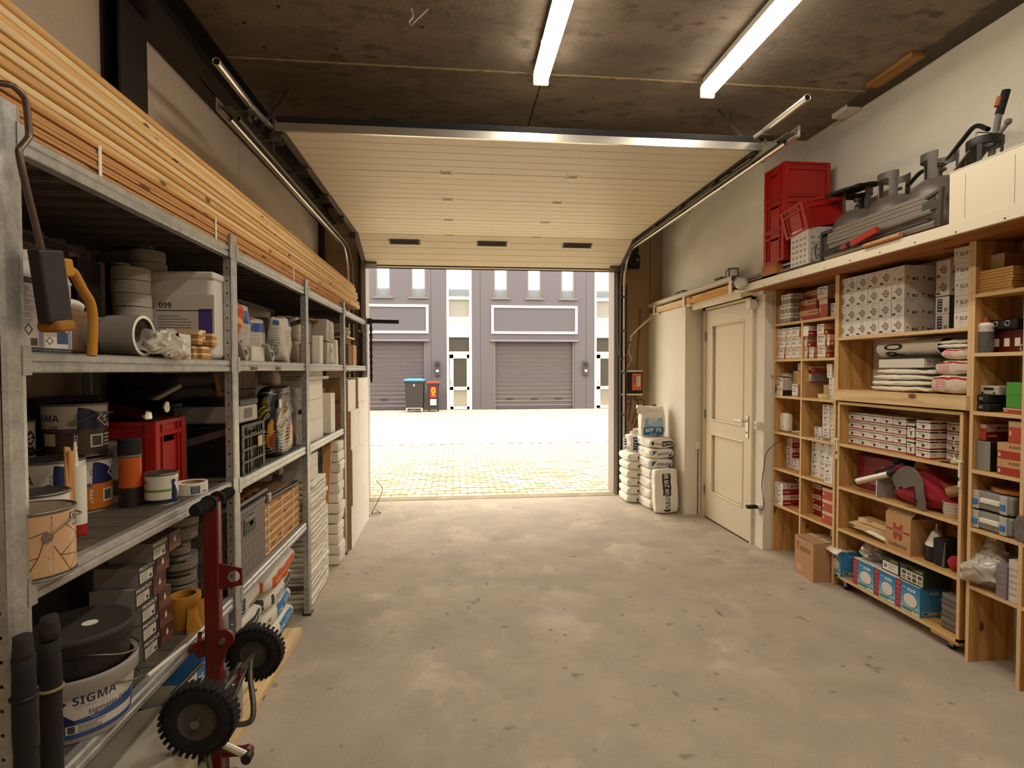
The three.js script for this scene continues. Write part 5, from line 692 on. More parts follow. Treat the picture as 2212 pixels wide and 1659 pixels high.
{ // bottom shelf: blue fan boxes
  const s = 0.086, A = { all: 'airside', nx: 'air', pz: 'airside', py: 'white' };
  const q = [[-3.565,-3.43,0.239,0.058], [-3.33,-3.149,0.25,0.086], [-3.146,-2.981,0.247,0.081], [-2.981,-2.806,0.249,0.089]];
  ['leftmost blue fan box with white disc, its lid flap torn', 'second blue fan box from the left, under the silver bag', 'third blue fan box from the left, under the green boxes', 'rightmost blue fan box with white disc'].forEach((l, i) => { const m = sb('fan_box', l, 'blue fan boxes', q[i], 0.16, A, { on: s, h: 0.17, x: i ? 2.607 : 2.6, turn: i ? 0 : -0.1 }); if (!i) part('torn_flap', crumple(new THREE.BoxGeometry(0.06, 0.002, 0.15, 4, 1, 6).rotateZ(0.5).translate(-0.01, 0.168, 0), 0.004, 30, 4), MAT.white, m); });
  const bg = thing('silver_bag', 'crumpled silver plastic bag on the second blue fan box', 'bag', [2.69, 0.256 + 0.052, -3.244]); part('bag', crumple(new THREE.SphereGeometry(0.08, 30, 22).scale(0.85, 0.62, 0.88), 0.03, 20, 21), new THREE.MeshPhysicalMaterial({ color: 0xb9b1a8, roughness: 0.22, metalness: 0.45, side: THREE.DoubleSide }), bg); part('neck', crumple(new THREE.ConeGeometry(0.03, 0.05, 12, 4).translate(0, 0.05, 0.03), 0.012, 40, 3), MAT.bagClear, bg);
  const gb = { all: 'dgreen', nx: 'greenbox', pz: 'dgreen' };
  const g1 = sb('green_tool_box', 'smaller dark green box with white panel on the blue fan boxes', null, [-3.114,-2.982,0.342,0.267], 0.16, { ...gb, nx: 'greenbox2' }, { on: 0.257, h: 0.088, x: 2.63 });
  const g2 = sb('green_tool_box', 'larger dark green box with picture panel on the rightmost fan box', null, [-2.96,-2.791,0.353,0.266], 0.17, gb, { on: 0.257, h: 0.098, x: 2.615 }); part('handle', tube([[0, 0.075, -0.03], [-0.008, 0.095, -0.015], [-0.008, 0.098, 0.012], [0, 0.085, 0.03]], 0.004, 16, 6), MAT.black, g2);
  for (let k = 0; k < 6; k++) { const g = solo('floor_sample', M(rb(0.2, 0.026, 0.12, 0.002), bx(0.19, 0.006, 0.11, 0, -0.016, 0)), k % 2 ? MAT.grey : std(0x6a5e58, 0.6), `grey flat pack at the right of the bottom shelf, ${['lowest', 'second from below', 'third from below', 'third from top', 'second from top', 'topmost'][k]} of the pile`, 'pack', [2.735, s + 0.02 + k * 0.0325, -2.64 + rr(-.004, .004)], rr(-.03, .03), 'grey flat packs'); }
}
{ // right unit
  const Z = (x, px, py) => 0, zL = -2.532, zR = -2.331;
  for (let k = 0; k < 8; k++) solo('yellow_sheet', uvm(rb(0.2, 0.013, zR - zL - 0.008 + rr(-.004, .004), 0.0015, 0, 0, 0, 1), 'z'), std(0xe2c88e, 0.7, 0, { map: T_pine }), `thin yellow wood panel, ${['lowest', 'second from below', 'third from below', 'fourth from below', 'fourth from top', 'third from top', 'second from top', 'topmost'][k]} of the pile under the top board`, 'panel', [2.718 + rr(-.003, .003), 1.8765 + 0.0068 + k * 0.0142, (zL + zR) / 2 + rr(-.003, .003)], 0, 'yellow panels');
  sb('cream_box', 'cream cardboard box on the pile of yellow panels', null, [-2.54, -2.433, 0, 0], 0.12, { all: 'kraftdark', nx: 'cream' }, { on: 1.992, h: 0.08, x: 2.68 });
  const b = thing('spray_can', 'grey and white aerosol bottle with red cap on the right shelves', 'bottle', [2.652, 1.5805, -2.496]); part('body', uvRect(cy(0.034, 0.034, 0.135, 0, 0.069, 0, 32, true).rotateY(-1.2), 'hspray', 1), MAT.printGloss, b); part('shoulder', lathe([[0.034, 0.136], [0.03, 0.146], [0.02, 0.152], [0, 0.152]], 28), MAT.white, b); part('cap', cy(0.02, 0.018, 0.028, 0, 0.165, 0, 24), std(0x9a3a1c, 0.5), b); part('base', cy(0.033, 0.034, 0.003, 0, 0.0016, 0, 28), MAT.grey, b);
  ['first', 'second', 'third'].forEach((n, k) => { const z = [-2.481, -2.429, -2.377][k], t = thing('parts_bin', `dark red parts drawer with a white tag, ${n} from the left on the right shelves`, 'drawer', [2.70, 1.5805, z], 0, 'red parts drawers'); part('body', M(bx(0.1, 0.004, 0.05, 0.05, 0.002, 0), bx(0.003, 0.11, 0.05, 0, 0.055, 0), bx(0.1, 0.11, 0.003, 0.05, 0.055, -0.024), bx(0.1, 0.11, 0.003, 0.05, 0.055, 0.024), bx(0.003, 0.11, 0.05, 0.1, 0.055, 0)), std(0x5a1712, 0.4), t); part('tag', bx(0.001, 0.04, 0.026, -0.0025, 0.05, 0), MAT.paper, t); });
  const fl = thing('work_lamp', 'black case with two chrome eyes on the right shelves', 'case', [2.72, 1.5805 + 0.112, -2.433]); part('body', rb(0.1, 0.05, 0.15, 0.012, 0, 0.026, 0), MAT.black, fl); for (const k of [-1, 1]) part('eye', torus(0.012, 0.003, 18).rotateY(Math.PI / 2).translate(-0.051, 0.03, k * 0.03), MAT.chrome, fl);
  solo('key_ring', torus(0.016, 0.0025, 20).rotateY(1.2).translate(0, 0.018, 0), MAT.chrome, 'chrome ring standing at the right edge of the shelf', 'ring', [2.62, 1.5805, -2.285]);
  ['lower', 'upper'].forEach((n, k) => { const t = thing('drill_case', `${n} of two flat black tool cases on the right shelves`, 'case', [2.71, 1.2865 + k * 0.043, -2.501], 0, 'flat black tool cases'); part('shell', rb(0.18, 0.04, 0.125 - k * 0.016, 0.008, 0, 0.0205, 0), MAT.blackMat, t); part('latch', bx(0.004, 0.016, 0.02, -0.091, 0.022, 0.02), MAT.grey, t); });
  const dv = thing('grey_device', 'pale grey device with knobs on the black tool cases', 'device', [2.675, 1.2865 + 0.084, -2.462]); part('case', rb(0.07, 0.045, 0.1, 0.006, 0, 0.023, 0), std(0xb8ad9c, 0.5), dv); part('window', bx(0.002, 0.012, 0.05, -0.0355, 0.03, 0), MAT.black, dv); for (const k of [-1, 1]) part('knob', cy(0.004, 0.004, 0.006, 0, 0, 0, 10).rotateZ(Math.PI / 2).translate(-0.038, 0.01, k * 0.03), MAT.black, dv); part('grip', bar([-0.02, 0.008, -0.055], [-0.03, 0.002, -0.085], 0.008), MAT.alu, dv);
  ['lower', 'upper'].forEach((n, k) => sb('green_box', `${n} of two bright green boxes at the right picture edge`, 'bright green boxes', [-2.375, -2.27, 0, 0], 0.15, { all: 'green' }, { on: 1.2865 + 0.026 + k * 0.062, h: 0.062, x: 2.64 }));
  sb('small_box', 'small red and grey box under the bright green boxes', null, [-2.38, -2.27, 0, 0], 0.15, { all: 'grey', nx: 'redplain' }, { on: 1.2865, h: 0.0255, x: 2.63 });
  sb('small_box', 'red and white box on the dark grey folder', null, [-2.528, -2.471, 0, 0], 0.15, { all: 'kraft', nx: 'redplain', pz: 'crimson' }, { on: 0.9915 + 0.15, h: 0.08, x: 2.64 });
  sb('grey_folder', 'dark grey patterned folder standing on the right shelves', null, [-2.501, -2.428, 0, 0], 0.17, { all: 'dark', nx: 'grey', pz: 'black' }, { on: 0.9915, h: 0.148, x: 2.62, cat: 'folder' });
  ['lower', 'upper'].forEach((n, k) => sb('flat_carton', `${n} of two kraft and red cartons with black lettering at the right edge`, 'right-hand kraft and red cartons', [-2.382, -2.268, 0, 0], 0.2, { all: 'kraft', nx: 'kraftred' }, { on: 0.9915 + k * 0.078, h: 0.078, x: 2.606 }));
  sb('flat_carton', 'red and white carton on the two kraft and red cartons', null, [-2.343, -2.268, 0, 0], 0.18, { all: 'kraft', nx: 'redplain' }, { on: 0.9915 + 0.156, h: 0.105, x: 2.62 });
  ['lower', 'upper'].forEach((n, k) => { const t = thing('organiser_case', `${n} of two translucent grey organiser cases with blue latches`, 'case', [2.615, 0.6945 + k * 0.1, -2.409], 0, 'translucent organiser cases'); part('tray', rb(0.2, 0.092, 0.2, 0.014, 0.1, 0.048, 0), std(0x8d8a86, 0.25), t); part('handle', rb(0.016, 0.026, 0.1, 0.006, -0.006, 0.05, -0.005), MAT.white, t); for (const z of [-0.08, 0.06]) { const pl = part('corner_pillar', rb(0.014, 0.09, 0.036, 0.005, -0.001, 0.048, z), std(0xb9b4ac, 0.35), t); part('latch', rb(0.006, 0.03, 0.024, 0.003, -0.009, 0.038, z), std(0x2f6fc0, 0.4), pl); } });
  solo('wooden_disc', uvm(cy(0.11, 0.11, 0.018, 0, 0, 0, 40)), MAT.plyDark, 'round wooden disc lying on the organiser cases', 'disc', [2.735, 0.6945 + 0.2 + 0.0095, -2.38]);
  softPack('dotted_pack', 'grey dotted pack leaning against the organiser cases', -2.288, -2.20, 0.6945, 0.82, 2.59, 0.03, MAT.printBag, 61, { prints: { all: 'silverdots' }, e: 0.4 });
  const pb = thing('plastic_bag', 'big crumpled clear plastic bag on the lowest right shelf', 'bag', [2.69, 0.3985 + 0.085, -2.456]); part('bag', crumple(crumple(new THREE.SphereGeometry(0.11, 40, 30).scale(1.25, 0.72, 0.95), 0.035, 14, 31), 0.014, 38, 32), MAT.bagClear, pb); part('bunch', crumple(new THREE.SphereGeometry(0.05, 24, 18).scale(1, 1.3, 1.1).translate(0.02, 0.1, -0.03), 0.025, 30, 33), MAT.bagClear, pb);
  sb('purple_box', 'grey purple box leaning beside the clear plastic bag', null, [-2.373, -2.317, 0, 0], 0.1, { all: 'purple' }, { on: 0.3985, h: 0.16, x: 2.60, turn: -0.15 });
  sb('tall_box', 'tall white box of pictograms on the lowest right shelf', null, [-2.312, -2.268, 0, 0], 0.12, { all: 'menlights' }, { on: 0.3985, h: 0.2, x: 2.604 });
}

// ---------------------------------------------------------------- plaster bags beside the opening
function bag(label, pos, turn, w, h, d, prints, o = {}) { const t = thing('plaster_bag', label, 'bag', [pos[0], pos[1] + h / 2, pos[2]], turn, o.group); part('sack', sack(w, h, d, prints, { seed: o.seed ?? 1, e: o.e ?? 0.5, amp: o.amp ?? 0.005, up: o.up, f: o.f ?? 13 }), MAT.printBag, t); return t; }
{
  const W = { all: 'bagwhite' }, n6 = ['lowest', 'second from below', 'third from below', 'third from top', 'second from top', 'topmost'];
  for (let k = 0; k < 6; k++) bag(`small white bag, ${n6[k]} of the low pile nearest the opening`, [2.02 + rr(-.008, .008), k * 0.094 - 0.002, -6.06 + rr(-.008, .008)], rr(-.06, .06), 0.26, 0.102, 0.34, { ...W, pz: 'smallbag' }, { seed: 70 + k, group: 'low pile of white bags' });
  const n7 = n6;
  for (let k = 0; k < 6; k++) bag(`white and blue plaster bag, ${n7[k]} of the tall pile against the wall`, [2.168 + rr(-.006, .006), k * 0.109 - 0.003, -5.83 + rr(-.01, .01)], rr(-.04, .04), 0.28, 0.118, 0.5, { ...W, pz: 'knauf', nx: k % 3 === 0 ? 'cleanside' : 'mpside' }, { seed: 80 + k, e: 0.42, amp: 0.006, group: 'tall pile of plaster bags' });
  bag('white bag with dark end label lying on top of the tall pile', [2.172, 0.652, -5.82], 0.03, 0.29, 0.118, 0.46, { ...W, pz: 'mpl', nx: 'mpside' }, { seed: 90 });
  const st = bag('open plaster bag with blue picture standing on the tall pile', [2.13, 0.762, -5.80], -0.1, 0.27, 0.29, 0.17, { ...W, pz: 'mpfront' }, { seed: 91, up: true, amp: 0.008 }); part('open_top', crumple(new THREE.BoxGeometry(0.27, 0.08, 0.1, 8, 4, 5).translate(-0.015, 0.15, 0.0), 0.022, 18, 5), MAT.printBag, st); uvRect(st.children[1].geometry, 'bagwhite');
  part('tuft', crumple(new THREE.SphereGeometry(0.02, 10, 8).translate(0.03, 0.19, 0), 0.01, 60, 3), MAT.cardDark, st);
  bag('leaning white bag with dark vertical label in front of the tall pile', [2.165, 0.003, -5.49], -0.06, 0.255, 0.46, 0.13, { ...W, pz: 'up210v' }, { seed: 92, up: true, amp: 0.007 }).rotation.x = -0.09;
  const nb = bag('small half-empty white and navy bag on the low pile', [2.02, 0.562, -6.06], 0.25, 0.2, 0.2, 0.2, { ...W, pz: 'blueletters', nx: 'blueletters' }, { seed: 93, up: true, amp: 0.012, e: 0.8 }); part('twisted_top', crumple(new THREE.SphereGeometry(0.075, 18, 14).scale(1.2, 0.8, 1).translate(0.05, 0.1, 0), 0.03, 22, 8), MAT.paper, nb);
}
// ---------------------------------------------------------------- on and around the partition
{
  const t = thing('batten_rack', 'two yellow timber battens in white brackets along the partition top', 'rack', [0, 0, 0]);
  const X0 = 2.30, z = [-6.489, -6.121, -5.358, -5.292, -4.419, -4.373], y0 = 2.155, y1 = 2.215;
  part('batten', uvm(b6(X0, X0 + 0.03, y0, y1, z[1], z[2]), 'z'), MAT.pine, t); part('batten', uvm(b6(X0, X0 + 0.03, y0, y1, z[3], z[4]), 'z'), std(0xf2cf86, 0.7, 0, { map: T_pine }), t);
  for (const q of [-6.174, -5.343, -4.399]) part('bracket', M(rb(0.012, 0.1, 0.04, 0.003, X0 - 0.005, 2.185, q), rb(0.08, 0.01, 0.04, 0.002, X0 + 0.03, 2.236, q), rb(0.05, 0.02, 0.05, 0.003, X0 + 0.02, 2.14, q + 0.1)), MAT.white, t);
  const zp = z[0], zq = -4.431;
  solo('cardboard_tube', M(new THREE.CylinderGeometry(0.028, 0.028, zq - zp, 22, 1, true).rotateX(Math.PI / 2).translate(2.345, 2.272, (zp + zq) / 2), torus(0.0265, 0.002, 22).translate(2.345, 2.272, zq)), std(0xd6cbb6, 0.8), 'long pale tube lying on the batten brackets', 'tube');
  solo('white_lath', b6(2.39, 2.405, 2.244, 2.256, zp - 0.02, zp + 0.35), MAT.white, 'short white lath at the far end of the brackets', 'lath');
  const lv = [['grey metal profile with plastic wrap at the far end of the partition top', 0.0, 315, 1.0], ['dark metal profile lying behind the pale tube', 0.03, 375, 0.6]];
  solo('metal_profile', M(b6(2.40, 2.45, 2.262, 2.30, -5.949, -4.794), b6(2.41, 2.44, 2.30, 2.306, -5.616, -4.9)), MAT.galvDull, 'long dull metal profile lying behind the pale tube', 'profile');
  for (const [i, a, b] of [[0, [-5.789, -5.598], 'dark boxy end piece at the far end of the metal profile'], [1, [-4.885, -4.768], 'dark boxy piece in the middle of the metal profile']]) { const o = thing('mitre_block', b, 'block', [2.42, 2.307, (a[0] + a[1]) / 2]); part('block', rb(0.06, 0.036, a[1] - a[0], 0.004, 0, 0.0185, 0), MAT.grey, o); part('slot', b6(-0.031, -0.029, 0.008, 0.026, -0.03, 0.03), MAT.black, o); }
  const gb = thing('glass_box', 'small glazed display box on the metal profile', 'box', [2.42, 2.307, -4.611], -0.3); part('frame', M(...[-1, 1].flatMap(a => [-1, 1].map(b => bx(0.008, 0.07, 0.008, a * 0.036, 0.036, b * 0.07))), bx(0.08, 0.008, 0.148, 0, 0.004, 0), bx(0.08, 0.008, 0.148, 0, 0.07, 0)), MAT.steelDark, gb); part('pane', M(bx(0.066, 0.056, 0.003, 0, 0.036, 0.07), bx(0.003, 0.056, 0.132, -0.036, 0.036, 0)), MAT.film, gb);
  const ps = thing('plastic_snarl', 'crumpled clear plastic and red clip at the end of the laths', 'plastic', [2.34, 2.21, -4.303]); part('film', crumple(new THREE.SphereGeometry(0.05, 20, 16).scale(0.9, 0.8, 1.3), 0.022, 26, 14), MAT.bagClear, ps); part('red_clip', rb(0.03, 0.06, 0.03, 0.005, -0.02, 0.0, -0.06), std(0x6a1a1c, 0.5), ps);
  // thin stock between the tube and the crates
  [['white plastic trim strip lying in front of the red crates', 2.44, 2.235, 0.02, 0.014, 0xe4dac8, -4.92, -3.62], ['grey strip lying behind the white trim', 2.47, 2.26, 0.02, 0.016, 0x6d645c, -4.95, -3.80], ['dark brown lath lying at the front edge below the red crates', 2.41, 2.2165, 0.03, 0.024, 0x3a2c22, -4.9, -3.45], ['wooden lath lying under the white trim', 2.445, 2.2155, 0.03, 0.02, 0x8a6a48, -4.85, -3.4], ['thin pink-white strip with a torn end beside the grey strip', 2.455, 2.284, 0.012, 0.014, 0xc7b3ae, -4.6, -3.72]].forEach(([l, x, y, w, h, c, a, b]) => solo('trim_lath', uvm(b6(x, x + w, y - h / 2, y + h / 2, a, b), 'z'), std(c, 0.6), l, 'lath'));
  // wall fittings
  const lp = thing('wall_spot', 'white cylindrical spot fitting above the cream door', 'lamp', [2.5, 2.051, -4.4]); const tx = 2.439 - 2.5; part('body', cy(0.043, 0.043, -tx - 0.0, 0, 0, 0, 32).rotateZ(Math.PI / 2).translate(tx / 2 + 0.015, 0, 0), MAT.white, lp); part('rim', torus(0.041, 0.0025, 32).rotateY(Math.PI / 2).translate(tx + 0.015, 0, 0), MAT.white, lp); part('base', cy(0.03, 0.03, 0.02, 0, 0, 0, 24).rotateZ(Math.PI / 2).translate(0.016, 0, 0), MAT.white, lp);
  const pir = thing('motion_sensor', 'small white motion sensor beside the cream door', 'sensor', [2.5, 1.031, -4.308]); part('housing', rb(0.05, 0.07, 0.045, 0.012, 0, 0, 0), MAT.white, pir); part('lens', new THREE.SphereGeometry(0.017, 16, 12).translate(-0.018, 0.006, 0), std(0xd5cdbf, 0.3), pir);
  const so = thing('wall_socket', 'white wall socket with black plug adapter beside the cream door', 'socket', [2.523, 0.338, -4.309]); part('faceplate', rb(0.02, 0.075, 0.045, 0.004, -0.01, -0.01, 0), MAT.white, so); part('adapter', rb(0.09, 0.028, 0.042, 0.005, -0.07, 0.012, 0.0), MAT.black, so); part('plug', rb(0.03, 0.022, 0.03, 0.005, -0.02, 0.012, 0.0), MAT.white, so); part('cord', tube([[-0.02, 0.0, 0.015], [-0.005, -0.006, 0.05], [0.004, 0.05, 0.055], [0.0, 0.2, 0.03], [0.0, 0.36, 0.06], [0.0, 0.48, 0.1], [0.06, 0.56, 0.13], [0.09, 0.58, 0.17]], 0.003, 50, 6), MAT.black, so);
  const sw = thing('wall_socket', 'white switch on the far edge of the door recess', 'switch', [2.47, 0.717, -5.372]); part('faceplate', rb(0.05, 0.075, 0.02, 0.004), MAT.white, sw); part('rocker', rb(0.03, 0.04, 0.006, 0.002, 0, 0, 0.012), MAT.white, sw);
  part('wire', bar([0, -0.04, 0], [0, -0.96, 0], 0.0035, 6), MAT.steelDark, sw);
}
// ---------------------------------------------------------------- on the top shelf
function crate(name, label, pos, rot, w, h, d, mat, group, ribs = true) {   // stacking crate: w along x, d along z
  const t = thing(name, label, 'crate', pos, 0, group); t.rotation.set(...rot);
  const th = 0.004, side = (L, hole) => { const s = new THREE.Shape([[-L / 2, 0], [L / 2, 0], [L / 2, h], [-L / 2, h]].map(p => new THREE.Vector2(...p))); if (hole) { const a = Math.min(0.05, L * 0.2), y = h * 0.7; s.holes.push(new THREE.Path([[-a, y], [a, y], [a, y + 0.032], [-a, y + 0.032]].map(p => new THREE.Vector2(...p)))); } return ext(s, th); };
  part('end_wall', side(d, true).rotateY(Math.PI / 2).translate(-w / 2 + 0.006, 0, 0), mat, t); part('end_wall', side(d, true).rotateY(Math.PI / 2).translate(w / 2 - 0.01, 0, 0), mat, t);
  part('side_wall', side(w, false).translate(0, 0, d / 2 - 0.01), mat, t); part('side_wall', side(w, false).translate(0, 0, -d / 2 + 0.006), mat, t);
  part('bottom', bx(w - 0.014, th, d - 0.014, 0, 0.006, 0), mat, t);
  const rim = y => [bx(w, 0.014, 0.01, 0, y, d / 2 - 0.003), bx(w, 0.014, 0.01, 0, y, -d / 2 + 0.003), bx(0.01, 0.014, d, -w / 2 + 0.003, y, 0), bx(0.01, 0.014, d, w / 2 - 0.003, y, 0)];
  part('rim', M(rim(h - 0.007), rim(h - 0.05)), mat, t); part('foot_rim', M(rim(0.008)), mat, t);
  if (ribs) part('rib', M(...[-1, 1].flatMap(a => [-1, 1].flatMap(b => [bx(0.006, h, 0.03, a * w / 2, h / 2, b * (d / 2 - 0.016)), bx(0.03, h, 0.006, a * (w / 2 - 0.016), h / 2, b * d / 2)])), ...[-1, 1].map(a => M(bx(0.006, h * 0.95, 0.008, a * w / 2, h / 2, d * 0.27), bx(0.006, h * 0.95, 0.008, a * w / 2, h / 2, -d * 0.27)))), mat, t);
  return t;
}
['lowest of three stacked red crates on the top shelf', 'middle one of three stacked red crates on the top shelf', 'topmost of three stacked red crates on the top shelf'].forEach((l, k) => crate('plastic_crate', l, [2.60, 2.315 + k * 0.2415, -3.975], [0, 0, 0], 0.36, 0.24, 0.262, MAT.crate, 'stacked red crates'));
crate('plastic_crate', 'red crate tilted against the stack on the top shelf', [2.565, 2.487, -3.685], [-0.10, 0, 0.2], 0.3, 0.2, 0.262, MAT.crate);
for (const [x, z, l] of [[2.44, -4.02, 'front timber block under the stacked red crates'], [2.74, -4.02, 'rear timber block under the stacked red crates'], ]) solo('timber_block', uvm(bx(0.06, 0.108, 0.2, 0, 0.0545, 0), 'z'), MAT.plyDark, l, 'timber', [x, 2.2035, z]);
{ const pk = thing('white_cartridge', 'white printed flat pack under the tilted red crate', 'pack', [2.53, 2.2035, -3.66]); part('body', pbox(0.22, 0.27, 0.2, { all: 'menlights' }).translate(0, 0.136, 0), MAT.print, pk); part('lid', rb(0.225, 0.012, 0.205, 0.003, 0, 0.276, 0), MAT.white, pk); }
function bottle(label, pos, turn, s = 1) {
  const t = thing('gas_bottle', label, 'gas bottle', pos, turn), m = std(0x6f665d, 0.42, 0.2);
  part('body', lathe([[0, 0.01], [0.11, 0.012], [0.145, 0.05], [0.15, 0.12], [0.15, 0.22], [0.142, 0.27], [0.118, 0.315], [0.08, 0.345], [0.03, 0.358], [0, 0.36]], 44).scale(s, s, s), m, t);
  const arc = (a0, a1, r, y0, y1, tk) => { const sh = new THREE.Shape(); sh.absarc(0, 0, r, a0, a1, false); sh.absarc(0, 0, r - tk, a1, a0, true); return new THREE.ExtrudeGeometry(sh, { depth: y1 - y0, bevelEnabled: false, curveSegments: 20 }).rotateX(-Math.PI / 2).translate(0, y0, 0); };
  part('collar', M(...[0, 2.1, 4.2].map(a => arc(a, a + 0.55, 0.085, 0.325, 0.47, 0.006)), arc(0, 2.7, 0.086, 0.45, 0.49, 0.008), arc(4.2, 6.9, 0.086, 0.45, 0.49, 0.008)).scale(s, s, s), std(0x5d544c, 0.5, 0.3), t);
  part('valve', M(cy(0.016, 0.014, 0.06, 0, 0.385, 0, 14), cy(0.022, 0.022, 0.018, 0, 0.425, 0, 14), bar([0, 0.39, 0], [-0.045, 0.39, 0.01], 0.01)).scale(s, s, s), MAT.galvDull, t);
  part('foot_ring', torus(0.11, 0.006, 30).rotateX(Math.PI / 2).translate(0, 0.007, 0).scale(s, s, s), m, t);
  return t;
}
bottle('grey gas bottle nearest the red crates, under a black tray', [2.67, 2.2035, -3.42], 0.4); bottle('middle grey gas bottle on the top shelf', [2.67, 2.2035, -3.115], 1.6); bottle('largest-looking grey gas bottle, next to the black bucket', [2.67, 2.2035, -2.80], 1.2, 1.0);
{
  const tr = thing('black_tray', 'black plastic tray lying over the far gas bottle collar', 'tray', [2.66, 2.70, -3.42], 0.2); part('tray', crumple(new THREE.BoxGeometry(0.24, 0.012, 0.26, 6, 1, 6).rotateZ(0.15), 0.01, 9, 3), MAT.blackMat, tr); part('lip', tube([[-0.12, -0.02, -0.13], [-0.12, -0.02, 0.13]], 0.008, 8, 6), MAT.blackMat, tr);
  const hm = thing('burner_hose', 'black hose and burner fittings lying behind the gas bottles', 'hose', [2.75, 2.62, -3.0]); part('hose', tube([[0, 0.0, -0.1], [0.0, 0.05, 0.0], [0, 0.03, 0.12], [0, 0.12, 0.25], [-0.02, 0.16, 0.35], [-0.05, 0.1, 0.45]], 0.012, 50, 8), MAT.black, hm); part('coupling', bar([0, 0.03, 0.1], [0, 0.05, 0.16], 0.018), MAT.grey, hm);
  const wr = thing('work_cloth', 'dark grey dusty cloth heaped between the last bottle and the panel', 'cloth', [2.62, 2.43, -2.56]); part('cloth', crumple(new THREE.SphereGeometry(0.1, 26, 18).scale(0.9, 0.6, 1.1), 0.03, 16, 18), std(0x5c5148, 0.9), wr); part('scoop', new THREE.BoxGeometry(0.1, 0.006, 0.14, 4, 1, 4).rotateX(-0.7).translate(0, 0.14, 0.0), std(0x6a6158, 0.6), wr);
  const bk = thing('black_canister', 'black round canister with wire handle behind the white panel', 'canister', [2.63, 2.2035, -2.50]); part('body', lathe([[0, 0.005], [0.065, 0.006], [0.07, 0.02], [0.07, 0.28]], 32), MAT.blackMat, bk); part('rim', lathe([[0.07, 0.4], [0.075, 0.405], [0.075, 0.44], [0.068, 0.445], [0.068, 0.4], [0.07, 0.4]], 32), MAT.black, bk); part('stay', M(...[0.3, 2.0, 3.7, 5.2].map(a => bx(0.02, 0.14, 0.005, 0, 0.34, 0.071).rotateY(a))), MAT.black, bk); part('wire_handle', tube([[-0.05, 0.44, 0], [-0.048, 0.475, 0], [0.048, 0.475, 0], [0.05, 0.44, 0]], 0.003, 30, 6, false, 0.1), MAT.steel, bk); part('bowl', lathe([[0, 0.28], [0.07, 0.285]], 24), MAT.black, bk);
  const to = thing('gas_torch', 'burner torch with orange grip standing up out of the canister', 'torch', [2.63, 2.60, -2.49]); part('shaft', bar([0, -0.2, 0], [0.03, 0.17, 0.035], 0.014), MAT.grey, to); part('grip', bar([0.03, 0.15, 0.033], [0.047, 0.26, 0.05], 0.018), MAT.blackMat, to); part('trigger', bar([0.022, 0.19, 0.03], [0.032, 0.235, 0.034], 0.014), std(0xb35a30, 0.6), to); part('side_arm', M(bar([0.012, 0.02, 0.02], [0.03, 0.09, 0.075], 0.01), new THREE.SphereGeometry(0.016, 12, 10).translate(0.03, 0.095, 0.078)), MAT.grey, to);
  solo('cable_coil', torus(0.055, 0.012, 26).rotateY(1.1).translate(0, 0.12, 0), std(0xa0623a, 0.6), 'orange brown cable coil beside the black canister', 'cable', [2.60, 2.36, -2.62]);
  const f = thing('folding_step', 'folded grey aluminium work platform lying on its side on the top shelf', 'platform', [2.40, 2.2035, 0]), z0 = -3.40, z1 = -2.50;
  const g = std(0x8f867c, 0.5, 0.5);
  for (let k = 0; k < 4; k++) part('deck_plank', rb(0.012, 0.022, z1 - z0 - 0.1, 0.003, 0.012 + k * 0.001, 0.118 + k * 0.0235, (z0 + z1) / 2), g, f);
  part('end_casting', M(rb(0.05, 0.19, 0.012, 0.004, 0.02, 0.1, z0), rb(0.05, 0.02, 0.1, 0.005, 0.02, 0.19, z0 + 0.05), rb(0.04, 0.16, 0.09, 0.012, 0.03, 0.09, z0 + 0.05)), std(0x4a453e, 0.6, 0.3), f); part('end_loop', tube([[0.02, 0.03, z0 - 0.01], [0.02, 0.03, z0 - 0.08], [0.02, 0.08, z0 - 0.1], [0.02, 0.14, z0 - 0.08], [0.02, 0.14, z0 - 0.01]], 0.012, 24, 8), g, f);
  part('rail_tube', bar([0.012, 0.085, z0 + 0.08], [0.012, 0.10, z1 - 0.06], 0.017, 14), std(0x857b71, 0.45, 0.5), f); part('rail_tube', bar([0.005, 0.022, z0 + 0.05], [0.005, 0.03, z1 - 0.03], 0.017, 14), std(0x857b71, 0.45, 0.5), f); part('inner_tube', bar([0.03, 0.06, z0 + 0.06], [0.03, 0.065, z1 - 0.1], 0.014, 12), std(0x6a6057, 0.5, 0.4), f);
  part('leg_frame', M(beam([0.0, 0.01, z1 - 0.01], [0.0, 0.20, z1 + 0.0], 0.02, 0.016, [1, 0, 0]), beam([0.0, 0.19, z1], [0.0, 0.17, z1 - 0.09], 0.014, 0.014)), std(0x57504a, 0.5, 0.5), f);
  part('tread_block', rb(0.016, 0.05, 0.1, 0.01, 0.008, 0.125, z1 - 0.07), std(0x3d4036, 0.7), f);
  const rs = thing('red_handled_tool', 'tool with red plastic grip lying on the folded platform', 'tool', [2.372, 2.2035, 0]); part('grip', beam([0, 0.052, -3.08], [0, 0.085, -2.88], 0.022, 0.034), std(0xa02a24, 0.4), rs); part('shaft', bar([0.005, 0.047, -3.36], [0, 0.056, -3.07], 0.008), MAT.black, rs); part('collar', bar([0.003, 0.046, -3.17], [0.001, 0.052, -3.12], 0.015), std(0x8c3328, 0.5), rs);
  solo('grey_pipe', bar([2.375, 2.2175, -2.98], [2.375, 2.2195, -2.72], 0.013, 12), MAT.lath, 'short wooden dowel at the front edge below the folded platform', 'dowel').name = 'wooden_dowel';
}
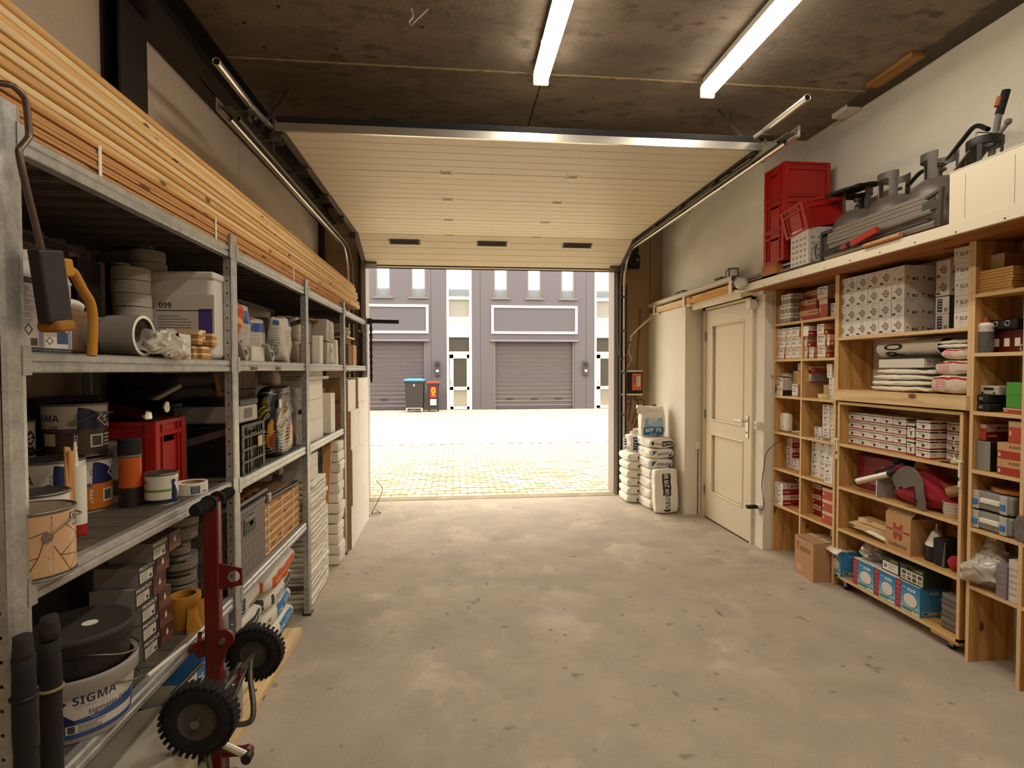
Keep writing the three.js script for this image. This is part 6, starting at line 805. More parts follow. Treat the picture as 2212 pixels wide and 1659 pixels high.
solo('ceiling_hook', M(tube([[0, 0, 0], [0.01, -0.04, 0], [-0.01, -0.08, 0.01], [0.01, -0.1, 0.02]], 0.004, 16, 6), bar([0.01, -0.09, 0.02], [0.09, -0.03, 0.05], 0.003)), MAT.white, 'bent white hook hanging from the concrete ceiling', 'hook', [-0.226,3.37,-2.908]);
for (const [px, pz, l] of [[-0.175, -4.83, 'striped dusty sticker remnant on the floor in mid room'], [1.503, -4.958, 'faded striped sticker remnant on the floor near the plaster bags'], [2.23, -3.804, 'square adhesive remnant on the floor near the moving carton']]) { const t = solo('sticker_remnant', M(...[0, 1, 2, 3].map(i => bx(0.022, 0.0012, 0.07 + rr(0, .02), i * 0.035 - 0.05, 0.0009, rr(-.01, .01)).rotateY(0.15))), std(0xb9ab94, 0.9), l, 'sticker', [px, 0, pz], 0.2); }

// ---------------------------------------------------------------- left: galvanised racking
const PZ = [-1.215, -2.338, -3.43, -4.54, -5.66], FX = -0.9, BX = -1.47;
const LV = [[2.0, 1.54, 1.05, 0.578], [2.0, 1.542, 1.04, 0.58], [2.0, 1.54, 1.03], [1.995, 1.538]];
{
  const t = thing('storage_rack', 'long galvanised shelving rack of four bays along the left wall', 'rack', [0, 0, 0]);
  const w = 0.062, prof = [[0, 0], [0.010, 0], [0.013, -0.004], [0.018, -0.004], [0.021, 0], [0.026, 0], [0.028, -0.003], [0.034, -0.003], [0.036, 0], [0.041, 0], [0.044, -0.004], [0.049, -0.004], [0.052, 0], [w, 0], [w, -0.003], [0.05, -0.0055], [0.012, -0.0055], [0, -0.003]];
  const face = ext(prof, 2.045).rotateX(-Math.PI / 2).rotateY(Math.PI / 2);   // channel face looking along +x
  face.computeBoundingBox(); const bb = face.boundingBox; face.translate(-bb.max.x, -bb.min.y, -(bb.min.z + bb.max.z) / 2);
  const s = new THREE.Shape([[-0.032, 0], [-0.003, 0], [-0.003, 2.045], [-0.032, 2.045]].map(p => new THREE.Vector2(...p))); for (let y = 0.06; y < 2.02; y += 0.05) { const h = new THREE.Path(); h.absarc(-0.018, y, 0.0042, 0, Math.PI * 2, true); s.holes.push(h); }
  const web = new THREE.ExtrudeGeometry(s, { depth: 0.002, bevelEnabled: false, curveSegments: 5 });
  const post = uvm(M(face, web.clone().translate(0, 0, -0.031), web.clone().translate(0, 0, 0.029)), 'y');
  PZ.forEach((z, i) => { part('post', post.clone().translate(FX, 0, z), MAT.galv, t); part('post', post.clone().rotateY(Math.PI).translate(BX, 0, z), MAT.galv, t); part('foot', M(rb(0.05, 0.012, 0.07, 0.004, FX - 0.016, 0.006, z), rb(0.05, 0.012, 0.07, 0.004, BX + 0.016, 0.006, z)), MAT.black, t);
    if (i < 4) { const b = i === 0 ? [] : [[[FX - 0.03, 1.80, z], [BX + 0.03, 1.62, z]], [[FX - 0.03, 1.25, z], [BX + 0.03, 1.1, z]]]; for (const [p, q] of b) part('brace', beam(p, q, 0.004, 0.028), MAT.galvDull, t); for (const y of [0.15, 1.0, 1.95]) part('tie', beam([FX - 0.03, y, z - 0.02], [BX + 0.03, y, z - 0.02], 0.004, 0.03), MAT.galvDull, t); }
    if (i > 0 && i < 4) part('post_cap', rb(0.028, 0.008, 0.05, 0.002, FX - 0.014, 2.048, z), MAT.galv, t); });
  const bp = [[0, 0], [-0.012, 0], [-0.012, 0.017], [-0.004, 0.020], [-0.004, 0.04], [0, 0.045], [-0.03, 0.045], [-0.03, 0]].map(([a, b]) => [a, b]);
  const beamProf = [[-0.03, 0], [-0.002, 0], [0, 0.003], [0, 0.016], [-0.004, 0.02], [-0.004, 0.022], [0, 0.026], [0, 0.04], [-0.006, 0.045], [-0.03, 0.045]];
  LV.forEach((lv, b) => lv.forEach((y, k) => {
    const a = PZ[b] - 0.034, c = PZ[b + 1] + 0.034, L = a - c, H = 0.045;
    for (const [x, flip] of [[FX - 0.004, 1], [BX + 0.004, -1]]) { const g = uvm(ext(beamProf, L).rotateY(flip > 0 ? 0 : Math.PI), 'z'); g.computeBoundingBox(); g.translate(x, y - H, (flip > 0 ? c : a)); part('beam', g, MAT.galv, t); }
    const n = 10, dw = L / n; for (let i = 0; i < n; i++) { const d = part('deck_board', uvm(M(bx(0.5, 0.012, dw - 0.004, 0, 0, 0), bx(0.5, 0.02, 0.006, 0, -0.012, dw * 0.42), bx(0.5, 0.02, 0.006, 0, -0.012, -dw * 0.42)), 'x'), MAT.deck, t); d.position.set((FX + BX) / 2, y - 0.008, c + dw * (i + 0.5)); }
    if (k < 4) for (const z of [a + 0.004, c - 0.004]) part('beam_hook', M(b6(FX - 0.002, FX + 0.002, y - 0.05, y + 0.012, z - 0.012, z + 0.012)), MAT.galv, t);
  }));
  for (const z of [-2.55, -2.88]) part('label_holder', b6(FX - 0.004, FX + 0.001, 1.50, 1.515, z - 0.03, z + 0.03), MAT.cardDark, t);
}
// timber on top: wide rounded planks above, thin laths below
{
  const plank = (w, h, r, L) => { const s = new THREE.Shape(); s.moveTo(-w / 2 + r, -h / 2); s.lineTo(w / 2 - r, -h / 2); s.quadraticCurveTo(w / 2, -h / 2, w / 2, -h / 2 + r); s.lineTo(w / 2, h / 2 - r); s.quadraticCurveTo(w / 2, h / 2, w / 2 - r, h / 2); s.lineTo(-w / 2 + r, h / 2); s.quadraticCurveTo(-w / 2, h / 2, -w / 2, h / 2 - r); s.lineTo(-w / 2, -h / 2 + r); s.quadraticCurveTo(-w / 2, -h / 2, -w / 2 + r, -h / 2); return ext(s, L); };
  const nm = ['lowest', 'second from below', 'third from below', 'fourth from below', 'fifth from below', 'fourth from top', 'third from top', 'second from top', 'topmost'];
  const lathG = plank(0.34, 0.0095, 0.002, 1), plankG = plank(0.3, 0.0215, 0.008, 1);
  for (let k = 0; k < 7; k++) { const z0 = -4.5 + (k % 3) * 0.06 - (k > 3 ? 0.2 : 0), z1 = -0.5, g = shiftUV(uvm(lathG.clone().scale(1, 1, z1 - z0), 'z'), rr(0, 1), rr(0, 1)); solo('thin_board', g, MAT.lath, `thin pale board, ${nm[k < 5 ? k : k + 2]} of the lower rack pile`, 'board', [-1.085 + rr(-.004, .004), 2.0085 + k * 0.0108, z0], 0, 'thin boards on the rack'); }
  let y = 2.0795; for (let k = 0; k < 9; k++) { const z0 = -5.2 - rr(0, 0.12) - (k < 3 ? 0.1 : 0), g = shiftUV(uvm(plankG.clone().scale(1, 1, -0.35 - z0), 'z'), rr(0, 1), rr(0, 1)), back = k > 5 ? 0.006 * (k - 5) : 0; solo('pine_plank', g, k % 2 ? MAT.pine : std(0xf3dcb4, 0.65, 0, { map: T_pine }), `yellow pine plank, ${nm[k]} of the upper pile on the rack`, 'plank', [-1.075 - back + rr(-.004, .004), y + 0.0115, z0], 0, 'pine planks on the rack'); y += 0.0232; }
  for (const [z, i] of [[-1.52, 0], [-2.2, 1], [-3.2, 2]]) solo('binding_strap', M(b6(-0.913, -0.911, 1.998, 2.078, z - 0.006, z + 0.006), b6(-1.26, -0.911, 2.0785, 2.0795, z - 0.006, z + 0.006)), MAT.white, ['white strap round the thin boards nearest the camera', 'white strap round the thin boards near the second post', 'white strap round the thin boards in the third bay'][i], 'strap');
  const gp = thing('grey_pipe', 'grey plastic pipe lying behind the planks on the rack', 'pipe', [0, 0, 0]); part('pipe', bar([-1.42, 2.42, -3.0], [-1.42, 2.42, -5.1], 0.085, 28), std(0x6c655d, 0.6), gp); part('spigot', bar([-1.42, 2.41, -5.1], [-1.42, 2.41, -5.5], 0.07, 28), std(0x5f5850, 0.6), gp); part('socket', bar([-1.42, 2.42, -5.0], [-1.42, 2.42, -5.12], 0.088, 28), std(0x6c655d, 0.6), gp);
  solo('support_batten', b6(-1.46, -1.30, 2.0025, 2.33, -4.6, -3.3), MAT.plyDark, 'dark wooden block under the grey pipe behind the planks', 'timber');
}
function lb(name, label, group, r, dp, prints, o = {}) {   // box on the left: [near z, far z, top y, bottom y] of its face towards the room
  const yb = o.on ?? r[3], yt = o.h ? yb + o.h : r[2], x = o.x ?? -0.93, h = yt - yb - 0.0012, d = Math.abs(r[1] - r[0]) - 0.0015;
  return solo(name, pbox(dp, h, d, prints).translate(-dp / 2, h / 2, 0), o.mat ?? MAT.print, label, o.cat ?? 'box', [x, yb + 0.0006, (r[0] + r[1]) / 2], o.turn ?? rr(-.012, .012), group);
}
function can(label, x, y, z, r, h, print, turn, o = {}) {   // metal paint tin
  const t = thing('paint_can', label, 'paint can', [x, y, z], turn, o.group);
  part('label', uvRect(new THREE.CylinderGeometry(r, r, h - 0.02, 40, 1, true).translate(0, h / 2, 0).rotateY(Math.PI), print, 2), o.mat ?? MAT.printGloss, t);
  part('seam', M(torus(r, 0.003, 40).rotateX(Math.PI / 2).translate(0, h - 0.006, 0), torus(r, 0.003, 40).rotateX(Math.PI / 2).translate(0, 0.004, 0), lathe([[0, 0.002], [r, 0.002], [r, 0.012]], 40), lathe([[r, h - 0.012], [r, h - 0.004], [r - 0.004, h - 0.004]], 40)), MAT.steel, t);
  part('lid', lathe([[r - 0.003, h - 0.008], [r - 0.014, h - 0.003], [r - 0.018, h - 0.01], [0, h - 0.009]], 40), o.lid ?? MAT.galvDull, t);
  if (o.handle) { const s = o.handle === 2 ? 0.03 : -0.02; part('handle', tube([[0, h * 0.62, r + 0.004], [r * 0.7, h * 0.62 + s, r * 0.8], [r + 0.012, h * 0.60 + s, 0], [r * 0.7, h * 0.62 + s, -r * 0.8], [0, h * 0.62, -r - 0.004]], 0.002, 30, 6), MAT.steel, t); part('ear', M(...[-1, 1].map(k => cy(0.01, 0.01, 0.006, 0, 0, 0, 14).rotateX(Math.PI / 2).translate(0, h * 0.62, k * (r + 0.002)))), MAT.steel, t); }
  return t;
}
function bucket(label, x, y, z, r0, r1, h, print, turn, o = {}) {
  const t = thing('paint_bucket', label, 'bucket', [x, y, z], turn, o.group), m = o.mat ?? MAT.white;
  part('body', lathe([[0, 0.002], [r0 - 0.004, 0.002], [r0, 0.008], [r1, h]], 48), m, t);
  if (print) { const g = new THREE.CylinderGeometry(r1 + 0.0015 - (r1 - r0) * 0.12, r0 + 0.0015 + (r1 - r0) * 0.12, h * 0.76, 48, 1, true, -1.2, 2.4).translate(0, h * 0.5, 0); part('label', uvRect(g, print), MAT.printGloss, t); }
  part('rim', lathe([[r1, h - 0.035], [r1 + 0.008, h - 0.035], [r1 + 0.008, h - 0.008], [r1 + 0.01, h], [r1 + 0.004, h + 0.004], [r1 - 0.003, h]], 48), m, t);
  if (o.lid !== false) { const l = part('lid', lathe([[r1 + 0.009, h - 0.006], [r1 + 0.012, h + 0.003], [r1 + 0.006, h + 0.008], [r1 - 0.008, h + 0.007], [r1 - 0.014, h + 0.001], [0, h + 0.001]], 48), o.lidMat ?? m, t); if (o.dot) part('sticker', cy(0.018, 0.018, 0.001, 0.02, h + 0.002, 0, 24), MAT.paper, l); }
  if (o.wire) part('wire_handle', tube([[0, h * 0.8, r1 + 0.006], [r1 * 0.8, h * 0.55, r1 * 0.72], [r1 + 0.02, h * 0.45, 0], [r1 * 0.8, h * 0.55, -r1 * 0.72], [0, h * 0.8, -r1 - 0.006]], 0.0025, 40, 6), MAT.steel, t);
  return t;
}
function jerry(label, z, x, h, front, back) {
  const t = thing('jerrycan', label, 'jerrycan', [x, 1.5405, z]), m = std(0xbdb6ad, 0.35);
  const g = rb(0.15, h * 0.74, 0.118, 0.02, -0.075, h * 0.37, 0, 4); part('body', g, m, t);
  const top = clean(new THREE.BoxGeometry(0.15, h * 0.2, 0.118, 4, 4, 4)); part('shoulder', warp(top, (a, b, c) => { const k = (b / (h * 0.2) + 0.5); return [a * (1 - 0.25 * k) - 0.075, b + h * 0.8, c * (1 - 0.55 * k) - 0.02 * k]; }), m, t);
  part('neck', cy(0.02, 0.02, 0.02, -0.075, h * 0.91, -0.02, 20), m, t); part('cap', M(cy(0.023, 0.022, 0.03, -0.075, h * 0.95, -0.02, 20)), MAT.white, t); part('grip', tube([[-0.075, h * 0.88, 0.0], [-0.075, h * 0.95, 0.02], [-0.075, h * 0.92, 0.045], [-0.075, h * 0.8, 0.055]], 0.01, 20, 8), m, t);
  part('label', pbox(0.0015, h * 0.66, 0.1, { all: 'white', px: front }).translate(0.0006, h * 0.38, 0), MAT.printGloss, t); part('side_label', pbox(0.11, h * 0.62, 0.0015, { all: 'white', pz: back }).translate(-0.075, h * 0.38, 0.0595), MAT.print, t);
  part('foot', rb(0.146, 0.012, 0.112, 0.005, -0.075, 0.006, 0), std(0x565560, 0.4), t);
  return t;
}
// ---- bay one, eye-level shelf
jerry('clear jerrycan with printed instruction label next to the near rack post', -1.292, -0.93, 0.235, 'jerryback', 'jerryback');
jerry('clear jerrycan with blue, white and red label beside another jerrycan', -1.415, -0.955, 0.245, 'jerryfront', 'jerryback');
{
  const pp = thing('drain_pipe', 'short grey drain pipe with socket mouth facing the room', 'pipe', [-0.93, 1.5405 + 0.062, -1.735]);
  const tb = (r, x0, x1, m) => part(m, new THREE.CylinderGeometry(r, r, x1 - x0, 40, 1, true).rotateZ(Math.PI / 2).translate((x0 + x1) / 2, 0, 0), MAT.pvc, pp);
  tb(0.055, -0.5, -0.09, 'pipe'); tb(0.049, -0.5, -0.01, 'inner_pipe'); tb(0.0605, -0.09, 0, 'socket'); part('socket_step', M(lathe([[0.055, 0], [0.0605, 0.014]], 40).rotateZ(-Math.PI / 2).translate(-0.104, 0, 0)), MAT.pvc, pp); part('mouth_rim', lathe([[0.052, 0], [0.0605, 0], [0.0605, 0.003], [0.052, 0.003]], 40).rotateZ(-Math.PI / 2), MAT.white, pp);
  const pl = thing('plastic_wrap', 'crumpled clear film spilling out of the grey pipe mouth', 'plastic', [-0.90, 1.5405 + 0.03, -1.80]); part('film', crumple(crumple(new THREE.SphereGeometry(0.05, 36, 26).scale(0.6, 0.8, 1.3), 0.02, 22, 3), 0.008, 60, 4), MAT.bagClear, pl); part('tail', crumple(new THREE.SphereGeometry(0.034, 26, 20).scale(0.7, 0.95, 1.4).translate(0.0, -0.002, -0.085), 0.014, 44, 8), MAT.bagClear, pl); part('sheet', crumple(new THREE.PlaneGeometry(0.12, 0.09, 10, 8).rotateX(-0.9).translate(0.0, 0.02, 0.05), 0.018, 18, 6), MAT.bagClear, pl);
  const roll = (stack, i, n, x, z) => { const o = thing('tape_roll', `roll of printed gauze tape, ${['lowest', 'second from below', 'third from below', 'fourth from below', 'fifth from below', 'sixth from below', 'seventh from below', 'eighth from below', 'ninth from below'][i]} of the ${stack}`, 'tape', [x + rr(-.003, .003), 1.5405 + i * 0.047, z + rr(-.003, .003)], rr(0, 6), `printed tape rolls, ${stack}`); part('band', uvRect(new THREE.CylinderGeometry(0.061, 0.061, 0.045, 32, 1, true).translate(0, 0.023, 0), 'tapeprint', 2), MAT.print, o); part('edge', lathe([[0.03, 0.001], [0.061, 0.001], [0.061, 0.002], [0.061, 0.044], [0.061, 0.0455], [0.03, 0.0455], [0.03, 0.001]], 32).scale(0.998, 1, 0.998), std(0xc9bfb2, 0.8), o); };
  for (let i = 0; i < 7; i++) roll('lower stack', i, 7, -1.175, -2.12); for (let i = 0; i < 9; i++) roll('taller stack', i, 9, -1.20, -2.25 - 0.03);
  solo('paper_scrap', crumple(new THREE.BoxGeometry(0.06, 0.003, 0.07, 5, 1, 5), 0.012, 22, 3), MAT.paper, 'curled paper scrap on the taller tape stack', 'paper', [-1.21, 1.5405 + 0.436, -2.27]);
  lb('dark_carton', 'dark brown carton with a tan name strip at the back of the near bay', null, [-1.62, -1.9, 0, 0], 0.16, { all: 'black', pz: 'boxdark', px: 'boxdark' }, { on: 1.5405, h: 0.36, x: -1.24 });
  lb('dark_carton', 'black carton between the dark brown one and the tape stacks', null, [-1.92, -2.04, 0, 0], 0.2, { all: 'black' }, { on: 1.5405, h: 0.33, x: -1.23 });
  const ms = thing('dust_mask', 'pale rounded filter pad leaning on the dark brown carton', 'pad', [-1.31, 1.76, -1.60]); part('pad', crumple(rb(0.10, 0.11, 0.03, 0.012), 0.003, 20), std(0xd2cabd, 0.9), ms); part('stalk', bar([0, -0.05, 0], [0, -0.22, 0], 0.012), MAT.blackMat, ms);
  const pd = thing('paper_heap', 'cream crumpled paper with dark capitals behind the grey pipe', 'paper', [-1.17, 1.69, -1.66]); part('sheet', crumple(new THREE.SphereGeometry(0.1, 24, 16).scale(1.1, 0.3, 0.9), 0.014, 14, 5), MAT.paper, pd); part('torn_sheet', crumple(new THREE.PlaneGeometry(0.09, 0.09, 8, 8).rotateY(0.4).rotateX(-0.5).translate(0.02, 0.045, 0.07), 0.012, 18, 7), MAT.paper, pd); part('support', rb(0.2, 0.13, 0.16, 0.02, 0, -0.08, 0), MAT.cardDark, pd);
  const dr = thing('white_drum', 'white plastic drum with purple and white label behind the post', 'drum', [-1.06, 1.5405, -2.30]); part('body', rb(0.25, 0.33, 0.16, 0.025, 0, 0.165, 0), std(0xd6cec2, 0.5), dr); part('label', pbox(0.22, 0.2, 0.002, { all: 'white', pz: 'label099' }).translate(0.02, 0.15, 0.081), MAT.print, dr); part('rim', rb(0.262, 0.03, 0.172, 0.01, 0, 0.325, 0), std(0xd6cec2, 0.5), dr);
  ['lower', 'upper'].forEach((n, k) => lb('dark_box', `${n} of two dark flat boxes with grey labels near the second post`, 'dark flat boxes', [-1.985, -2.07, 0, 0], 0.22, { all: 'dark', px: 'white', pz: 'black', py: 'tan' }, { on: 1.5405 + k * 0.044, h: 0.043, x: -0.95 }));
  [[-2.095, 0, 0.045], [-2.14, 0, 0.06], [-2.2, 0, 0.05], [-2.10, 0.052, 0.04], [-2.155, 0.062, 0.045], [-2.215, 0.052, 0.05]].forEach(([z, y, w], i) => { const o = thing('shim_bundle', `bundle of pale wooden shims, ${ORD[i]} of six beside the second post`, 'wood', [-0.965 + (i % 2) * 0.015, 1.5405 + y, z], rr(-.1, .1), 'bundles of wooden shims'); for (let k = 0; k < 4; k++) part('shim', uvm(rb(0.16, 0.0105, w - 0.006, 0.001, -0.06, 0.0065 + k * 0.0118, rr(-.002, .002), 1), 'x'), k % 2 ? MAT.pine : MAT.lath, o); });
  // plasterer's float hanging on a bent rod
  const hk = thing('steel_rod', 'bent steel rod hooked over the near rack post', 'rod', [0, 0, 0]); part('rod', tube([[-0.92, 2.06, -1.16], [-0.875, 2.065, -1.19], [-0.868, 2.05, -1.215], [-0.868, 1.98, -1.222], [-0.868, 1.94, -1.195], [-0.866, 1.90, -1.20], [-0.865, 1.80, -1.23], [-0.864, 1.74, -1.247]], 0.0065, 80, 10, false, 0.2), std(0x6d5f55, 0.35, 0.8), hk);
  const fl = thing('sponge_float', 'black plastering float with yellow sponge and yellow handle hanging from the rod', 'float', [-0.865, 1.70, -1.265]); fl.rotation.set(0.17, 0, 0);
  part('plate', rb(0.026, 0.155, 0.075, 0.006, 0, -0.02, 0), MAT.black, fl); part('sponge', rb(0.05, 0.025, 0.055, 0.01, 0, -0.105, 0.0), std(0x9c6a24, 0.95), fl); part('handle', tube([[0, 0.012, -0.055], [0.0, 0.01, -0.075], [0.0, -0.03, -0.1], [0, -0.06, -0.12], [0, -0.10, -0.122], [0, -0.17, -0.105], [0, -0.185, -0.1]], 0.0105, 40, 10), MAT.mustard, fl); part('handle_mount', rb(0.024, 0.04, 0.03, 0.006, 0, 0.02, -0.05), MAT.mustard, fl);
}
// ---- bay one, middle shelf
{
  const y = 1.0445;
  can('decorated tin with stone pattern and black square at the front edge', -0.935, y, -1.305, 0.072, 0.155, 'karwei', 0.9, { handle: 2, lid: std(0x8d7a60, 0.5) });
  can('large tin with blue arc and brown lower half behind the stone-patterned one', -1.19, y, -1.725, 0.083, 0.2, 'sigmabrown', 0.55, { handle: 1 });
  const b1 = can('tin with silver rim standing behind the stone-patterned tin', -1.03, y, -1.455, 0.06, 0.16, 'sigmaorange', -0.6);
  can('orange tin with blue arc carrying a taller dark tin', -1.215, y, -1.905, 0.078, 0.178, 'sigmaorange', 0.75);
  can('dark tin with blue arc standing on the orange tin', -1.235, y + 0.179, -1.905, 0.086, 0.175, 'sigmadark', 0.5, { handle: 2 });
  can('tin with blue arc at the back left, partly behind the brown one', -1.36, y + 0.12, -1.76, 0.088, 0.19, 'sigmadark', 0.5, { handle: 1 }); solo('wooden_block', rb(0.2, 0.118, 0.18, 0.004, 0, 0.0595, 0), MAT.cardDark, 'wooden block under the tin at the back left', 'block', [-1.36, y, -1.77]);
  const mb = thing('mixing_stick', 'two flat wooden stirring sticks beside the brown tin', 'stick', [-1.0, y, -1.52]); for (const k of [0, 1]) part('stick', uvm(beam([k * 0.012, 0, k * 0.02], [-0.03 - k * 0.01, 0.24 + k * 0.01, -0.05], 0.022, 0.004, [1, 0, 0]), 'y'), MAT.lath, mb);
  const ct = thing('sealant_tube', 'white and red sealant cartridge standing beside the stirring sticks', 'cartridge', [-1.04, y, -1.60]); part('tube', cy(0.024, 0.024, 0.19, 0, 0.1, 0, 24), MAT.white, ct); part('band', cy(0.0245, 0.0245, 0.03, 0, 0.02, 0, 24), MAT.red, ct); part('nozzle', lathe([[0.008, 0.195], [0.003, 0.26]], 14), MAT.white, ct);
  const ps = thing('pale_tin', 'smeared pale grey tin between orange tin and aerosol', 'tin', [-1.20, y, -1.985]); part('body', lathe([[0, 0.002], [0.062, 0.002], [0.064, 0.01], [0.064, 0.205], [0.058, 0.212], [0, 0.213]], 36), std(0x8a8279, 0.55), ps); part('drip', crumple(new THREE.CylinderGeometry(0.0655, 0.0655, 0.05, 30, 3, true, 0.2, 1.9).translate(0, 0.06, 0), 0.002, 40), std(0x2e2622, 0.6), ps);
  const sp = thing('aerosol_can', 'orange and white aerosol can with black cap before the red crate', 'aerosol', [-1.085, y, -1.93], 0); part('body', uvRect(cy(0.033, 0.033, 0.165, 0, 0.085, 0, 32, true).rotateY(2.2), 'spray', 1), MAT.printGloss, sp); part('cap', lathe([[0.0335, 0.176], [0.0345, 0.18], [0.0335, 0.225], [0.03, 0.228], [0, 0.228]], 30), MAT.blackMat, sp); part('shoulder', lathe([[0.033, 0.168], [0.0345, 0.171], [0.033, 0.178]], 30), MAT.steel, sp);
  crate('plastic_crate', 'bright red crate full of tools on the middle shelf of the near bay', [-1.24, y, -2.13], [0, 0.06, 0], 0.36, 0.275, 0.24, MAT.crate);
  const tg = thing('pipe_wrench', 'red tube cutters and black tools heaped in the red crate', 'tool', [-1.16, y + 0.29, -2.10]); part('roller', M(bar([-0.14, 0.03, -0.06], [0.055, -0.0, 0.03], 0.022, 16)), MAT.redPaint, tg); part('end', cy(0.024, 0.024, 0.008, 0, 0, 0, 20).rotateZ(Math.PI / 2).translate(0.06, 0.0, 0.034), MAT.chrome, tg); part('second_roller', bar([-0.1, 0.05, -0.1], [0.09, 0.03, -0.03], 0.02, 16), MAT.black, tg); part('second_end', cy(0.02, 0.02, 0.006, 0, 0, 0, 20).rotateZ(Math.PI / 2).translate(0.093, 0.03, -0.03), MAT.alu, tg); part('jaw', M(bar([0.02, 0.05, -0.06], [0.1, 0.11, -0.12], 0.014), torus(0.02, 0.006, 20).translate(0.03, -0.03, 0.0)), MAT.steel, tg); part('lever', bar([0.0, 0.02, -0.1], [0.08, 0.03, -0.17], 0.01), MAT.black, tg); part('cloth', crumple(new THREE.SphereGeometry(0.1, 20, 14).scale(1.2, 0.35, 0.9).translate(-0.06, -0.04, -0.03), 0.03, 18, 9), MAT.blackMat, tg);
  can('small paint tin with green band and drips in front of the red crate', -1.005, y, -1.965, 0.05, 0.112, 'sigmasmall', 0.95);
  const tp = thing('tape_roll', 'white masking tape roll lying flat with blue label at the shelf front', 'tape', [-0.975, y, -2.11]); part('tape', lathe([[0.035, 0.001], [0.053, 0.001], [0.0535, 0.003], [0.0535, 0.043], [0.053, 0.0445], [0.035, 0.0445], [0.035, 0.001]], 40), MAT.paper, tp); part('label', uvRect(new THREE.CylinderGeometry(0.0541, 0.0541, 0.034, 24, 1, true, 0.2, 1.5).translate(0, 0.022, 0), 'blueletters'), MAT.print, tp); part('core', lathe([[0.033, 0.001], [0.035, 0.001], [0.035, 0.0445], [0.033, 0.0445], [0.033, 0.001]], 30), MAT.kraft, tp);
  const pot = thing('paint_pot', 'paint-spattered dark pot with brushes standing in it', 'pot', [-1.13, y, -2.24]); part('body', lathe([[0, 0.002], [0.045, 0.002], [0.055, 0.125], [0.059, 0.128], [0.057, 0.135], [0.052, 0.13]], 36), std(0x35302c, 0.6), pot); part('spatter', crumple(new THREE.CylinderGeometry(0.0555, 0.047, 0.11, 40, 8, true).translate(0, 0.066, 0), 0.0022, 70, 3), std(0xa79c8c, 0.8), pot); for (const [a, b, c] of [[[-0.02, 0.05, 0], [-0.05, 0.24, 0.04], MAT.steel], [[0.01, 0.05, 0.01], [0.03, 0.22, -0.05], MAT.cardDark], [[0.0, 0.05, -0.02], [-0.01, 0.25, -0.06], MAT.galvDull]]) part('brush_handle', bar(a, b, 0.008), c, pot); part('roller_frame', tube([[-0.02, 0.06, 0.02], [-0.03, 0.26, 0.03], [-0.09, 0.265, 0.03], [-0.1, 0.22, 0.03]], 0.004, 30, 6, false, 0.1), MAT.steel, pot); part('scraper', rb(0.06, 0.09, 0.004, 0.002, 0, 0.16, 0.02), MAT.galvDull, pot);
  const bd = thing('dark_binder', 'tall dark cylinder standing at the back beside the second post', 'cylinder', [-1.15, y, -2.31]); part('body', lathe([[0, 0.002], [0.06, 0.002], [0.062, 0.01], [0.062, 0.24], [0.056, 0.248], [0, 0.248]], 32), std(0x4a433c, 0.7), bd); part('edge', torus(0.061, 0.003, 32).rotateX(Math.PI / 2).translate(0, 0.243, 0), MAT.grey, bd);
  lb('tool_case', 'large black tool case at the back of the middle shelf', null, [-1.95, -2.28, 0, 0], 0.1, { all: 'black' }, { on: y, h: 0.36, x: -1.39, cat: 'case' });
}
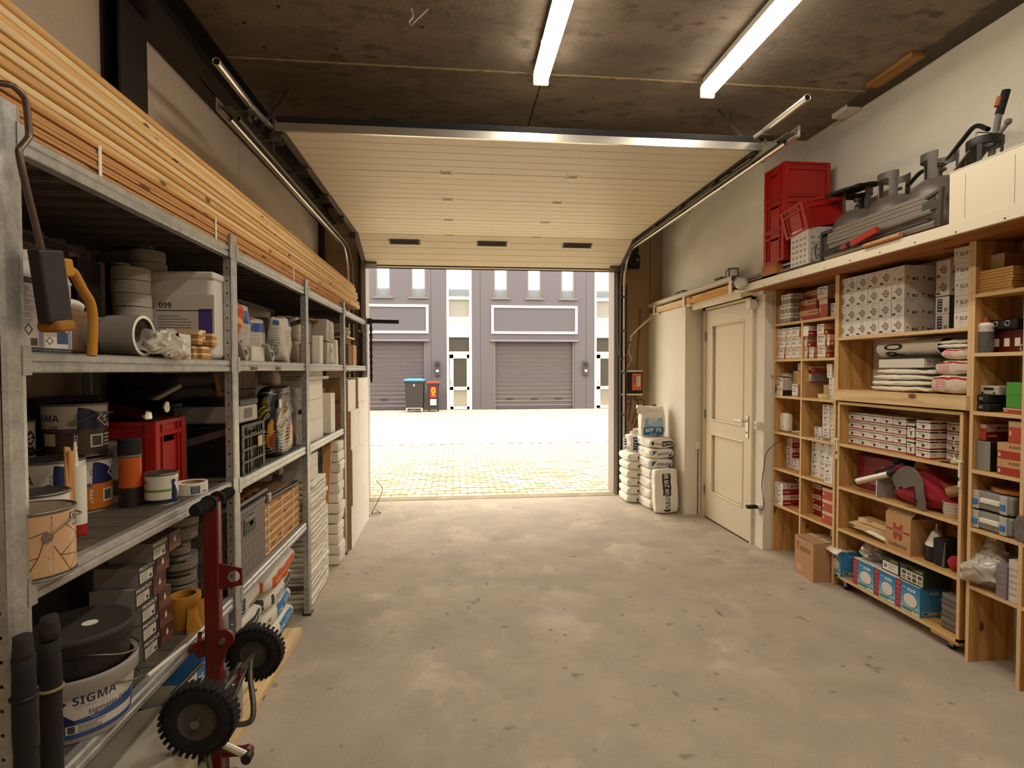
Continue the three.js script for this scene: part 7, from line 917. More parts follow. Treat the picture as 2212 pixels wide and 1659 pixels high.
// ---- bay one, lower shelf
{
  const y = 0.5725;
  bucket('grey plastic bucket with blue and white paint label at the front of the lower shelf', -0.985, y, -1.52, 0.103, 0.117, 0.165, 'sigmabucket', 1.05, { mat: std(0x9a928a, 0.4), lid: false, wire: true });
  bucket('black lidded bucket standing in the grey labelled bucket', -0.985, y + 0.10, -1.52, 0.104, 0.108, 0.158, null, 0.6, { mat: MAT.black, lidMat: std(0x37312a, 0.7), dot: true, wire: true });
  const lab = thing('paint_label', 'pale label wrapped on the black bucket', 'label', [-0.985, y + 0.10, -1.52], 1.25); part('label', uvRect(new THREE.CylinderGeometry(0.1075, 0.1065, 0.036, 20, 1, true, -0.9, 0.9).translate(0, 0.034, 0), 'white'), MAT.print, lab); scene.remove(lab); scene.children.find(o => o.userData.label?.startsWith('black lidded bucket')).add(lab.children[0]);
  const PE = { all: 'grey', px: 'progoldend', pz: 'grey', py: 'grey' };
  for (let k = 0; k < 6; k++) { const dz = [0.01, 0.004, 0, -0.03, -0.01, 0.03][k]; lb('paint_box', `dark paint carton with white label, ${['lowest', 'second from below', 'third from below', 'third from top', 'second from top', 'topmost'][k]} of the pile behind the buckets`, 'labelled paint cartons', [-1.80 - dz, -1.90 - dz, 0, 0], 0.13, PE, { on: y + k * 0.0625, h: 0.0622, x: -0.99 + (k === 5 ? 0.02 : 0) }); lb('paint_box', `brown paint carton with a pale diamond, ${['lowest', 'second from below', 'third from below', 'third from top', 'second from top', 'topmost'][k]} of the farther pile`, 'brown paint cartons', [-1.905 - dz, -1.985 - dz, 0, 0], 0.13, { all: 'brown', px: 'progoldside', py: 'grey' }, { on: y + k * 0.0625, h: 0.0622, x: -0.99 + (k === 5 ? 0.02 : 0) }); }
  lb('dark_box', 'large dark grey box behind the paint cartons at the back', null, [-1.72, -2.0, 0, 0], 0.22, { all: 'dark' }, { on: y, h: 0.38, x: -1.2 });
  let yy = y; for (let k = 0; k < 7; k++) { const r = [0.066, 0.066, 0.06, 0.066, 0.05, 0.066, 0.068][k], h = 0.056; const t = thing('putty_tub', `putty tub with dark band, ${['lowest', 'second from below', 'third from below', 'middle', 'third from top', 'second from top', 'topmost'][k]} of the tall pile`, 'tub', [-1.07 + rr(-.006, .006), yy, -2.20 + rr(-.006, .006)], rr(-.5, 1.2), 'pile of putty tubs'); part('side', uvRect(new THREE.CylinderGeometry(r, r, h - 0.008, 36, 1, true).translate(0, h / 2, 0), 'puttytub', 2), MAT.print, t); part('lid', lathe([[r + 0.0015, h - 0.014], [r + 0.002, h - 0.004], [r - 0.004, h - 0.001], [0, h - 0.001]], 36), std(0x6f675d, 0.5), t); part('base', lathe([[0, 0.001], [r, 0.001], [r, 0.006]], 36), std(0x6f675d, 0.5), t); yy += h; }
  const yp = thing('abrasive_roll', 'yellow abrasive paper roll with a loose end in front of the tubs', 'roll', [-0.99, y, -2.07]); part('roll', lathe([[0.028, 0.001], [0.056, 0.001], [0.056, 0.115], [0.028, 0.115], [0.028, 0.001]], 40), MAT.mustard, yp); part('loose_sheet', new THREE.CylinderGeometry(0.062, 0.062, 0.10, 24, 1, true, 0.4, 1.9).translate(0.012, 0.051, 0), MAT.mustard, yp); part('torn_end', crumple(new THREE.CylinderGeometry(0.02, 0.034, 0.085, 16, 4, true, 0, 4).translate(0.045, 0.043, 0.045), 0.003, 30, 2), MAT.mustard, yp);
  solo('white_stick', bar([-0.93, y + 0.008, -1.72], [-0.905, y + 0.008, -1.90], 0.006, 10), MAT.white, 'thin white stick lying on the lower shelf edge', 'stick');
  // floor below
  bucket('large white lidded bucket on the floor under the lower rack shelf', -1.0, 0, -1.80, 0.145, 0.165, 0.33, null, 0, { mat: std(0xc9bfa8, 0.5) });
  bucket('white bucket with dark blue lettered label beside the near post', -1.0, 0.07, -1.42, 0.09, 0.1, 0.24, 'goldbucket', 1.1, { mat: std(0xd3c8b4, 0.5) }); solo('wooden_block', rb(0.2, 0.068, 0.18, 0.004, 0, 0.0345, 0), MAT.cardDark, 'wooden block under the bucket beside the near post', 'block', [-1.0, 0, -1.42]);
  lb('dark_case', 'dark case on the floor behind the large white bucket', null, [-2.0, -2.28, 0, 0], 0.4, { all: 'black', py: 'dark' }, { on: 0, h: 0.3, x: -0.98, cat: 'case' });
  lb('flat_box', 'blue and white box on the floor behind the hand truck pole', null, [-2.02, -2.28, 0, 0], 0.3, { all: 'white', py: 'blue', px: 'blue25' }, { on: 0.3, h: 0.08, x: -0.97 });
  ['left', 'right'].forEach((n, k) => { const o = thing('folded_umbrella', `${n} one of two black padded tubes standing against the near post`, 'tube', [-0.862 + 0.006 * k, 0, -1.165 - k * 0.062]); part('tube', crumple(new THREE.CylinderGeometry(0.019, 0.021, 0.93, 18, 24).translate(0, 0.465, 0), 0.002, 30, k), MAT.blackMat, o); part('top', crumple(new THREE.CylinderGeometry(0.0155, 0.019, 0.045, 16, 3).translate(0, 0.95 + k * 0.01, 0), 0.002, 40, k + 5), std(0x2c251f, 0.9), o); part('strap', torus(0.021, 0.0035, 20).rotateX(Math.PI / 2).translate(0, 0.85 - k * 0.02, 0), k ? std(0x8a7a4a, 0.7) : MAT.black, o); });
  const be = thing('blue_tube', 'blue and white cartridge standing behind the black tubes', 'cartridge', [-0.90, 0, -1.29]); part('body', cy(0.013, 0.013, 0.83, 0, 0.415, 0, 18), std(0x23306e, 0.4), be); part('band', cy(0.0135, 0.0135, 0.08, 0, 0.62, 0, 18), MAT.white, be);
}
// ---- hand truck
{
  const t = thing('hand_truck', 'red hand truck with black tyres and rubber grips leaning on the rack', 'hand truck', [0, 0, 0]), z = -1.955, m = MAT.redPaint;
  part('pole', M(rb(0.05, 1.03, 0.03, 0.004, -0.838, 0.535, z), rb(0.03, 1.0, 0.036, 0.003, -0.83, 0.53, z - 0.002)), m, t);
  part('grip_bar', bar([-0.835, 1.05, z + 0.12], [-0.835, 1.05, z - 0.14], 0.012), m, t);
  for (const [a, b] of [[0.03, 0.13], [-0.035, -0.145]]) { const g = part('grip', M(bar([-0.835, 1.05, z + a], [-0.835, 1.05, z + b], 0.0185, 18), cy(0.027, 0.027, 0.012, 0, 0, 0, 20).rotateX(Math.PI / 2).translate(-0.835, 1.05, z + a), ...Array.from({ length: 8 }, (_, i) => torus(0.019, 0.0022, 16).translate(-0.835, 1.05, z + a + (b - a) * (0.16 + i * 0.1)))), MAT.rubber, t); }
  const pl = new THREE.Shape([[0, 0], [0.075, 0.012], [0.075, 0.07], [0, 0.09]].map(p => new THREE.Vector2(...p))); const h = new THREE.Path(); h.absarc(0.048, 0.044, 0.02, 0, 6.2832, true); pl.holes.push(h); part('lug', new THREE.ExtrudeGeometry(pl, { depth: 0.006, bevelEnabled: false }).translate(-0.815, 0.745, z), m, t);
  part('pivot_plate', M(cy(0.034, 0.034, 0.012, 0, 0, 0, 24).rotateX(Math.PI / 2).translate(-0.80, 0.575, z + 0.012), beam([-0.80, 0.575, z], [-0.90, 0.53, z + 0.0], 0.012, 0.05), beam([-0.80, 0.555, z + 0.012], [-0.83, 0.47, z + 0.01], 0.012, 0.03)), m, t); part('pivot_bolt', cy(0.01, 0.01, 0.03, 0, 0, 0, 14).rotateX(Math.PI / 2).translate(-0.80, 0.575, z + 0.02), MAT.steel, t);
  part('catch', M(tube([[-0.90, 0.56, z + 0.03], [-0.875, 0.575, z + 0.03], [-0.87, 0.61, z + 0.03]], 0.007, 14, 8), bar([-0.905, 0.55, z + 0.03], [-0.88, 0.565, z + 0.03], 0.012)), m, t); part('stay', bar([-0.87, 0.50, z + 0.02], [-0.93, 0.44, z + 0.1], 0.008), MAT.galvDull, t);
  const wz = [[-0.782, 0.442, -1.72, 0.106], [-0.775, 0.415, -2.16, 0.1]];
  wz.forEach(([x, y, zz, r], k) => { const w = part('tyre', M(torus(r - 0.028, 0.029, 44), ...Array.from({ length: 34 }, (_, i) => { const a = i / 34 * 6.2832; return M(bx(0.010, 0.0085, 0.05).rotateZ(a + Math.PI / 2).translate(Math.cos(a) * r, Math.sin(a) * r, 0)); })).translate(x, y, zz), MAT.rubber, t); part('rim', M(lathe([[0.012, -0.012], [0.045, -0.018], [r - 0.042, 0.0], [r - 0.038, 0.022], [r - 0.05, 0.018], [0.045, 0.008], [0.012, 0.012]], 36).rotateX(Math.PI / 2).translate(x, y, zz)), std(0x5a5248, 0.5, 0.5), w); part('hub', M(cy(0.013, 0.013, 0.05, 0, 0, 0, 16).rotateX(Math.PI / 2).translate(x, y, zz + 0.01)), MAT.steel, w); });
  part('axle', bar([-0.782, 0.442, -1.70], [-0.775, 0.415, -2.18], 0.01), MAT.galvDull, t);
  part('strut', M(bar([-0.79, 0.43, z - 0.1], [-0.83, 0.34, z], 0.011), tube([[-0.775, 0.42, -2.12], [-0.755, 0.38, -2.05], [-0.72, 0.32, -1.98], [-0.715, 0.285, -1.955], [-0.735, 0.27, -1.95], [-0.80, 0.27, -1.95]], 0.0095, 40, 10), bar([-0.775, 0.42, -2.1], [-0.805, 0.29, z], 0.009)), MAT.galvDull, t); part('hook', tube([[-0.80, 0.405, z - 0.02], [-0.77, 0.41, z - 0.03], [-0.765, 0.445, z - 0.03]], 0.007, 14, 8), m, t);
  part('foot_lever', M(rb(0.11, 0.03, 0.03, 0.01, -0.775, 0.165, z - 0.01), cy(0.02, 0.02, 0.03, 0, 0, 0, 18).rotateX(Math.PI / 2).translate(-0.735, 0.165, z)), m, t); part('foot_tube', bar([-0.80, 0.235, z + 0.05], [-0.725, 0.175, z + 0.03], 0.012), MAT.alu, t); part('foot_cap', cy(0.017, 0.017, 0.03, 0, 0, 0, 18).rotateX(Math.PI / 2).translate(-0.72, 0.172, z + 0.035), MAT.black, t);
  part('nose_plate', M(rb(0.2, 0.008, 0.28, 0.003, -0.92, 0.012, z), rb(0.008, 0.14, 0.24, 0.003, -0.845, 0.075, z)), MAT.steelDark, t); part('fender_loop', tube([[-0.85, 0.05, z + 0.12], [-0.80, 0.1, z + 0.15], [-0.79, 0.2, z + 0.15], [-0.82, 0.28, z + 0.12]], 0.008, 24, 8), MAT.galvDull, t);
}

// ---- bay two
function pouch(label, pos, turn, w, h, d, prints, seed, mat, o = {}) { const t = thing(o.name ?? 'pouch', label, 'bag', [pos[0], pos[1] + h / 2, pos[2]], turn); if (o.lean) t.rotation.z = o.lean; part('bag', sack(w, h, d, prints, { seed, up: true, amp: o.amp ?? 0.009, e: 0.7, f: 16 }), mat ?? MAT.printGloss, t); return t; }
{
  const y = 1.537, foil = (c) => new THREE.MeshPhysicalMaterial({ color: c, roughness: 0.28, metalness: 0.2, side: THREE.DoubleSide });
  const ob = thing('foil_pouch', 'crumpled orange foil pouch with yellow band on the second bay shelf', 'bag', [-1.01, y, -2.535]); part('front_sheet', crumple(new THREE.BoxGeometry(0.014, 0.25, 0.09, 4, 16, 8).rotateX(-0.28).translate(0.03, 0.135, -0.01), 0.012, 18, 4), foil(0xc2431a), ob); part('back_sheet', crumple(new THREE.BoxGeometry(0.014, 0.22, 0.06, 4, 14, 6).rotateX(0.25).translate(-0.02, 0.11, 0.04), 0.014, 20, 6), foil(0xa8381a), ob); part('yellow_band', crumple(new THREE.BoxGeometry(0.016, 0.03, 0.092, 3, 4, 8).rotateX(-0.28).translate(0.033, 0.185, -0.022), 0.006, 18, 4), foil(0xd9a520), ob); part('yellow_fold', crumple(new THREE.BoxGeometry(0.01, 0.1, 0.02, 3, 8, 3).rotateX(0.2).translate(0.01, 0.07, 0.03), 0.008, 24, 8), foil(0xb7901e), ob);
  pouch('grey pouch with blue folded top beside the orange foil', [-1.05, y, -2.72], 0.1, 0.12, 0.27, 0.2, { all: 'greybag' }, 21); pouch('grey striped pouch leaning right behind the clear box', [-1.06, y, -2.93], -0.1, 0.12, 0.23, 0.19, { all: 'greybag' }, 22, null, { lean: 0.05 });
  pouch('pale grey bag with hazard diamonds next to the third post', [-0.985, y, -3.16], 0.06, 0.11, 0.25, 0.2, { all: 'hazbag' }, 23, MAT.printBag);
  const cb = thing('clear_box', 'clear plastic box with coloured parts on the second bay shelf', 'box', [-0.99, y + 0.001, -2.715]); part('shell', rb(0.1, 0.075, 0.17, 0.006, 0, 0.038, 0), MAT.bagClear, cb); part('contents', M(...[0, 1, 2, 3].map(i => rb(0.06, 0.03 + 0.006 * i, 0.028, 0.006, 0, 0.022, -0.055 + i * 0.036))), std(0x8a4a40, 0.5), cb); part('blue_piece', rb(0.04, 0.03, 0.03, 0.006, 0.01, 0.05, 0.03), MAT.blue, cb);
  for (const [z, n] of [[-2.44, 'nearer'], [-2.79, 'farther']]) { const v = thing('bent_bracket', `${n} of two grey plastic hooks standing on the second bay shelf`, 'hook', [-0.935, y, z]); part('plate', beam([0, 0.0, -0.075], [0, 0.088, 0.01], 0.03, 0.006), MAT.greyLight, v); part('curl', tube([[0, 0.09, -0.045], [0, 0.06, -0.06], [0, 0.058, -0.1], [0, 0.035, -0.12], [0, 0.01, -0.1], [0, 0.005, -0.075]], 0.008, 40, 8), MAT.greyLight, v); }
  solo('small_carton', pbox(0.12, 0.15, 0.1, { all: 'dark' }).translate(0, 0.075, 0), MAT.print, 'dark upright carton behind the orange foil pouch', 'box', [-1.2, y, -2.5]);
}
{
  const y = 1.0345;
  const cr = crate('slatted_crate', 'black slatted crate at the front of the second bay', [-1.09, y, -2.60], [0, 0.02, 0], 0.32, 0.225, 0.30, MAT.black, null); part('filling', crumple(new THREE.BoxGeometry(0.28, 0.13, 0.26, 6, 4, 6).translate(0, 0.08, 0), 0.012, 14, 5), std(0x6f665c, 0.9), cr); part('front_slat', M(...[0.06, 0.115, 0.17].map(h => bx(0.008, 0.01, 0.30, 0.162, h, 0)), ...[-0.08, -0.05, 0.05, 0.085].map(z => bx(0.008, 0.2, 0.006, 0.162, 0.1, z))), std(0x2c2622, 0.5), cr); solo('wall_scrap', rb(0.004, 0.05, 0.05, 0.001), std(0xcbb68e, 0.8), 'cream paper scrap stuck on the black slatted crate', 'paper', [-0.92, y + 0.135, -2.66]);
  const ap = thing('charger_unit', 'white and black boxy appliance lying on the slatted crate', 'appliance', [-1.08, y + 0.227, -2.585]); part('base', rb(0.28, 0.08, 0.22, 0.012, 0, 0.042, 0), std(0xa8a094, 0.5), ap); part('cover', rb(0.285, 0.03, 0.225, 0.01, 0, 0.095, 0), MAT.black, ap); part('louvre', M(...[0, 1, 2, 3, 4].map(i => bx(0.2, 0.006, 0.02, 0, 0.113, -0.07 + i * 0.034))), MAT.blackMat, ap); part('vent', M(...Array.from({ length: 7 }, (_, i) => bx(0.002, 0.045, 0.006, 0.141, 0.045, -0.03 + i * 0.014))), MAT.grey, ap);
  const cc = pouch('black charcoal sack with yellow pear picture and slanted lettering', [-0.99, y, -3.09], 0.0, 0.13, 0.38, 0.36, { all: 'black', px: 'charcoal', pz: 'charcoal' }, 31, MAT.printGloss, { name: 'charcoal_sack', amp: 0.007 }); part('price_tag', crumple(rb(0.004, 0.045, 0.032, 0.001, 0.07, 0.1, 0.13), 0.001, 20), MAT.paper, cc); part('side_gusset', crumple(new THREE.BoxGeometry(0.03, 0.33, 0.018, 3, 16, 3).translate(0.055, 0.0, -0.165), 0.01, 26, 4), std(0x7c6f68, 0.4), cc);
  for (const [k, h, l] of [[0, 0.36, 'lower of two dark grey cushions at the back of the second bay'], [1, 0.42, 'upper of two dark grey cushions at the back of the second bay']]) solo('seat_cushion', rb(0.22, 0.06, 0.4, 0.028, 0, 0, 0, 4), std(0x3d352f, 0.8), l, 'cushion', [-1.3, y + h, -2.66]); lb('dark_carton', 'dark carton carrying the grey cushions at the back of bay two', null, [-2.44, -2.86, 0, 0], 0.18, { all: 'dark' }, { on: y, h: 0.328, x: -1.27 });
  solo('orange_plank', uvm(beam([-1.12, y + 0.001, -2.86], [-1.2, y + 0.44, -2.84], 0.05, 0.02, [1, 0, 0]), 'y'), MAT.plyDark, 'brown wooden plank standing behind the charcoal sack', 'plank'); solo('paper_wad', crumple(rb(0.09, 0.085, 0.12, 0.02), 0.01, 18, 6), std(0xc9b3a4, 0.85), 'crumpled pinkish paper above the charcoal sack', 'paper', [-1.05, y + 0.425, -3.2]);
}
{
  const y = 0.5745;
  const tt = thing('tote_box', 'grey dimpled storage tote with hinged lid on the lower second bay', 'tote', [-1.10, y, -2.56]); part('body', pbox(0.34, 0.3, 0.36, { all: 'silverdots' }).translate(0, 0.15, 0), MAT.print, tt); part('lid_flap', pbox(0.10, 0.012, 0.36, { all: 'silverdots' }).rotateZ(0.5).translate(0.14, 0.325, 0), MAT.print, tt); part('handle_recess', M(bx(0.006, 0.05, 0.13, 0.17, 0.22, 0.02), bx(0.006, 0.05, 0.04, 0.17, 0.25, 0.0)), MAT.black, tt); part('handle', rb(0.014, 0.02, 0.14, 0.005, 0.174, 0.262, 0.02), MAT.grey, tt); part('rim', rb(0.35, 0.016, 0.37, 0.004, 0, 0.305, 0), MAT.grey, tt);
  const lbdl = thing('lath_bundle', 'bundle of thin wooden laths tied with strings in the lower second bay', 'laths', [0, 0, 0]); for (let r = 0; r < 17; r++) for (let c = 0; c < 2; c++) part('lath', uvm(rb(0.014, 0.0125, 0.62 - rr(0, .02), 0.003, -0.95 - c * 0.016 + rr(-.002, .002), y + 0.0075 + r * 0.0145, -3.06 + rr(-.008, .008), 1), 'z'), c || r % 3 ? MAT.lath : MAT.pine, lbdl); part('core', b6(-1.2, -0.975, y + 0.001, y + 0.246, -3.36, -2.76), std(0xa08766, 0.9), lbdl); for (const z of [-2.83, -3.04, -3.24]) part('string', M(b6(-0.9425, -0.9405, y, y + 0.25, z - 0.004, z + 0.004)), MAT.paper, lbdl);
  solo('brown_board', uvm(b6(-1.3, -0.95, y + 0.2505, y + 0.256, -3.38, -2.74), 'z'), MAT.kraft, 'sheet of brown card lying on the lath bundle', 'card');
  const uh = thing('long_hook', 'long dark bent-wire clamp lying on the brown card', 'clamp', [0, y + 0.268, 0]); part('wire', tube([[-0.99, 0, -2.86], [-0.965, 0, -3.28], [-0.945, 0, -3.32], [-0.93, 0, -3.28], [-0.955, 0.0, -2.86]], 0.007, 60, 8, false, 0.2), std(0x3b302b, 0.35, 0.7), uh); part('jaw', rb(0.09, 0.05, 0.05, 0.01, -0.985, 0.014, -2.85), MAT.steel, uh);
  for (let k = 0; k < 3; k++) solo('foam_tube', M(bar([-1.3 + k * 0.03, y + 0.345 + k * 0.012, -2.45 - k * 0.03], [-1.05 + k * 0.05, y + 0.405 - k * 0.0, -2.84 - k * 0.06], 0.023, 16)), std(0x4a3f37, 0.8), `dark grey foam tube, ${['nearest', 'middle', 'farthest'][k]} of three above the tote`, 'tube'); 
  ['lower', 'middle', 'upper'].forEach((n, k) => solo('wood_offcut', uvm(beam([-1.25, y + 0.33 + k * 0.005, -2.50 - k * 0.07], [-0.98, y + 0.327 + k * 0.004, -2.62 - k * 0.09], 0.05, 0.014), 'x'), MAT.plyDark, `${n} of three short wood strips lying on the tote`, 'wood'));
  lb('brick_stack', 'stacked dark concrete bricks at the back of the lower second bay', null, [-2.8, -3.38, 0, 0], 0.1, { all: 'dark' }, { on: y, h: 0.4, x: -1.36, cat: 'bricks' });
}
{ // bags on the floor of bay two
  solo('pallet_board', uvm(rb(0.09, 0.042, 1.0, 0.003, 0, 0.0215, 0), 'z'), MAT.pine, 'pale timber strip on the floor in front of the bag pile', 'timber', [-0.925, 0, -2.66], 0);
  const B = (label, x, y, z, w, h, d, pr, seed, o = {}) => bag(label, [x, y, z], o.turn ?? 0, w, h, d, { all: o.all ?? 'bagwhite', px: pr, pz: o.pz ?? pr }, { seed, e: 0.5, amp: o.amp ?? 0.006 });
  B('lowest far bag with blue numbered end in the floor pile', -1.13, 0.044, -3.07, 0.36, 0.11, 0.46, 'blue25', 51); B('second far bag with blue numbered end, above the lowest', -1.14, 0.148, -3.05, 0.36, 0.112, 0.46, 'blue25', 52); B('far bag with grey printed block, third in the floor pile', -1.13, 0.255, -3.05, 0.36, 0.112, 0.46, 'up200h', 53); B('orange and white bag on top of the far floor pile', -1.12, 0.36, -3.02, 0.38, 0.14, 0.5, 'orangebag', 54, { amp: 0.009 });
  B('lowest near white bag with red mark beside the wheel', -1.12, 0.044, -2.56, 0.36, 0.12, 0.42, 'bagwhite', 55, { amp: 0.011 }); B('crumpled grey sack in the near floor pile', -1.14, 0.16, -2.57, 0.36, 0.11, 0.42, 'grey', 56, { all: 'grey', amp: 0.014 }); B('near bag with dark block label in the floor pile', -1.13, 0.265, -2.57, 0.36, 0.11, 0.42, 'up210h', 57, { all: 'white' }); B('navy sack on top of the near floor pile', -1.14, 0.368, -2.58, 0.36, 0.11, 0.44, 'blueletters', 58, { all: 'dark', amp: 0.009 });
}
// ---- bay three
{
  const y = 1.5355, wrapM = new THREE.MeshPhysicalMaterial({ color: 0xcdbfae, roughness: 0.3, clearcoat: 0.5, side: THREE.DoubleSide, bumpMap: rep(T_bump, 3), bumpScale: 0.004 });
  ['lower', 'upper'].forEach((n, k) => { const t = thing('wrapped_carton', `${n} of two film-wrapped brown cartons in the third bay`, 'carton', [-1.15, y + k * 0.15, -3.78]); part('carton', rb(0.28, 0.147, 0.34, 0.006, 0, 0.0745, 0), MAT.kraft, t); part('film', crumple(new THREE.BoxGeometry(0.286, 0.149, 0.346, 8, 6, 8).translate(0, 0.0755, 0), 0.004, 20, k + 2), MAT.film, t); });
  [['lower', 0, 0.17], ['upper', 0.17, 0.16]].forEach(([n, a, h], k) => { const t = thing('white_pack', `${n} of two white crinkled packs near the front of the third bay`, 'pack', [-0.985, y + a, -4.16]); part('pack', crumple(rb(0.12, h - 0.004, 0.24, 0.012, 0, h / 2, 0, 4), 0.006, 26, k + 5), wrapM, t); part('fold', crumple(new THREE.BoxGeometry(0.03, h * 0.8, 0.02, 3, 8, 3).translate(0.062, h / 2, 0.02), 0.01, 30, k), MAT.paper, t); });
  [['first', -3.86], ['second', -4.36]].forEach(([n, z], k) => solo('white_strip_pack', crumple(rb(0.06, 0.2, 0.07, 0.008, 0, 0.1, 0, 3), 0.004, 30, k + 9), MAT.paper, `${n} of two narrow white upright packs in the third bay`, 'pack', [-0.95, y, z])); solo('wood_post', uvm(rb(0.05, 0.13, 0.06, 0.004, 0, 0.065, 0), 'y'), MAT.lath, 'short pale wood block beside the third post', 'wood', [-0.945, y, -3.53]); solo('card_flap', crumple(rb(0.2, 0.006, 0.3, 0.002), 0.01, 12, 4), MAT.kraft, 'brown card flap lying on the wrapped cartons', 'card', [-1.08, y + 0.315, -3.95]);
  const y2 = 1.0245; let yy = y2; [0.15, 0.13, 0.13, 0.025, 0.075].forEach((h, k) => { const nm = ['lowest white carton of the third bay stack', 'second white carton of the third bay stack', 'third white carton of the third bay stack', 'flat pack of thin sheets on the white cartons', 'pinkish white carton on top of the third bay stack'][k]; if (k === 3) { const t = thing('sheet_pack', nm, 'sheets', [-1.09, yy, -3.80]); for (let i = 0; i < 4; i++) part('sheet', bx(0.32 + rr(0, .03), 0.0045, 0.52 + rr(0, .04), 0, 0.003 + i * 0.0058, 0), MAT.paper, t); } else { const t = thing('white_carton', nm, 'carton', [-1.1, yy, -3.77], rr(-.02, .02)); part('box', pbox(0.3, h - 0.002, 0.44, { all: k === 4 ? 'white' : 'paperwhite', px: k === 4 ? 'white' : 'scribble', pz: 'paperwhite' }).translate(0, h / 2, 0), MAT.print, t); part('flap_edge', bx(0.302, 0.003, 0.442, 0, h - 0.004, 0), MAT.paper, t); } yy += h; });
  lb('brown_carton', 'brown carton behind the white stack near the fourth post', null, [-4.16, -4.48, 0, 0], 0.3, { all: 'kraftdark' }, { on: y2, h: 0.33, x: -1.05, cat: 'carton' }); lb('narrow_carton', 'narrow white carton standing near the fourth post', null, [-4.2, -4.34, 0, 0], 0.1, { all: 'paperwhite', px: 'scribble' }, { on: y2, h: 0.3, x: -0.94 });
  // floor: boards, laths, cartons
  for (let k = 0; k < 24; k++) { const t = k < 20 ? 0.98 : 1; solo('insulation_sheet', crumple(new THREE.BoxGeometry(0.3, 0.027, 0.44 + rr(-.03, .03), 4, 1, 12), 0.005, 16, k), MAT.paper, `white crinkled insulation sheet, ${k < 10 ? ORD[k] + ' from below' : ORD[23 - k] ? ORD[23 - k] + ' from the top' : 'in the middle layer ' + ['one', 'two', 'three', 'four'][k - 10]} of the third bay pile`, 'sheet', [-1.065 + rr(-.008, .008), 0.018 + k * 0.0325, -3.71], rr(-.02, .02), 'insulation sheets'); }
  [0, 1].forEach(k => { const t = thing('white_carton', `${k ? 'upper' : 'lower'} small white carton on the insulation sheets`, 'carton', [-1.0, 0.80 + k * 0.082, -3.62]); part('box', pbox(0.16, 0.08, 0.2, { all: 'paperwhite', px: 'white' }).translate(0, 0.041, 0), MAT.print, t); });
  for (let k = 0; k < 5; k++) solo('white_board', uvm(b6(-0.02, 0.0, 0, 0.60 + 0.015 * k, -0.05, 0.05)), k % 2 ? MAT.white : MAT.paper, `white board standing on edge, ${ORD[k]} of five in the third bay`, 'board', [-0.94 - k * 0.03, 0.0, -4.05 - k * 0.014], 0.1, 'white boards on edge');
  solo('leaning_lath', beam([-0.935, 0.55, -3.98], [-0.95, 0.99, -4.16], 0.03, 0.05, [1, 0, 0]), MAT.lath, 'pale timber lath leaning in the lower third bay', 'lath'); 
  ['lower', 'upper'].forEach((n, k) => lb('dark_carton', `${n} of two black cartons with grey capitals in the third bay`, 'black lettered cartons', [-4.05, -4.42, 0, 0], 0.2, { all: 'dark', px: 'oomho', pz: 'black' }, { on: 0.66 + k * 0.17, h: 0.168, x: -1.02 })); lb('brown_carton', 'brown carton carrying the black lettered cartons in the third bay', null, [-4.13, -4.44, 0, 0], 0.22, { all: 'kraftdark' }, { on: 0, h: 0.658, x: -1.02 });
  const rc = thing('ragged_pack', 'tall stack of ragged white packs beside the fourth post', 'packs', [-0.97, 0, -4.36]); for (let k = 0; k < 12; k++) part('pack', crumple(rb(0.14, 0.074, 0.2, 0.012, 0, 0, 0, 3), 0.007, 28, k).translate(rr(-.008, .008), 0.04 + k * 0.079, rr(-.006, .006)), k % 3 ? MAT.paper : MAT.white, rc);
}
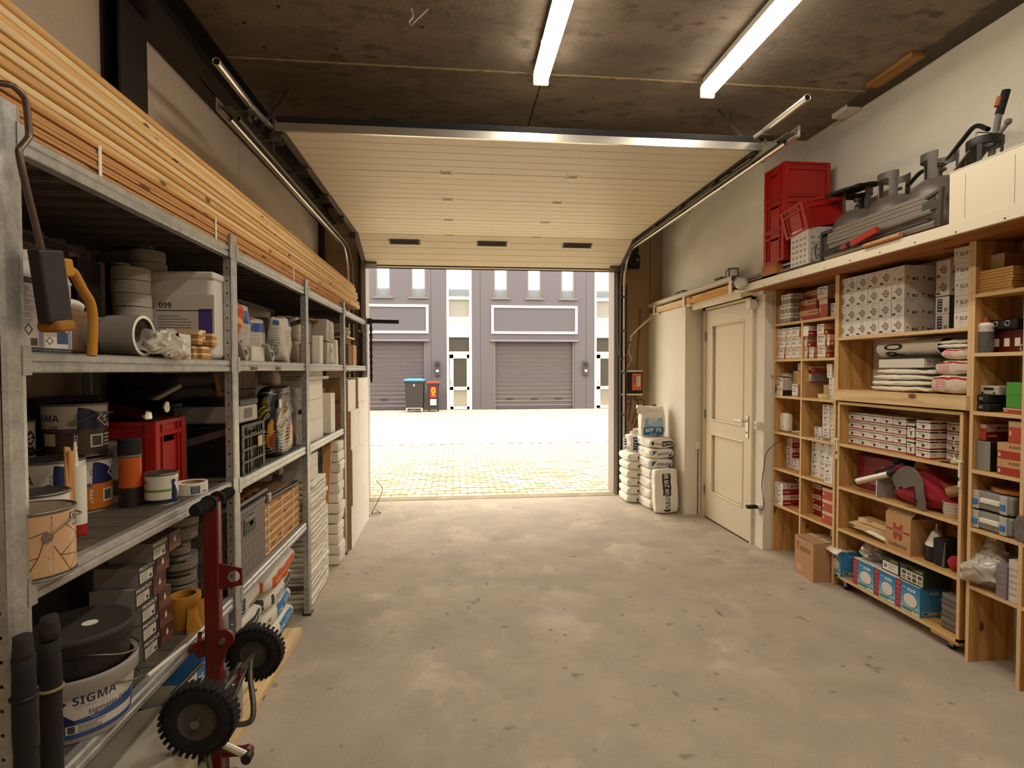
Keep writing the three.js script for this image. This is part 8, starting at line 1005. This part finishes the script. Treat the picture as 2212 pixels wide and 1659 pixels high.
// ---- bay four
{
  const y = 1.5335;
  const cc = thing('cable_coil', 'coil of grey cable on a wooden board in the far bay', 'cable', [-1.06, y + 0.27, -4.98]); part('board', rb(0.26, 0.016, 0.34, 0.003, 0, -0.02, 0), MAT.pine, cc); for (let i = 0; i < 5; i++) part('coil', torus(0.1 + 0.008 * (i % 3), 0.009, 30).rotateX(Math.PI / 2 + rr(-.06, .06)).translate(0, 0.002 + i * 0.015, 0), MAT.greyLight, cc); part('stand', b6(-0.1, 0.1, -0.268, -0.0285, -0.14, 0.1), MAT.cardDark, cc);
  solo('wood_post', uvm(rb(0.07, 0.19, 0.16, 0.004, 0, 0.095, 0), 'y'), MAT.lath, 'pale upright timber block in the far bay', 'wood', [-0.95, y, -5.06]); solo('brown_box', rb(0.1, 0.185, 0.18, 0.004, 0, 0.0925, 0), MAT.cardDark, 'dark brown block beside the pale timber in the far bay', 'block', [-0.96, y, -4.83]);
  solo('grey_tube', M(cy(0.02, 0.02, 0.4, 0, 0.2, 0, 16)), std(0xb9b2aa, 0.4), 'pale vertical tube at the back of the far bay', 'tube', [-1.2, y, -4.95]);
  // white cartons stacked in front below
  const rows = [[0, 0.36], [0.362, 0.47], [0.834, 0.32]];
  rows.forEach(([a, h], k) => lb('white_panel_pack', `${['lowest', 'middle', 'topmost'][k]} tall white carton with brown end in the far bay`, 'tall white cartons', [-4.64, -5.02, 0, 0], 0.24, { all: 'paperwhite', px: 'scribble', pz: 'kraftdark', py: 'paperwhite' }, { on: a, h, x: -0.88 + (k === 1 ? 0.012 : 0), cat: 'carton' }));
  [[0, 0.4], [0.402, 0.4], [0.804, 0.4], [1.206, 0.22]].forEach(([a, h], k) => lb('white_panel_pack', `white printed carton by the opening, ${['lowest', 'second', 'third', 'topmost'][k]} of four`, 'white cartons by the opening', [-5.03, -5.58, 0, 0], 0.3, { all: 'paperwhite', px: 'scribble', pz: 'kraftdark' }, { on: a, h, x: -0.885, cat: 'carton' }));
  lb('white_panel_pack', 'brown-ended white carton just below the far shelf', null, [-4.64, -5.0, 0, 0], 0.3, { all: 'paperwhite', px: 'scribble', pz: 'kraftdark' }, { on: 1.156, h: 0.26, x: -0.9, cat: 'carton' });
  const chain = (label, x, z, y0, n) => { const t = thing('chain', label, 'chain', [x, y0, z]); part('hook', bar([0, 0.012, 0], [-0.03, 0.03, 0.03], 0.005), MAT.steel, t); for (let i = 0; i < n; i++) part('link', new THREE.TorusGeometry(0.016, 0.0075, 8, 16).scale(0.75, 1.45, 1).rotateY(i % 2 ? 0.5 : 2.07).translate(0, -i * 0.034, 0), std(0x1c1f2e, 0.35, 0.5), t); return t; };
  chain('dark blue chain hanging on the far post towards the opening', -0.868, -5.70, 1.945, 17); chain('second dark blue chain hanging inside the far bay', -0.965, -5.72, 1.87, 13);
  const bh = thing('clamp_bar', 'black bar with collar sticking out from the far post', 'bar', [0, 0, 0]); part('bar', bar([-0.87, 1.995, -5.68], [-0.585, 1.99, -5.68], 0.021, 20), MAT.black, bh); part('collar', M(bar([-0.91, 1.995, -5.68], [-0.855, 1.995, -5.68], 0.031, 20)), MAT.steelDark, bh); part('plate', rb(0.02, 0.1, 0.06, 0.004, -0.915, 1.98, -5.66), MAT.galvDull, bh);
  solo('frayed_wire', M(tube([[0, 0.004, 0], [0.06, 0.12, -0.1], [0.09, 0.22, -0.2], [0.02, 0.3, -0.25]], 0.004, 30, 6), tube([[0, 0.004, 0], [0.05, 0.02, 0.03], [0.1, 0.01, 0.0], [0.04, 0.03, -0.05]], 0.004, 24, 6)), std(0x5a5046, 0.7), 'frayed wire sticking out beside the white cartons at the opening', 'wire', [-0.89, 0, -5.75]);
  const rl = thing('reel_top', 'end of a cable reel with yellow bar on the planks at the upper left corner', 'reel', [-1.28, 2.295, -1.02]); part('flange', torus(0.16, 0.012, 40).rotateY(0.7).translate(0, 0.17, 0), MAT.white, rl); part('disc', cy(0.15, 0.15, 0.01, 0, 0, 0, 40).rotateX(Math.PI / 2).rotateY(0.7).translate(0, 0.17, 0), std(0xbab2a6, 0.5), rl); part('hub', cy(0.07, 0.07, 0.1, 0, 0, 0, 30).rotateX(Math.PI / 2).rotateY(0.7).translate(0.03, 0.1, 0.03), MAT.blackMat, rl); part('yellow_bar', beam([-0.1, 0.42, 0.1], [0.0, 0.26, -0.32], 0.025, 0.03), MAT.yellow, rl); part('wire_loop', tube([[0.02, 0.3, -0.1], [0.02, 0.2, -0.3], [0.02, 0.1, -0.42], [0.0, 0.08, -0.42]], 0.005, 30, 6), MAT.black, rl);
}

renderer.render(scene, camera);
